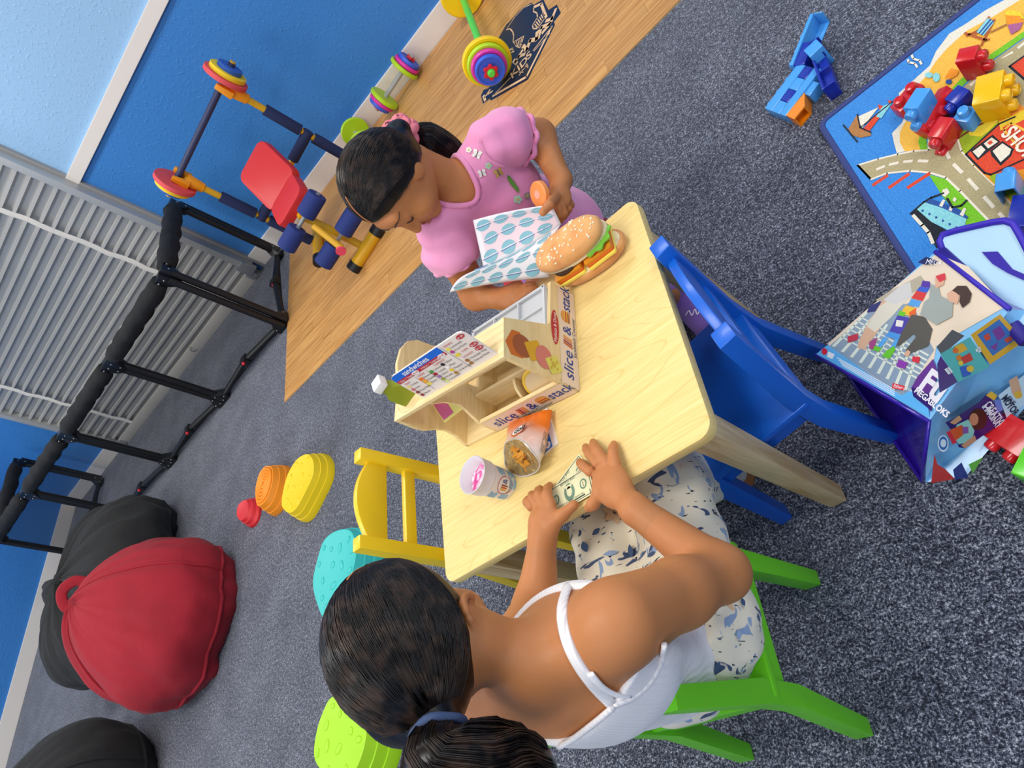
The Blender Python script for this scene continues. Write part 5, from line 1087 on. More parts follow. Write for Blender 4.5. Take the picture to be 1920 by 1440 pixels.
# tower of blocks
for poly, c in (([(1160, 325), (1195, 330), (1200, 360), (1150, 355)], '5a3aa0'), ([(1145, 355), (1195, 360), (1180, 385), (1130, 375)], '3f62c8'), ([(1130, 375), (1180, 385), (1160, 425), (1105, 410)], 'd84038'), ([(1105, 412), (1155, 425), (1140, 455), (1090, 440)], '5aa4e0'), ([(1080, 445), (1130, 460), (1115, 500), (1050, 485)], 'f0c03a'), ([(1130, 455), (1125, 500), (1100, 515), (1095, 480)], 'ea6a30'), ([(1050, 470), (1080, 480), (1070, 500), (1040, 492)], '6cc832'), ([(1040, 492), (1115, 510), (1080, 590), (1000, 570)], '5048a8'), ([(1035, 515), (1070, 520), (1062, 550), (1030, 545)], 'e8e4dc'), ([(1000, 570), (1070, 590), (1045, 610), (980, 595)], '4c98dc'), ([(975, 595), (945, 640), (960, 650), (995, 605)], '5aa8e6'), ([(1030, 605), (1000, 660), (1020, 670), (1045, 612)], '5aa8e6'), ([(930, 640), (965, 650), (950, 668), (920, 660)], '6cc832'), ([(985, 665), (1025, 640), (1030, 660), (1000, 705), (965, 690)], '6cc832'), ([(800, 595), (850, 580), (850, 610), (800, 625)], 'c23a50'), ([(1045, 705), (1092, 722), (1075, 752), (1035, 740)], '9040a8'), ([(1115, 690), (1150, 695), (1145, 725), (1110, 715)], 'd83a40'), ([(905, 620), (945, 600), (925, 655), (905, 655)], 'a84a80')): pr('photo_tower', [poly], c)
pr('photo_trousers', [[(1110, 490), (1170, 500), (1210, 560), (1190, 640), (1095, 680), (1080, 660), (1130, 600), (1120, 580), (1050, 640), (1035, 640), (1060, 580)]], '5c5a52'); pr('photo_shirt', [[(1200, 340), (1240, 360), (1250, 400), (1310, 430), (1305, 500), (1230, 540), (1150, 490), (1170, 430), (1195, 410)]], 'a4aca4'); pr('photo_skin', [[(1225, 310), (1270, 300), (1265, 345), (1225, 365)], [(1280, 390), (1310, 370), (1340, 400), (1330, 440), (1290, 425)], [(1090, 660), (1105, 670), (1095, 692), (1070, 685)]], 'e0b090')
pr('photo_hair', [[(1305, 375), (1330, 352), (1375, 352), (1400, 390), (1390, 430), (1355, 458), (1340, 430), (1345, 400), (1325, 385)]], '4a3830'); pr('photo_block', [[(1225, 305), (1270, 290), (1275, 320), (1245, 335)]], 'd84048')
pr('base_band', [[(650, 680), (700, 640), (1060, 880), (1115, 850), (1190, 900), (1195, 985)]], '62b6ee'); pr('fine_print', [[(750 + 8 * k, 700 + 12 * k), (752 + 8 * k, 696 + 12 * k), (1030, 850 + 12 * k - 2 * k), (1028, 854 + 12 * k - 2 * k)] for k in range(4)], 'dff0fa')
pr('brand_flag', [[(1020, 820), (1078, 835), (1072, 856), (1015, 845)]], 'e0343c'); pt_text('fisher-price', (1024, 833), (1074, 845), 0.0085, 'f4f4f4'); pr('badge', [disc(690, 668, 14, 16, 14)], 'd8283a'); pr('badge_card', [[(708, 668), (740, 682), (728, 705), (702, 694)]], 'eef2f4'); pr('brand_mark', [[(1140, 240), (1180, 212), (1235, 230), (1225, 245), (1180, 250)]], '20205a'); pt_text('MEGA', (1180, 236), (1225, 240), 0.012, 'f4f4f4')
pr('name_panel', [[(1110, 845), (1140, 790), (1215, 705), (1235, 760), (1205, 960)]], '6a3a8e'); pr('name_panel', [[(1110, 840), (1215, 880), (1208, 955), (1120, 885)]], '32206e')
pt_text('Fu', (1168, 800), (1235, 850), 0.05, 'f4f0f4', bold=0.002); pt_text('MEGABLOKS', (1130, 852), (1205, 912), 0.0135, 'f4f0f4', bold=0.0004)
pr('grey_bench_print', [[(1215, 640), (1290, 555), (1350, 585), (1240, 680)]], '6c6a68', F2); pr('purple_panel', [[(1218, 720), (1235, 680), (1320, 805), (1230, 860)]], '5c3a86', F2)
pr('teal_panel', [[(1232, 672), (1375, 590), (1470, 735), (1318, 808)]], '62c4bc', F2); pr('yellow_panel', [[(1378, 580), (1520, 480), (1640, 610), (1472, 722)]], 'f2b934', F2); pr('product_print', [[(1410, 580), (1515, 505), (1598, 600), (1485, 682)]], '4a7ec0', F2); pr('product_print', [[(1480, 560), (1520, 535), (1545, 580), (1510, 610)], [(1470, 640), (1510, 615), (1500, 655)]], '8a4a9a', F2); pr('product_print', [[(1440, 585), (1465, 570), (1475, 600), (1450, 610)], [(1540, 600), (1570, 585), (1580, 605), (1550, 620)]], 'e0563c', F2)
for poly, c in (([(1300, 635), (1340, 618), (1365, 650), (1320, 672)], 'f0bc3a'), (disc(1305, 655, 14, 14, 12), 'ee7a30'), (disc(1322, 690, 14, 14, 12), 'ee8a30'), ([(1330, 690), (1375, 665), (1390, 700), (1345, 720)], 'd8483c'), (disc(1330, 715, 12, 12, 12), 'f2d24a'), ([(1325, 735), (1370, 725), (1380, 770), (1340, 785)], '3f6ac4'), (disc(1375, 742, 18, 16, 12), 'f4c83e')): pr('train_print', [poly], c, F2)
pr('plus_print', [[(1400, 648), (1425, 640), (1428, 652), (1403, 662)], [(1408, 640), (1420, 637), (1428, 660), (1415, 665)], [(1250, 745), (1262, 738), (1282, 765), (1270, 770)], [(1264, 737), (1272, 732), (1292, 757), (1284, 763)]], 'f6f6f2', F2)
pr('pale_panel', [[(1510, 870), (1646, 762), (1760, 700), (1760, 800), (1640, 905), (1555, 990)]], 'cfe8f4', F2); pr('navy_panel', [[(1255, 1000), (1290, 985), (1420, 900), (1455, 860), (1550, 985), (1350, 1125), (1320, 1120), (1300, 1060)]], '2c1a6e', F2)
pr('arm_print', [[(1560, 800), (1600, 775), (1622, 850), (1600, 888), (1575, 860)]], 'e0b08c', F2); pr('toy_print', [disc(1605, 868, 20, 18, 12), [(1450, 870), (1475, 850), (1505, 870), (1490, 895)]], 'eebb3a', F2); pr('toy_print', [[(1490, 895), (1520, 885), (1532, 940), (1505, 955)]], '6a86d4', F2)
pr('hair_print', [disc(1412, 985, 44, 52, 20)], '2a201e', F2); pr('face_print', [disc(1392, 985, 22, 30, 16)], 'c88a66', F2); pr('shirt_print', [[(1310, 1010), (1365, 985), (1395, 1040), (1380, 1090), (1320, 1105), (1290, 1060)]], '8ed0c4', F2); pr('skin_print', [[(1275, 1000), (1320, 965), (1335, 985), (1300, 1010)], [(1330, 1110), (1395, 1060), (1405, 1085), (1350, 1125)]], 'd09a74', F2)
pr('toy_print', [[(1275, 1035), (1335, 1010), (1340, 1060), (1300, 1090)]], 'd8582c', F2); pr('toy_print', [[(1335, 1020), (1365, 1020), (1365, 1050), (1340, 1055)]], '8a5aa0', F2); pr('brand_flag', [[(1258, 1045), (1275, 1040), (1310, 1095), (1290, 1105)]], 'd8283a', F2)
pt_text('CREATIVITY', (1452, 905), (1510, 985), 0.0165, 'f4f4f8', F2, 0.0004); pt_text('& IMAGINATION', (1438, 915), (1495, 1000), 0.0125, 'f4f4f8', F2, 0.0003); pt_text('FINE', (1553, 880), (1575, 905), 0.0125, '20264a', F2); pt_text('MOTOR', (1534, 875), (1570, 925), 0.016, '20264a', F2, 0.0004)
pr('seal_print', [disc(1243, 1100, 26, 40, 20)], 'e8f2f8', F2); pr('seal_print', [disc(1243, 1098, 21, 33, 20)], '2f6fb8', F2); pr('seal_print', [disc(1243, 1098, 14, 20, 18)], 'dfeaf2', F2)
pr('block_print', [[(1185, 1290), (1200, 1150), (1215, 1200), (1250, 1220), (1300, 1270)]], 'cf3a34', F2); pr('block_print', [[(1365, 1200), (1435, 1165), (1385, 1245)]], '74c84a', F2); pr('block_print', [[(1290, 1225), (1330, 1190), (1365, 1262), (1300, 1275)]], '2f3f8a', F2)
# ------------------------------------------------------------------ soft bodies: smooth union of tapered limbs, meshed by surface nets
def cap(a, b, r1, r2=None, k=0.015): return ('c', np.array(a, float), np.array(b, float), r1, r1 if r2 is None else r2, k)
def ell(c, r, R=None, k=0.02): return ('e', np.array(c, float), np.array(r, float), np.eye(3) if R is None else np.array(R, float), k)
def ev(p, X):
    if p[0] == 'c':
        a, b, r1, r2 = p[1:5]; ba = b - a; L = ba @ ba
        t = np.clip(((X - a) @ ba) / L, 0, 1)
        return np.linalg.norm(X - a - t[..., None] * ba, axis=-1) - (r1 + (r2 - r1) * t)
    c, r, R = p[1:4]; q = (X - c) @ R.T            # rows of R are the ellipsoid axes
    k0 = np.linalg.norm(q / r, axis=-1); k1 = np.linalg.norm(q / (r * r), axis=-1) + 1e-9
    return k0 * (k0 - 1) / k1
def smin(a, b, k):
    h = np.clip(0.5 + 0.5 * (b - a) / k, 0, 1); return b * (1 - h) + a * h - k * h * (1 - h)
def at_points(prims, X):
    F = np.full(X.shape[:-1], 0.5)
    for p in prims: F = smin(F, ev(p, X), p[-1])
    return F
def pbox(p):
    if p[0] == 'c':
        r = max(p[3], p[4]); return np.minimum(p[1], p[2]) - r, np.maximum(p[1], p[2]) + r
    r = p[2].max(); return p[1] - r, p[1] + r
class Grid:
    def __init__(s, prims, h, pad=0.03):
        bb = [pbox(p) for p in prims]; s.lo = np.min([b_[0] for b_ in bb], 0) - pad; hi = np.max([b_[1] for b_ in bb], 0) + pad
        s.h = h; s.n = np.ceil((hi - s.lo) / h).astype(int) + 1
        s.ax = [s.lo[i] + h * np.arange(s.n[i]) for i in range(3)]
        s.F = s.field(prims)
    def field(s, prims):
        F = np.full(s.n, 0.08, np.float32)
        for p in prims:
            l, u = pbox(p); m = 0.03 + p[-1]
            i0 = np.clip(np.floor((l - m - s.lo) / s.h).astype(int), 0, s.n); i1 = np.clip(np.ceil((u + m - s.lo) / s.h).astype(int) + 1, 0, s.n)
            if np.any(i1 <= i0): continue
            X = np.stack(np.meshgrid(*[s.ax[k][i0[k]:i1[k]] for k in range(3)], indexing='ij'), -1)
            sl = tuple(slice(i0[k], i1[k]) for k in range(3)); F[sl] = smin(F[sl], ev(p, X).astype(np.float32), p[-1])
        return F
    def xyz(s): return s.ax[0][:, None, None], s.ax[1][None, :, None], s.ax[2][None, None, :]
    def mesh(s, F):
        I = F < 0; S_ = sum(I[a:s.n[0] - 1 + a, b:s.n[1] - 1 + b, c:s.n[2] - 1 + c].astype(np.int8) for a in (0, 1) for b in (0, 1) for c in (0, 1))
        idx = np.argwhere((S_ > 0) & (S_ < 8)); ID = np.full(S_.shape, -1, np.int32); ID[tuple(idx.T)] = np.arange(len(idx))
        pos = np.zeros((len(idx), 3)); cnt = np.zeros(len(idx))
        for d in range(3):
            o = [k for k in range(3) if k != d]
            for a in (0, 1):
                for b in (0, 1):
                    c0 = np.zeros(3, int); c0[o[0]] = a; c0[o[1]] = b; c1 = c0.copy(); c1[d] = 1
                    v0 = F[tuple((idx + c0).T)].astype(float); v1 = F[tuple((idx + c1).T)].astype(float); cr = (v0 < 0) != (v1 < 0)
                    t = np.where(cr, v0 / np.where(cr, v0 - v1, 1), 0)
                    pos += cr[:, None] * (c0 + t[:, None] * (c1 - c0)); cnt += cr
        V = s.lo + (idx + pos / cnt[:, None]) * s.h; Q = []
        for d in range(3):
            o = [(d + 1) % 3, (d + 2) % 3]
            sl0 = [slice(None)] * 3; sl1 = [slice(None)] * 3; sl0[d] = slice(0, -1); sl1[d] = slice(1, None)
            A0, A1 = I[tuple(sl0)], I[tuple(sl1)]; e = np.argwhere(A0 != A1)
            e = e[(e[:, o[0]] > 0) & (e[:, o[1]] > 0) & (e[:, o[0]] < s.n[o[0]] - 1) & (e[:, o[1]] < s.n[o[1]] - 1)]
            if not len(e): continue
            def cid(da, db): q = e.copy(); q[:, o[0]] -= da; q[:, o[1]] -= db; return ID[tuple(q.T)]
            q = np.stack([cid(1, 1), cid(0, 1), cid(0, 0), cid(1, 0)], 1); f = ~A0[tuple(e.T)]; q[f] = q[f][:, ::-1]; Q.append(q)
        return V, np.concatenate(Q)
def net_obj(name, VQ, m, parent, base, label=None):
    V, Q = VQ; me = bpy.data.meshes.new(name); me.from_pydata((V - np.array(base)).tolist(), [], Q.tolist()); me.polygons.foreach_set('use_smooth', [True] * len(me.polygons)); me.update()
    return mesh_obj(name, me, m, parent, label)
def join_nets(*L):
    V = []; Q = []; n = 0
    for v, q in L: V.append(v); Q.append(q + n); n += len(v)
    return np.concatenate(V), np.concatenate(Q)
def trace(prims, px, py, t0=0.4, t1=2.2):
    d = ray(px, py); t = t0
    for _ in range(90):
        v = float(at_points(prims, (EYE + d * t)[None])[0])
        if v < 0.0004: break
        t += v * 0.8
        if t > t1: break
    return EYE + d * t
def unit(v): v = np.array(v, float); return v / np.linalg.norm(v)
def hframe(r, f):
    f = unit(f); r = np.array(r, float); r = unit(r - f * (r @ f)); return r, f, np.cross(r, f)
M_skin = mat('skin_tan', 'bc7a49', 0.5, spec=0.35, sss=0.12, bump=(160, 0.08, 0.003)); M_lip = mat('lip', 'a8584c', 0.4, spec=0.4); M_nail = mat('nail', 'd9a287', 0.3)
def hairmat(name, c, c2):
    m = mat(name, c, 0.34, spec=0.32, var=(55, c2, 0.45, 0.65)); m.node_tree.nodes['Principled BSDF'].inputs['Anisotropic'].default_value = 0.5; return m
M_hair = hairmat('hair_black', '0e0a09', '1a1310'); M_hair2 = hairmat('hair_strand', '120d0b', '3a2b22')
def finger(k, t, bend, r0, r1, z=0.0):
    """knuckle k to tip t with a raised middle joint"""
    k = np.array(k, float); t = np.array(t, float); m = k * 0.48 + t * 0.52 + np.array([0, 0, bend]); q = k * 0.2 + t * 0.8 + np.array([0, 0, bend * 0.75])
    return [cap(k, m, r0, (r0 + r1) / 2, 0.004), cap(m, q, (r0 + r1) / 2, r1, 0.004), cap(q, t, r1, r1 * 0.92, 0.004)]
def strands(name, starts, path, r, m, parent, base, taper=True):
    """thin hair strands: path(start, t) -> point"""
    V = []; F = []
    for s0 in starts:
        pts = [np.array(path(s0, t)) for t in np.linspace(0, 1, 16)]; n = len(V)
        for i, p in enumerate(pts):
            d = pts[min(i + 1, 15)] - pts[max(i - 1, 0)]; d = d / (np.linalg.norm(d) + 1e-9); a = np.cross(d, (0.31, 0.52, 0.79)); a /= np.linalg.norm(a); b = np.cross(d, a)
            w = r * (0.35 + 0.65 * math.sin(PI * min(max(i / 15, 0.06), 0.94)))
            for k in range(3): c = 2 * PI * k / 3; V.append(p + w * (a * math.cos(c) + b * math.sin(c)) - base)
        for i in range(15):
            for k in range(3): F.append((n + i * 3 + k, n + i * 3 + (k + 1) % 3, n + (i + 1) * 3 + (k + 1) % 3, n + (i + 1) * 3 + k))
    me = bpy.data.meshes.new(name); me.from_pydata(np.array(V).tolist(), [], F); me.polygons.foreach_set('use_smooth', [True] * len(me.polygons)); me.update()
    o = mesh_obj(name, me, m, parent); o['kind'] = 'stuff'; return o

# ================================================================== girl in white
base = np.array([-0.65, 0.30, 0.285])
gw = thing('person', 'girl in white ribbed camisole and floral trousers touching play money', 'person', tuple(base))
pel, wai, che = np.array([-0.650, 0.285, 0.36]), np.array([-0.640, 0.250, 0.47]), np.array([-0.612, 0.232, 0.59])
shR, shL = np.array([-0.494, 0.243, 0.668]), np.array([-0.726, 0.222, 0.664])
nkb, nkt = np.array([-0.612, 0.230, 0.70]), np.array([-0.634, 0.250, 0.765])
elR, wrR = np.array([-0.461, 0.318, 0.482]), np.array([-0.537, 0.432, 0.528])
elL, wrL = np.array([-0.778, 0.380, 0.505]), np.array([-0.730, 0.470, 0.520])
ax_t = hframe((0.985, 0.14, 0), (-0.14, 0.985, 0)); RT = np.stack([ax_t[0], ax_t[1], ax_t[2]])
torso = [ell(pel, (0.112, 0.098, 0.088), RT, 0.03), ell(wai, (0.090, 0.074, 0.10), RT, 0.03), ell(che, (0.106, 0.084, 0.105), RT, 0.04), ell((shR + shL) / 2 + np.array([0.0, 0.004, -0.022]), (0.100, 0.078, 0.048), RT, 0.035), cap(shR * 0.88 + shL * 0.12, shL * 0.88 + shR * 0.12, 0.043, 0.043, 0.035), cap(nkb + np.array([0, -0.014, 0.004]), shR * 0.7 + nkb * 0.3 + np.array([0, -0.014, 0.002]), 0.028, 0.028, 0.03), cap(nkb + np.array([0, -0.014, 0.004]), shL * 0.7 + nkb * 0.3 + np.array([0, -0.016, 0.004]), 0.032, 0.030, 0.03),
         cap(nkb - np.array([0, 0, 0.02]), nkt, 0.040, 0.034, 0.025)]
arms = [cap(shR, shR * 0.45 + elR * 0.55, 0.047, 0.040, 0.03), cap(shR * 0.45 + elR * 0.55, elR, 0.040, 0.034, 0.02), cap(elR, wrR, 0.035, 0.0215, 0.02), cap(shL, elL, 0.045, 0.034, 0.03), cap(elL, wrL, 0.035, 0.0215, 0.02)]
hip = [np.array([-0.590, 0.305, 0.345]), np.array([-0.712, 0.310, 0.345])]; kne = [np.array([-0.585, 0.530, 0.355]), np.array([-0.722, 0.520, 0.355])]; ank = [np.array([-0.600, 0.660, 0.055]), np.array([-0.725, 0.640, 0.055])]
legs = [cap(hip[i], kne[i], 0.070, 0.050, 0.03) for i in (0, 1)] + [cap(kne[i], ank[i], 0.047, 0.028, 0.02) for i in (0, 1)] + [cap(ank[i] + [0, -0.01, -0.015], ank[i] + [0, 0.085, -0.03], 0.026, 0.020, 0.02) for i in (0, 1)]
H = np.array([-0.680, 0.260, 0.826]); hr, hf, hu = hframe((0.93, 0.22, -0.25), (-0.30, 0.856, -0.42)); HR = np.stack([hr, hf, hu])
def HP(a, b, c, H_=H, R_=HR): return H_ + a * R_[0] + b * R_[1] + c * R_[2]
head = [ell(H, (0.069, 0.086, 0.087), HR, 0.02), ell(HP(0, 0.040, -0.046), (0.052, 0.048, 0.050), HR, 0.025), cap(HP(0.0, -0.02, -0.055), nkt, 0.040, 0.034, 0.02), cap(HP(0, 0.088, -0.02), HP(0, 0.101, -0.032), 0.010, 0.011, 0.012), ell(HP(0, 0.078, -0.086), (0.020, 0.014, 0.014), HR, 0.02),
        ell(HP(0.0745, 0.008, -0.030), (0.009, 0.018, 0.027), HR, 0.005), ell(HP(0.079, 0.006, -0.053), (0.006, 0.008, 0.009), HR, 0.005)] + [cap(HP(0.081 + 0.003 * math.sin(q), 0.008 - 0.020 * math.cos(q), -0.028 + 0.028 * math.sin(q)), HP(0.081 + 0.003 * math.sin(q + 0.45), 0.008 - 0.020 * math.cos(q + 0.45), -0.028 + 0.028 * math.sin(q + 0.45)), 0.0045, 0.0045, 0.003) for q in np.arange(-0.9, 2.6, 0.45)] + [ell(HP(-0.071, -0.006, -0.030), (0.008, 0.019, 0.027), HR, 0.006), ell(HP(0.05, 0.05, -0.04), (0.022, 0.025, 0.022), HR, 0.02)]
# hands
TT = TZ
def tp(px, py, z): return P(px, py, z)
palmR = P(1139, 901, 0.519); zR = TZ + 0.0085
hx = unit(palmR - wrR); hy = unit(np.cross((0, 0, 1), hx)); hz = np.cross(hx, hy); RHp = np.stack([hx, hy, hz])
handR = [cap(wrR, wrR * 0.3 + palmR * 0.7, 0.0205, 0.019, 0.012), ell(palmR, (0.033, 0.0315, 0.0130), RHp, 0.010), ell(palmR * 0.7 + wrR * 0.3, (0.032, 0.029, 0.0155), RHp, 0.012)]
kn = [P(1106, 884, 0.522), P(1120, 868, 0.523), P(1136, 866, 0.522), P(1154, 869, 0.520)]; tips = [P(1087, 866, zR + 0.004), P(1098, 838, zR), P(1112, 829, zR), P(1151, 833, zR)]
knR, tipsR = kn, tips
for k_, t_ in zip(kn, tips): handR += finger(k_, t_, 0.0035, 0.0084, 0.0066)
handR += [cap(P(1125, 925, 0.518), P(1112, 945, 0.513), 0.0115, 0.0095, 0.008), cap(P(1112, 945, 0.513), P(1104, 952, 0.509), 0.0095, 0.0075, 0.005)]
palmL = P(1020, 971, 0.521); hx = unit(palmL - wrL); hy = unit(np.cross((0, 0, 1), hx)); hz = np.cross(hx, hy); RHl = np.stack([hx, hy, hz])
handL = [cap(wrL, wrL * 0.3 + palmL * 0.7, 0.0205, 0.020, 0.012), ell(palmL, (0.029, 0.0295, 0.0135), RHl, 0.010), ell(palmL * 0.65 + wrL * 0.35, (0.030, 0.029, 0.016), RHl, 0.012)]
kn = [P(1033, 946, 0.524), P(1021, 944, 0.526), P(1008, 946, 0.525), P(996, 950, 0.521)]; tips = [P(1031, 910, zR + 0.003), P(1013, 916, zR), P(1001, 926, zR), P(994, 937, zR)]
knL_, tipsL = kn, tips
for k_, t_ in zip(kn, tips): handL += finger(k_, t_, 0.008, 0.0084, 0.0066)
handL += [cap(P(1035, 985, 0.520), P(1055, 965, 0.518), 0.0125, 0.0100, 0.008), cap(P(1055, 965, 0.518), P(1076, 947, zR + 0.005), 0.0098, 0.0078, 0.005)]
G = Grid(torso + arms + legs + head, 0.0042)
VQ = G.mesh(G.F); hs = []
for hp, a_, w_ in ((handR, elR, wrR), (handL, elL, wrL)):
    q = [cap(w_ + (a_ - w_) * 0.25, w_, 0.0215 + 0.0135 * 0.25, 0.0215, 0.015)] + hp; g2 = Grid(q, 0.0019, 0.012); hs.append(g2.mesh(g2.F))
net_obj('body', join_nets(VQ, *hs), M_skin, gw, base)
WB = torso + arms + head
# camisole
x, y, z = G.xyz(); T = G.field(torso)
ztop = 0.648 + 0.022 * np.clip((y - 0.19) / 0.11, 0, 1) - 0.9 * np.clip(-0.655 - x, 0, 0.05) * (y < 0.24)
armh = G.field([cap(shR + np.array([0.01, 0.0, 0.03]), shR + np.array([0.02, 0.01, -0.045]), 0.052, 0.045), cap(shL + np.array([-0.01, 0.0, 0.03]), shL + np.array([-0.02, 0.01, -0.045]), 0.052, 0.045)])
cam_ = np.maximum(np.maximum(T - 0.0055, (z - ztop) * 0.9), np.maximum(-armh, 0.372 + 0.12 * (0.25 - y) - z))
def ribmat(name, c, scale, axis):
    m = mat(name, c, 0.85, sheen=0.3); nt = m.node_tree; N = nt.nodes.new; L = nt.links.new; tc = N('ShaderNodeTexCoord'); w = N('ShaderNodeTexWave'); w.inputs['Scale'].default_value = scale; w.bands_direction = axis
    L(tc.outputs['Object'], w.inputs[0]); bp = N('ShaderNodeBump'); bp.inputs['Strength'].default_value = 0.5; bp.inputs['Distance'].default_value = 0.0015; L(w.outputs['Fac'], bp.inputs['Height']); L(bp.outputs[0], nt.nodes['Principled BSDF'].inputs['Normal']); return m
M_cami = ribmat('white_rib_knit', 'f1ebe8', 62, 'X')
net_obj('camisole', G.mesh(cam_), M_cami, gw, base, 'white ribbed knit camisole')
def strap(pxs, prims, r, name, m, par, bs, off=0.003, flat=0.45):
    pxs = [(p.x, p.y) for p in catmull([(q[0], q[1], 0) for q in pxs], 5)]; pts = [trace(prims, *q) for q in pxs]; eps = 1e-3; out = []; nr = []
    for p in pts:
        g = np.array([float(at_points(prims, (p + eps * np.eye(3)[i])[None])[0] - at_points(prims, (p - eps * np.eye(3)[i])[None])[0]) for i in range(3)]); g = unit(g); out.append(p + g * off - bs); nr.append(g)
    c = [Vector(p) for p in out]; b = B(); b.tube(c, r, 8, flat=flat, up=tuple(nr[0])); return b.build(name, m, par, smooth=180)
strap([(1066, 1100), (1058, 1140), (1062, 1185), (1080, 1232), (1112, 1280), (1146, 1318)], WB, 0.0066, 'shoulder_strap', M_cami, gw, base)
strap([(1106, 1258), (1126, 1282), (1150, 1298), (1176, 1304)], WB, 0.0052, 'inner_strap', mat('white_elastic', 'f4f0ee', 0.5), gw, base)
strap([(1146, 1318), (1185, 1302), (1215, 1275), (1234, 1240), (1240, 1205)], torso + arms, 0.0042, 'armhole_trim', M_cami, gw, base, 0.004, 0.8)
strap([(1146, 1318), (1115, 1345), (1080, 1372), (1050, 1390)], torso, 0.0042, 'neckline_trim', M_cami, gw, base, 0.006, 0.8)
# trousers
def floral():
    m = mat('floral_cotton', 'e6dcc4', 0.85, sheen=0.2); nt = m.node_tree; b = nt.nodes['Principled BSDF']; N = nt.nodes.new; L = nt.links.new; tc = N('ShaderNodeTexCoord'); prev = None
    col = lin('e6dcc4') + [1]
    for k, (sc_, c, lo_, st) in enumerate(((14, 'e2b98c', 0.73, (1, 1, 1)), (22, '3a4c6c', 0.685, (1, 2.4, 1.6)), (26, '8aa0bd', 0.70, (2.2, 1, 1.4)), (48, '262c3c', 0.735, (1.0, 2.8, 1)))):
        mp = N('ShaderNodeMapping'); mp.inputs['Scale'].default_value = st; mp.inputs['Location'].default_value = (k * 3.1, k * 1.7, 0); mp.inputs['Rotation'].default_value = (0.3 * k, 0.5, 0.8 * k); L(tc.outputs['Object'], mp.inputs[0])
        n = N('ShaderNodeTexNoise'); n.inputs['Scale'].default_value = sc_; n.inputs['Detail'].default_value = 1.2; n.inputs['Distortion'].default_value = 0.8; L(mp.outputs[0], n.inputs['Vector'])
        r = N('ShaderNodeValToRGB'); r.color_ramp.elements[0].position = lo_ - 0.05; r.color_ramp.elements[1].position = lo_ - 0.03; L(n.outputs['Fac'], r.inputs[0])
        mx = N('ShaderNodeMix'); mx.data_type = 'RGBA'; mx.inputs[7].default_value = lin(c) + [1]; L(r.outputs[0], mx.inputs[0])
        if prev is None: mx.inputs[6].default_value = col
        else: L(prev, mx.inputs[6])
        prev = mx.outputs[2]
    L(prev, b.inputs['Base Color']); return m
M_flor = floral()
pl_ = [ell(pel, (0.120, 0.104, 0.085), RT, 0.03)] + [cap(hip[i], kne[i] + [0, 0.0, -0.005], 0.082, 0.068, 0.03) for i in (0, 1)] + [cap(kne[i], ank[i] + [0, 0, 0.05], 0.062, 0.054, 0.02) for i in (0, 1)]
PG = G.field(pl_); wob = 0.0035 * np.sin(x * 70 + y * 40) * np.sin(z * 60 + y * 55)
PF = np.maximum(PG + wob, np.maximum(np.where(y < 0.36, z - (0.415 + 0.12 * (0.25 - y)), -1.0), np.maximum(0.10 - z, 0.2875 - z + np.where(y > 0.42, -1.0, 0.0))))
net_obj('trousers', G.mesh(PF.astype(np.float32)), M_flor, gw, base, 'cream floral print trousers')
# larger leaves and blossoms of the print
def cloth_print(name, px, poly, m, prims, off=0.0012):
    b = B(); w = [trace(prims, px[0] + q[0], px[1] + q[1]) for q in poly]
    if float(at_points(prims, np.array(w)).max()) > 0.003: return
    c = sum(w) / len(w); vd = unit(EYE - c); b.add([tuple(q + vd * 0.006 - base) for q in w], [tuple(range(len(w)))]); b.build(name, m, gw, smooth=0)
def leafp(L_, W_, a): return [(L_ * t * math.cos(a) - s * W_ * math.sin(PI * t) * math.sin(a), L_ * t * math.sin(a) + s * W_ * math.sin(PI * t) * math.cos(a)) for s, ts in ((1, (0, .2, .4, .6, .8, 1)), (-1, (.8, .6, .4, .2))) for t in ts]
M_lf = mat('print_leaf_blue', '3f5578', 0.85); M_lf2 = mat('print_leaf_pale', '93a8c4', 0.85); M_bl = mat('print_blossom', 'e4bd92', 0.85); M_bl2 = mat('print_blossom_heart', '5a4436', 0.85)
for (qx, qy), L_, W_, a, m in (((1062, 1020), 26, 8, 0.6, M_lf), ((1075, 1045), 24, 8, -0.9, M_lf), ((1092, 1015), 22, 7, 1.2, M_lf), ((1195, 985), 26, 7, 0.9, M_lf), ((1215, 1000), 24, 7, 0.2, M_lf2), ((1180, 1020), 26, 5, 1.4, M_lf), ((1130, 1040), 30, 5, -0.2, M_lf2), ((1125, 990), 20, 5, 2.4, M_lf), ((1385, 1180), 20, 5, 1.5, M_lf2), ((1350, 1240), 26, 5, 2.0, M_lf), ((1390, 1120), 18, 4, 1.2, M_lf)):
    cloth_print('leaf_print', (qx, qy), leafp(L_, W_, a), m, pl_)
for a in range(6): cloth_print('blossom_print', (1153, 960), leafp(24, 7, a * PI / 3 + 0.3), M_bl, pl_)
cloth_print('blossom_print', (1153, 960), disc(0, 0, 4, n=8), M_bl2, pl_)
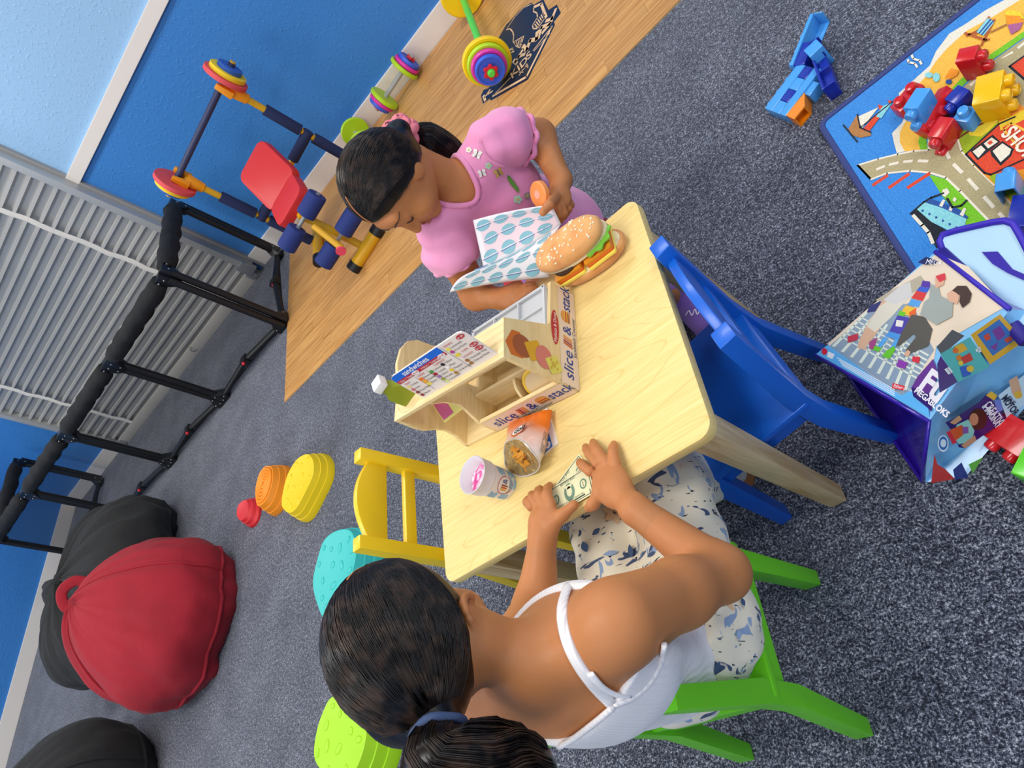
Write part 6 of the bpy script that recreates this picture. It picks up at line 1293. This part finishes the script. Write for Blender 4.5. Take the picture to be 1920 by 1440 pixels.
# hair
tie = HP(0.024, -0.100, -0.046)
hcap = [ell(HP(0, -0.008, 0.006), (0.080, 0.093, 0.094), HR, 0.02), cap(HP(0, -0.06, -0.035), tie, 0.056, 0.026, 0.03)]
GH = Grid(hcap, 0.0035); x, y, z = GH.xyz()
def hc(G_, H_, R_):
    X, Y_, Z_ = G_.xyz(); return [(X - H_[0]) * R_[i][0] + (Y_ - H_[1]) * R_[i][1] + (Z_ - H_[2]) * R_[i][2] for i in range(3)]
a_, b_, c_ = hc(GH, H, HR)
face = np.minimum(np.minimum(b_ - 0.012 - 0.55 * np.maximum(c_ + 0.02, 0), 0.045 - c_), 1.0)
below = 0.75 * b_ - 0.66 * c_ - 0.017       # skin in front of and under the ear
ear_ = np.sqrt(((a_ - 0.086) / 0.9) ** 2 + (b_ - 0.008) ** 2 + ((c_ + 0.031) / 1.3) ** 2) - 0.026
HF = np.maximum(np.maximum(np.maximum(GH.F, face), below), -ear_); HF = np.maximum(HF, -0.085 - c_)
net_obj('hair', GH.mesh(HF.astype(np.float32)), M_hair, gw, base, 'black hair pulled back')
rg = np.random.default_rng(4)
def slerp(d0, d1, t):
    w = math.acos(np.clip(d0 @ d1, -1, 1)); w = max(w, 1e-3); return (math.sin((1 - t) * w) * d0 + math.sin(t * w) * d1) / math.sin(w)
def scalp_path(Hc, R_, rad, part, tie_, lift=1.0):
    d1 = np.linalg.solve(np.array(R_).T, tie_ - Hc) / rad; l1 = np.linalg.norm(d1); d1 = d1 / l1
    def f(s0, t):
        d0, dm, off = s0; d = slerp(slerp(d0, dm, t), slerp(dm, d1, t), t); d = d / np.linalg.norm(d)
        L_ = (1 + off * (0.3 + 0.7 * math.sin(PI * t))) * (1 - t ** 4) + (l1 + 0.02) * t ** 4
        return Hc + (d * rad * L_) @ R_
    return f
def starts(n, rg, tied):
    """parting along the crown; each strand sweeps over one side and gathers at the tie, leaving face and ears free"""
    out = []
    while len(out) < n:
        s = rg.choice((-1, 1)); e = rg.uniform(0.15, 1.75)              # angle back along the parting from the hairline
        d0 = unit((s * rg.uniform(0.01, 0.05), math.cos(0.55 + e * 0.75), math.sin(0.55 + e * 0.75)))
        w = rg.uniform(0.0, 1.0) ** 0.8
        dm = unit((s * (0.02 + 1.1 * w), 0.35 - 0.95 * rg.random() * (0.3 + e / 1.75), 0.95 - 1.3 * w)); ok = True
        for t in (0.2, 0.35, 0.5, 0.65, 0.8):
            d = slerp(slerp(d0, dm, t), slerp(dm, tied, t), t); d = d / np.linalg.norm(d)
            if d[1] > 0.12 + 0.9 * max(0, d[2] - 0.15) and d[2] < 0.62: ok = False
            if 0.07 * d[1] - 0.062 * d[2] > 0.026: ok = False
        if ok: out.append((d0, dm, rg.uniform(-0.004, 0.020)))
    return out
def tie_dir(Hc, R_, rad, tie_): return unit(np.linalg.solve(np.array(R_).T, tie_ - Hc) / rad)
Hc = HP(0, -0.008, 0.006); RAD = np.array([0.080, 0.093, 0.094])
strands('hair_strands', starts(2200, rg, tie_dir(Hc, HR, RAD, tie)), scalp_path(Hc, HR, RAD, None, tie), 0.0009, M_hair2, gw, base)
pony = [tie, HP(0.026, -0.136, -0.054), HP(0.050, -0.142, -0.088), HP(0.068, -0.128, -0.125), HP(0.076, -0.115, -0.155)]
pr_ = [0.018, 0.036, 0.044, 0.038, 0.014]
GP = Grid([cap(pony[i], pony[i + 1], pr_[i], pr_[i + 1], 0.006) for i in range(4)], 0.004); net_obj('ponytail', GP.mesh(GP.F), M_hair, gw, base, 'short black ponytail')
pc = [np.array(p) for p in catmull(pony, 30)]; prr = np.interp(np.linspace(0, 4, len(pc)), range(5), pr_)
def pony_path(s0, t):
    a0, off = s0; i = t * (len(pc) - 1); k = min(int(i), len(pc) - 2); p = pc[k] + (pc[k + 1] - pc[k]) * (i - k); d = unit(pc[k + 1] - pc[k]); n = unit(np.cross(d, (0.3, 0.2, 0.9))); b = np.cross(d, n); r = np.interp(i, range(len(pc)), prr) * (off + 0.07 * math.sin(6 * t + 9 * a0))
    return p + r * (n * math.cos(a0 + 0.8 * t) + b * math.sin(a0 + 0.8 * t))
strands('hair_strands', [(rg.uniform(0, 6.28), rg.uniform(0.98, 1.2)) for _ in range(900)], pony_path, 0.0009, M_hair2, gw, base)
td = unit(pony[1] - tie); B().tube([Vector(tie + td * 0.006 + 0.0275 * (np.cross(td, (0, 0, 1)) * math.cos(a) + np.cross(td, np.cross(td, (0, 0, 1))) * math.sin(a)) * (1 + 0.05 * math.sin(5 * a)) - base) for a in np.linspace(0, 2 * PI, 26)], 0.0048, 8).build('hair_tie', mat('tie_blue', '3a4c70', 0.85), gw, smooth=180)
B().ball(HP(0.086, 0.007, -0.054) - base, 0.0028, u=10, w=6).build('ear_stud', mat('gold', 'd8b46a', 0.2, metal=1), gw)
def part_line(Hc_, R_, rad_, par, bs):
    pts = [Vector(Hc_ + (unit((0.0, math.cos(0.55 + e * 0.75), math.sin(0.55 + e * 0.75))) * rad_ * 1.009) @ R_ - bs) for e in np.linspace(0.1, 1.15, 14)]
    B().tube(pts, 0.0016, 6).build('parting', M_skin, par, smooth=180)
part_line(Hc, HR, RAD, gw, base)
def nail_set(tips_, dirs, par, bs):
    for t_, d_ in zip(tips_, dirs):
        d_ = unit(np.array(d_) * [1, 1, 0]); c = np.array(t_) - d_ * 0.003 + np.array([0, 0, 0.0052]); M = frame(tuple(c - bs), tuple(d_), tuple(np.cross((0, 0, 1), d_)))
        B().ball((0, 0, 0), (0.0045, 0.0034, 0.0014), M, 10, 6).build('fingernail', M_nail, par, smooth=180)
nail_set(tipsR, [a_ - b_ for a_, b_ in zip(tipsR, knR)], gw, base); nail_set(tipsL, [a_ - b_ for a_, b_ in zip(tipsL, knL_)], gw, base)
nail_set([P(1076, 947, zR + 0.0062)], [P(1076, 947, zR) - P(1055, 965, zR)], gw, base)
# ================================================================== girl in pink
base = np.array([-0.65, 1.25, 0.285])
gp = thing('person', 'girl in pink puff sleeve top looking down at a paper wrapper', 'person', tuple(base))
H = np.array([-0.680, 1.076, 0.832]); hr, hf, hu = hframe((-0.80, 0.60, 0.0), (-0.42, -0.62, -0.62)); HR = np.stack([hr, hf, hu])
HS = 0.90        # head size
def HQ(a, b, c): return H + HS * (a * HR[0] + b * HR[1] + c * HR[2])
def eh(c, r, R, k): return ell(c, tuple(HS * q for q in r), R, k)
shL = Dp(928, 262, 1.445); shR = Dp(822, 430, 1.455)
nkb = (shL + shR) / 2 + np.array([-0.012, 0.005, 0.015]); nkt = HQ(0, -0.025, -0.070)
pel = np.array([-0.690, 1.262, 0.365]); che = (shL + shR) / 2 * 0.72 + pel * 0.28; wai = che * 0.42 + pel * 0.58
sx_ = unit(shR - shL); tr_, tf_, tu_ = hframe(sx_ * [1, 1, 0], np.cross((0, 0, 1), sx_)); RT = np.stack([sx_, tf_, np.cross(sx_, tf_)])
elL = Dp(1010, 256, 1.52); wrL = P(1052, 338, 0.555); haL = P(1046, 372, 0.56)
elR = P(893, 552, 0.535); wrR = P(938, 560, 0.527); haR = P(962, 553, 0.524)
torso = [ell(pel, (0.100, 0.090, 0.080), RT, 0.03), ell(wai, (0.088, 0.074, 0.10), RT, 0.03), ell(che, (0.098, 0.078, 0.105), RT, 0.04), cap(shR * 0.84 + shL * 0.16, shL * 0.84 + shR * 0.16, 0.040, 0.040, 0.03), cap(nkb - np.array([0, 0, 0.02]), nkt, 0.040, 0.035, 0.025)]
arms = [cap(shL, elL, 0.040, 0.031, 0.02), cap(elL, wrL, 0.032, 0.0205, 0.02), cap(shR, elR, 0.040, 0.031, 0.02), cap(elR, wrR, 0.032, 0.0205, 0.02)]
hip = [np.array([-0.655, 1.25, 0.345]), np.array([-0.745, 1.225, 0.345])]; kne = [np.array([-0.635, 0.99, 0.365]), np.array([-0.76, 1.0, 0.36])]; ank = [P(1263, 548, 0.075), np.array([-0.735, 1.11, 0.06])]
ft = [P(1328, 617, 0.030), np.array([-0.735, 1.02, 0.03])]
legs = [cap(hip[i], kne[i], 0.058, 0.046, 0.03) for i in (0, 1)] + [cap(kne[i], ank[i], 0.046, 0.030, 0.02) for i in (0, 1)]
feet = [cap(ank[i] - [0, 0, 0.03], ft[i], 0.030, 0.024, 0.02) for i in (0, 1)]
head = [eh(HQ(0, -0.004, 0.006), (0.068, 0.084, 0.084), HR, 0.02), eh(HQ(0, 0.037, -0.044), (0.050, 0.046, 0.050), HR, 0.03), cap(HQ(0, -0.015, -0.06), nkt, 0.040, 0.036, 0.03),
        eh(HQ(0.036, 0.055, -0.038), (0.022, 0.020, 0.022), HR, 0.02), eh(HQ(-0.036, 0.055, -0.038), (0.022, 0.020, 0.022), HR, 0.02),
        cap(HQ(0, 0.078, 0.002), HQ(0, 0.098, -0.030), 0.0065, 0.0092, 0.010), eh(HQ(0.009, 0.087, -0.031), (0.007, 0.008, 0.006), HR, 0.006), eh(HQ(-0.009, 0.087, -0.031), (0.007, 0.008, 0.006), HR, 0.006),
        eh(HQ(0, 0.080, -0.055), (0.021, 0.011, 0.011), HR, 0.01), eh(HQ(0, 0.071, -0.083), (0.019, 0.014, 0.013), HR, 0.02), eh(HQ(0.028, 0.070, 0.005), (0.015, 0.009, 0.010), HR, 0.010), eh(HQ(-0.028, 0.070, 0.005), (0.015, 0.009, 0.010), HR, 0.010),
        eh(HQ(0.068, -0.008, -0.022), (0.008, 0.018, 0.025), HR, 0.006), eh(HQ(-0.068, -0.008, -0.022), (0.008, 0.018, 0.025), HR, 0.006), eh(HQ(0, 0.070, 0.030), (0.04, 0.012, 0.014), HR, 0.02)]
G = Grid(torso + arms + legs + feet, 0.0045); VQ = G.mesh(G.F); GH2 = Grid(head, 0.0024, 0.012); hs = [GH2.mesh(GH2.F)]
def hand_axes(w, p, nrm=(0, 0, 1)):
    hx = unit(p - w); hy = unit(np.cross(nrm, hx)); return np.stack([hx, hy, np.cross(hx, hy)])
Rl = hand_axes(wrL, haL, (0.6, -0.2, 0.75))
handL = [cap(elL * 0.25 + wrL * 0.75, wrL, 0.0235, 0.0205, 0.015), cap(wrL, haL, 0.0195, 0.018, 0.012), ell(haL, (0.028, 0.026, 0.013), Rl, 0.010)]
for kp_, mp_, tp_ in (((1052, 384, 0.560), (1058, 400, 0.548), (1050, 414, 0.545)), ((1046, 388, 0.566), (1048, 404, 0.556), (1040, 414, 0.552)), ((1058, 378, 0.552), (1066, 392, 0.538), (1058, 406, 0.535)), ((1062, 370, 0.546), (1070, 384, 0.530), (1064, 396, 0.526))):
    k_, m_, t_ = P(*kp_), P(*mp_), P(*tp_); handL += [cap(k_, m_, 0.0080, 0.0072, 0.003), cap(m_, t_, 0.0072, 0.0062, 0.003)]
handL += [cap(P(1040, 370, 0.578), P(1030, 384, 0.610), 0.0110, 0.0088, 0.008), cap(P(1030, 384, 0.610), P(1018, 398, 0.618), 0.0088, 0.0072, 0.004)]
Rr = hand_axes(wrR, haR)
handR = [cap(elR * 0.25 + wrR * 0.75, wrR, 0.0235, 0.0205, 0.015), cap(wrR, haR, 0.0195, 0.018, 0.012), ell(haR, (0.034, 0.030, 0.013), Rr, 0.012)]
for kq, tq in (((978, 546), (1000, 533)), ((979, 552), (1003, 541)), ((977, 558), (1000, 549)), ((973, 563), (992, 557))): handR += finger(P(*kq, 0.524), P(*tq, 0.511), 0.004, 0.0085, 0.0068)
handR += [cap(P(958, 543, 0.524), P(974, 534, 0.518), 0.0105, 0.0078, 0.006)]
for hp in (handL, handR): g2 = Grid(hp, 0.0021, 0.012); hs.append(g2.mesh(g2.F))
net_obj('body', join_nets(VQ, *hs), M_skin, gp, base)
# face details
def fpt(a, c, off=0.0005):
    p = HQ(a, 0.15, c); d = -HR[1]; t = 0
    for _ in range(60):
        v = float(at_points(head, (p + d * t)[None])[0])
        if v < 0.0002: break
        t += v * 0.8
    return p + d * (t - off)
M_lash = mat('lash', '1c1310', 0.6)
for s in (-1, 1):
    B().tube([Vector(fpt(s * (0.0145 + 0.026 * t), -0.003 - 0.007 * math.sin(PI * t) , 0.0006) - base) for t in np.linspace(0, 1, 9)], [0.0009, 0.0013, 0.0016, 0.0018, 0.0019, 0.0019, 0.0018, 0.0014, 0.0008], 6).build('eyelash', M_lash, gp, smooth=180)
    B().tube([Vector(fpt(s * (0.013 + 0.034 * t), 0.0235 + 0.007 * math.sin(PI * min(1, t * 0.95)), 0.0004) - base) for t in np.linspace(0, 1, 9)], [0.0014, 0.0022, 0.0025, 0.0025, 0.0023, 0.0021, 0.0018, 0.0014, 0.0008], 6, flat=0.5).build('eyebrow', mat('brow', '2a1c15', 0.7), gp, smooth=180)
for c0, r0 in ((-0.0515, 0.0034), (-0.0585, 0.0042)):
    B().tube([Vector(fpt(-0.019 + 0.038 * t, c0 + (0.002 if c0 > -0.055 else -0.002) * math.sin(PI * t), 0.0001) - base) for t in np.linspace(0, 1, 11)], [0.0008 + (r0 - 0.0008) * math.sin(PI * t) ** 0.7 for t in np.linspace(0, 1, 11)], 8).build('lip', M_lip, gp, smooth=180)
# pink top
x, y, z = G.xyz(); T = G.field(torso[:4])
slL = [cap(shL + (shR - shL) * 0.06, shL * 0.78 + elL * 0.22, 0.050, 0.055, 0.015), ell(shL * 0.74 + elL * 0.26, (0.052, 0.052, 0.046), None, 0.015)]
slR = [cap(shR + (shL - shR) * 0.06, shR * 0.70 + elR * 0.30, 0.052, 0.058, 0.02), ell(shR * 0.66 + elR * 0.34, (0.054, 0.054, 0.048), None, 0.02)]
SL = G.field(slL + slR)
def along(a, b): d = unit(b - a); return (x - a[0]) * d[0] + (y - a[1]) * d[1] + (z - a[2]) * d[2]
cutL = along(shL, elL) - 0.062; cutR = along(shR, elR) - 0.075
wr_ = 0.003 * np.sin(along(shL, shR) * 95 + 6 * np.sin(z * 22)) + 0.0015 * np.sin(y * 120 + x * 60)
SLL = np.maximum(np.maximum(SL + wr_ * 0.8, np.where((x - shL[0]) ** 2 + (y - shL[1]) ** 2 + (z - shL[2]) ** 2 < (x - shR[0]) ** 2 + (y - shR[1]) ** 2 + (z - shR[2]) ** 2, cutL, cutR)), -0.5)
skirt = G.field([cap(wai, pel + [0, 0, -0.02], 0.092, 0.112, 0.02)])
top_ = smin(smin(T - 0.008 + 0.0016 * np.sin(x * 55 + z * 30) * np.sin(y * 48), SLL, 0.008), skirt, 0.03)
fd = unit(np.cross(np.cross(sx_, (0, 0, 1)), sx_)); nfw = RT[1] if RT[1] @ (np.array([0.3, -0.9, 0])) > 0 else -RT[1]
nb = nkb + nfw * 0.016 + np.array([0, 0, 0.012]); neckhole = np.sqrt((x - nb[0]) ** 2 + (y - nb[1]) ** 2 + ((z - nb[2]) * 0.75) ** 2) - 0.050
top_ = np.maximum(np.maximum(top_, -neckhole), np.maximum(0.30 - z, z - 0.79))
M_pink = mat('pink_jersey', 'e98bb6', 0.85, sheen=0.3, bump=(18, 0.25, 0.01), var=(5, 'ec9cc2', 0.4, 0.7))
net_obj('pink_top', G.mesh(top_.astype(np.float32)), M_pink, gp, base, 'pink top with puff sleeves')
ringn = []; axn = unit(nkt - nkb); e1 = unit(np.cross(axn, (1, 0, 0))); e2 = np.cross(axn, e1); tp_ = torso[:4]
for ph in np.linspace(0, 2 * PI, 41):
    last = None
    for th in np.linspace(0.5, 2.6, 120):
        d = axn * math.cos(th) + (e1 * math.cos(ph) + e2 * math.sin(ph)) * math.sin(th); d = d / math.sqrt(d[0] ** 2 + d[1] ** 2 + (d[2] * 0.75) ** 2); p = nb + 0.050 * d
        if float(at_points(tp_, p[None])[0]) < 0.008: last = p; break
    if last is not None: ringn.append(last)
B().tube([Vector(p - base) for p in ringn], 0.0056, 8).build('neck_band', M_pink, gp, smooth=180)
for sh_, el_, dd in ((shL, elL, 0.062), (shR, elR, 0.075)):
    d = unit(el_ - sh_); c = sh_ + d * dd; u = unit(np.cross(d, (0.2, 0.3, 0.9))); v = np.cross(d, u)
    B().tube([Vector(c + (0.049 + 0.004 * math.sin(9 * a)) * (u * math.cos(a) + v * math.sin(a)) - base) for a in np.linspace(0, 2 * PI, 60)], 0.0055, 8).build('sleeve_frill', M_pink, gp, smooth=180)
strap([(897, 262), (906, 284), (924, 303), (948, 314)], slL + [('c',) + q[1:3] + (q[3] + 0.008, q[4] + 0.008, q[5]) if q[0] == 'c' else ('e', q[1], q[2] + 0.008, q[3], q[4]) for q in torso[:4]], 0.0014, 'sleeve_seam', M_pink, gp, base, 0.0004, 1)
# printed flowers, butterflies and leaf on the chest
TOPP = torso[:4]
def chest(px, py):
    p = trace([('c',) + q[1:3] + (q[3] + 0.008, q[4] + 0.008, q[5]) if q[0] == 'c' else ('e', q[1], q[2] + 0.008, q[3], q[4]) for q in TOPP], px, py); return p
M_pw = mat('print_cream', 'e9e6da', 0.8); M_pg = mat('print_leaf', '5f8a35', 0.8); M_pm = mat('print_mint', 'a9cdb4', 0.8); M_po = mat('print_gold', 'd3b25a', 0.8); M_pk = mat('print_line', '56505a', 0.8)
def cprint(name, polys, m, off):
    b = B()
    for p in polys:
        w = [chest(*q) for q in p]; c = sum(w) / len(w); vd = unit(EYE - c); b.add([tuple(q + vd * off - base) for q in w], [tuple(range(len(p)))])
    b.build(name, m, gp, smooth=0)
def flower(cx, cy, r, m):
    cprint('flower_print', [disc(cx + r * math.cos(a), cy + r * math.sin(a), r * 0.72, n=10) for a in [2 * PI * k / 5 for k in range(5)]], m, 0.0022); cprint('flower_print', [disc(cx, cy, r * 0.55, n=8)], M_po, 0.003)
flower(879, 281, 3.4, M_pw); flower(916, 311, 4.0, M_pm); flower(971, 374, 5.0, M_pm); flower(989, 367, 4.0, mat('print_grey', '9a8f8a', 0.8))
for cx, cy, s, a0, m in ((894, 289, 1.0, 0.4, M_pw), (904, 325, 0.85, -0.3, M_pw), (935, 324, 1.0, -0.5, M_po)):
    def rt_(u, v): return (cx + s * (u * math.cos(a0) - v * math.sin(a0)), cy + s * (u * math.sin(a0) + v * math.cos(a0)))
    cprint('butterfly_print', [[rt_(*q) for q in w] for w in ([(0, 0), (3, -9), (9, -7), (7, 0)], [(0, 0), (7, 1), (8, 7), (3, 7)], [(0, 0), (-3, -9), (-9, -7), (-7, 0)], [(0, 0), (-7, 1), (-8, 7), (-3, 7)])], m, 0.0022); cprint('butterfly_print', [[rt_(*q) for q in ((-0.8, -5), (0.8, -5), (0.8, 6), (-0.8, 6))]], M_pk, 0.003)
cprint('leaf_print', [[(951, 328), (957, 331), (966, 343), (973, 354), (974, 362), (968, 358), (958, 347), (952, 337)]], M_pg, 0.0022)
# leggings and socks
LG = G.field([cap(hip[i], kne[i], 0.061, 0.049, 0.03) for i in (0, 1)] + [cap(kne[i], ank[i] + [0, 0, 0.03], 0.049, 0.034, 0.02) for i in (0, 1)] + [ell(pel, (0.104, 0.094, 0.082), RT, 0.03)])
net_obj('leggings', G.mesh(np.maximum(LG, z - 0.40).astype(np.float32)), mat('lilac_leggings', 'a878c0', 0.85), gp, base, 'lilac leggings')
M_sock = mat('purple_sock', '6f4fa0', 0.9, sheen=0.3, bump=(200, 0.3, 0.002))
for i in (0, 1):
    q = [cap(ank[i] + [0, 0, 0.05], ank[i] - [0, 0, 0.03], 0.036, 0.035, 0.02), cap(ank[i] - [0, 0, 0.035], ft[i], 0.037, 0.030, 0.02)]; g2 = Grid(q, 0.004); net_obj('sock', g2.mesh(np.maximum(g2.F, 0.002 - g2.xyz()[2]).astype(np.float32)), M_sock, gp, base, 'purple sock')
    if i == 0:
        SK = q; ln = [(1286, 592), (1292, 583), (1298, 592), (1303, 580), (1308, 590), (1314, 578), (1318, 588), (1326, 577)]
        strap(ln, SK, 0.0016, 'sock_emblem', mat('sock_print', 'd8cfe6', 0.8), gp, base, 0.0008)
# hair
tie = HQ(0.0, -0.092, -0.055)
hcap = [eh(HQ(0, -0.010, 0.010), (0.080, 0.091, 0.092), HR, 0.02), cap(HQ(0, -0.05, -0.03), tie, 0.050, 0.024, 0.03)]
GH = Grid(hcap, 0.0032); a_, b_, c_ = [q / HS for q in hc(GH, H, HR)]
hairline = np.minimum(b_ - 0.018 - 0.62 * np.maximum(c_ + 0.015, 0), 0.062 - 0.35 * np.abs(a_) - c_)
below = 0.75 * b_ - 0.66 * c_ - 0.010
HF = np.maximum(np.maximum(GH.F, hairline), np.maximum(below, -0.075 - c_)); net_obj('hair', GH.mesh(HF.astype(np.float32)), M_hair, gp, base, 'black hair pulled back')
rg = np.random.default_rng(9); Hc = HQ(0, -0.010, 0.010); RAD = HS * np.array([0.080, 0.091, 0.092])
strands('hair_strands', starts(1700, rg, tie_dir(Hc, HR, RAD, tie)), scalp_path(Hc, HR, RAD, None, tie), 0.0009, M_hair2, gp, base)
pony = [tie, Dp(775, 266, 1.47), Dp(803, 267, 1.478), Dp(832, 276, 1.482), Dp(856, 286, 1.484), Dp(876, 296, 1.484)]; pr_ = [0.020, 0.029, 0.031, 0.026, 0.018, 0.008]
GP = Grid([cap(pony[i], pony[i + 1], pr_[i], pr_[i + 1], 0.006) for i in range(5)], 0.004); net_obj('ponytail', GP.mesh(GP.F), M_hair, gp, base)
pc = [np.array(p) for p in catmull(pony, 30)]; prr = np.interp(np.linspace(0, 5, len(pc)), range(6), pr_)
strands('hair_strands', [(rg.uniform(0, 6.28), rg.uniform(0.98, 1.16)) for _ in range(400)], pony_path, 0.0009, M_hair2, gp, base)
td = unit(pony[1] - tie); u = unit(np.cross(td, (0.1, 0.2, 0.9))); v = np.cross(td, u)
B().tube([Vector(tie + td * (0.008 + 0.004 * math.sin(7 * a)) + (0.023 + 0.004 * math.sin(6 * a)) * (u * math.cos(a) + v * math.sin(a)) - base) for a in np.linspace(0, 2 * PI, 60)], 0.0105, 10).build('scrunchie', mat('scrunchie_pink', 'e87f8a', 0.85, bump=(60, 0.7, 0.01), var=(70, '6a3038', 0.62, 0.66)), gp, smooth=180)
strap([(826, 285), (834, 305), (838, 330), (832, 355), (824, 372), (818, 385)], torso + head, 0.0011, 'necklace', mat('gold', 'd8b46a', 0.2, metal=1), gp, base, 0.001, 1)

# ------------------------------------------------------------------ paper wrapper she holds
M_pap = mat('wrapper_white', 'ece9ec', 0.6); M_teal = mat('wrapper_teal', '86bcc8', 0.6); M_tl2 = mat('wrapper_line', '6a74ae', 0.6)
r0 = [P(887, 413, 0.672), P(960, 392, 0.642), P(1034, 384, 0.592)]; r1 = [P(907, 502, 0.606), P(985, 472, 0.585), P(1052, 420, 0.560)]; r2 = [P(843, 548, 0.60), P(930, 527, 0.572), P(1030, 520, 0.528)]
wb = (r1[1][0], r1[1][1], 0.55)
pw = thing('paper_wrapper', 'folded white wrapper with teal burger print held over the table edge', 'paper', (wb[0], wb[1], TZ))
wb = np.array([wb[0], wb[1], TZ])
def q3(r, u): return np.array(Vector(r[0]).lerp(Vector(r[1]), u)) * (1 - u) + np.array(Vector(r[1]).lerp(Vector(r[2]), u)) * u
def w_surf(u, v):        # v 0..1 rear leaf, 1..2 front leaf
    if v <= 1: p = q3(r0, u) * (1 - v) + q3(r1, u) * v; return p + np.array([0, 0.010, 0.004]) * math.sin(PI * v) * math.sin(PI * u)
    t = v - 1; p = q3(r1, u) * (1 - t) + q3(r2, u) * t; return p + np.array([0, 0, 0.014]) * math.sin(PI * t)
for v0, v1, nm in ((0.0, 1.0, 'rear_leaf'), (1.0, 2.0, 'front_leaf')):
    Gd = [[tuple(w_surf(i / 16, v0 + (v1 - v0) * j / 12) - wb) for j in range(13)] for i in range(17)]
    o = B().grid(Gd).build(nm, M_pap, pw, smooth=180)
    md = o.modifiers.new('thickness', 'SOLIDIFY'); md.thickness = 0.0012; md.offset = 0
def on_w(u, v, off):
    e = 0.01; p = w_surf(u, v); du = w_surf(min(u + e, 1), v) - w_surf(max(u - e, 0), v); v1_ = v + e if (v <= 1 - e or v > 1) else v; dv = w_surf(u, min(v + e, 2)) - w_surf(u, max(v - e, 0)); n = unit(np.cross(du, dv))
    if n @ (EYE - p) < 0: n = -n
    return p + n * off - wb
def wdecal(name, poly, m, off):
    B().add([tuple(on_w(min(max(q[0], 0.0), 1), q[1], off)) for q in poly], [tuple(range(len(poly)))]).build(name, m, pw, smooth=0)
Gd = [[tuple(on_w(0.07 + 0.9 * i / 14, 0.12 + 0.8 * j / 8, 0.0011)) for j in range(9)] for i in range(15)]; B().grid(Gd).build('pink_lining', mat('wrapper_pink', 'eed6dc', 0.6), pw, smooth=180)
ic = 0
for leaf, rows_, cols_ in ((0, 3, 4), (1, 3, 5)):
    for j in range(rows_):
        for i in range(cols_):
            u0 = (i + 0.5 + (0.25 if j % 2 else 0)) / (cols_ + 0.3); v0 = leaf + (j + 0.5) / rows_; ru = 0.35 / cols_; rv = 0.38 / rows_
            if u0 + ru > 1 or (leaf == 0 and j == 0 and i > 3): continue
            wdecal('burger_icon', [(u0 + ru * math.cos(a), v0 + rv * math.sin(a)) for a in [2 * PI * k / 18 for k in range(18)]], M_teal, 0.0017)
            wdecal('burger_icon_line', [(u0 - ru * 1.1, v0 - rv * 0.12), (u0 + ru * 1.1, v0 - rv * 0.12), (u0 + ru * 1.1, v0 + rv * 0.02), (u0 - ru * 1.1, v0 + rv * 0.02)], M_pap, 0.0021)
            wdecal('burger_icon_line', [(u0 - ru * 1.15, v0 + rv * 0.05), (u0 + ru * 1.15, v0 + rv * 0.05), (u0 + ru * 1.15, v0 + rv * 0.16), (u0 - ru * 1.15, v0 + rv * 0.16)], M_tl2, 0.0023)
# round orange toy slice in the same hand
oc = P(1012, 364, 0.606)
od = thing('toy_carrot_slice', 'round orange toy slice pinched in the hand of the girl in pink', 'toy food', tuple(oc))
Mo = frame((0, 0, 0), (0.9, -0.3, 0.3), (0.2, 0.8, 0.55)); zz = Mo.to_3x3().col[2]
if Vector(zz).dot(Vector(EYE - oc)) < 0: Mo = Mo @ Matrix.Rotation(PI, 4, 'X')
B().lathe([(0.001, -0.006), (0.022, -0.006), (0.0245, -0.004), (0.0245, 0.004), (0.022, 0.006), (0.001, 0.006)], Mo, 32).build('disc', mat('slice_orange', 'f0914a', 0.5), od)
B().lathe([(0.001, 0.0062), (0.008, 0.0062), (0.008, 0.0066), (0.001, 0.0066)], Mo, 20).build('core', mat('slice_core', 'f4a890', 0.5), od)
part_line(HQ(0, -0.010, 0.010), HR, HS * np.array([0.080, 0.091, 0.092]), gp, np.array([-0.65, 1.25, 0.285]))
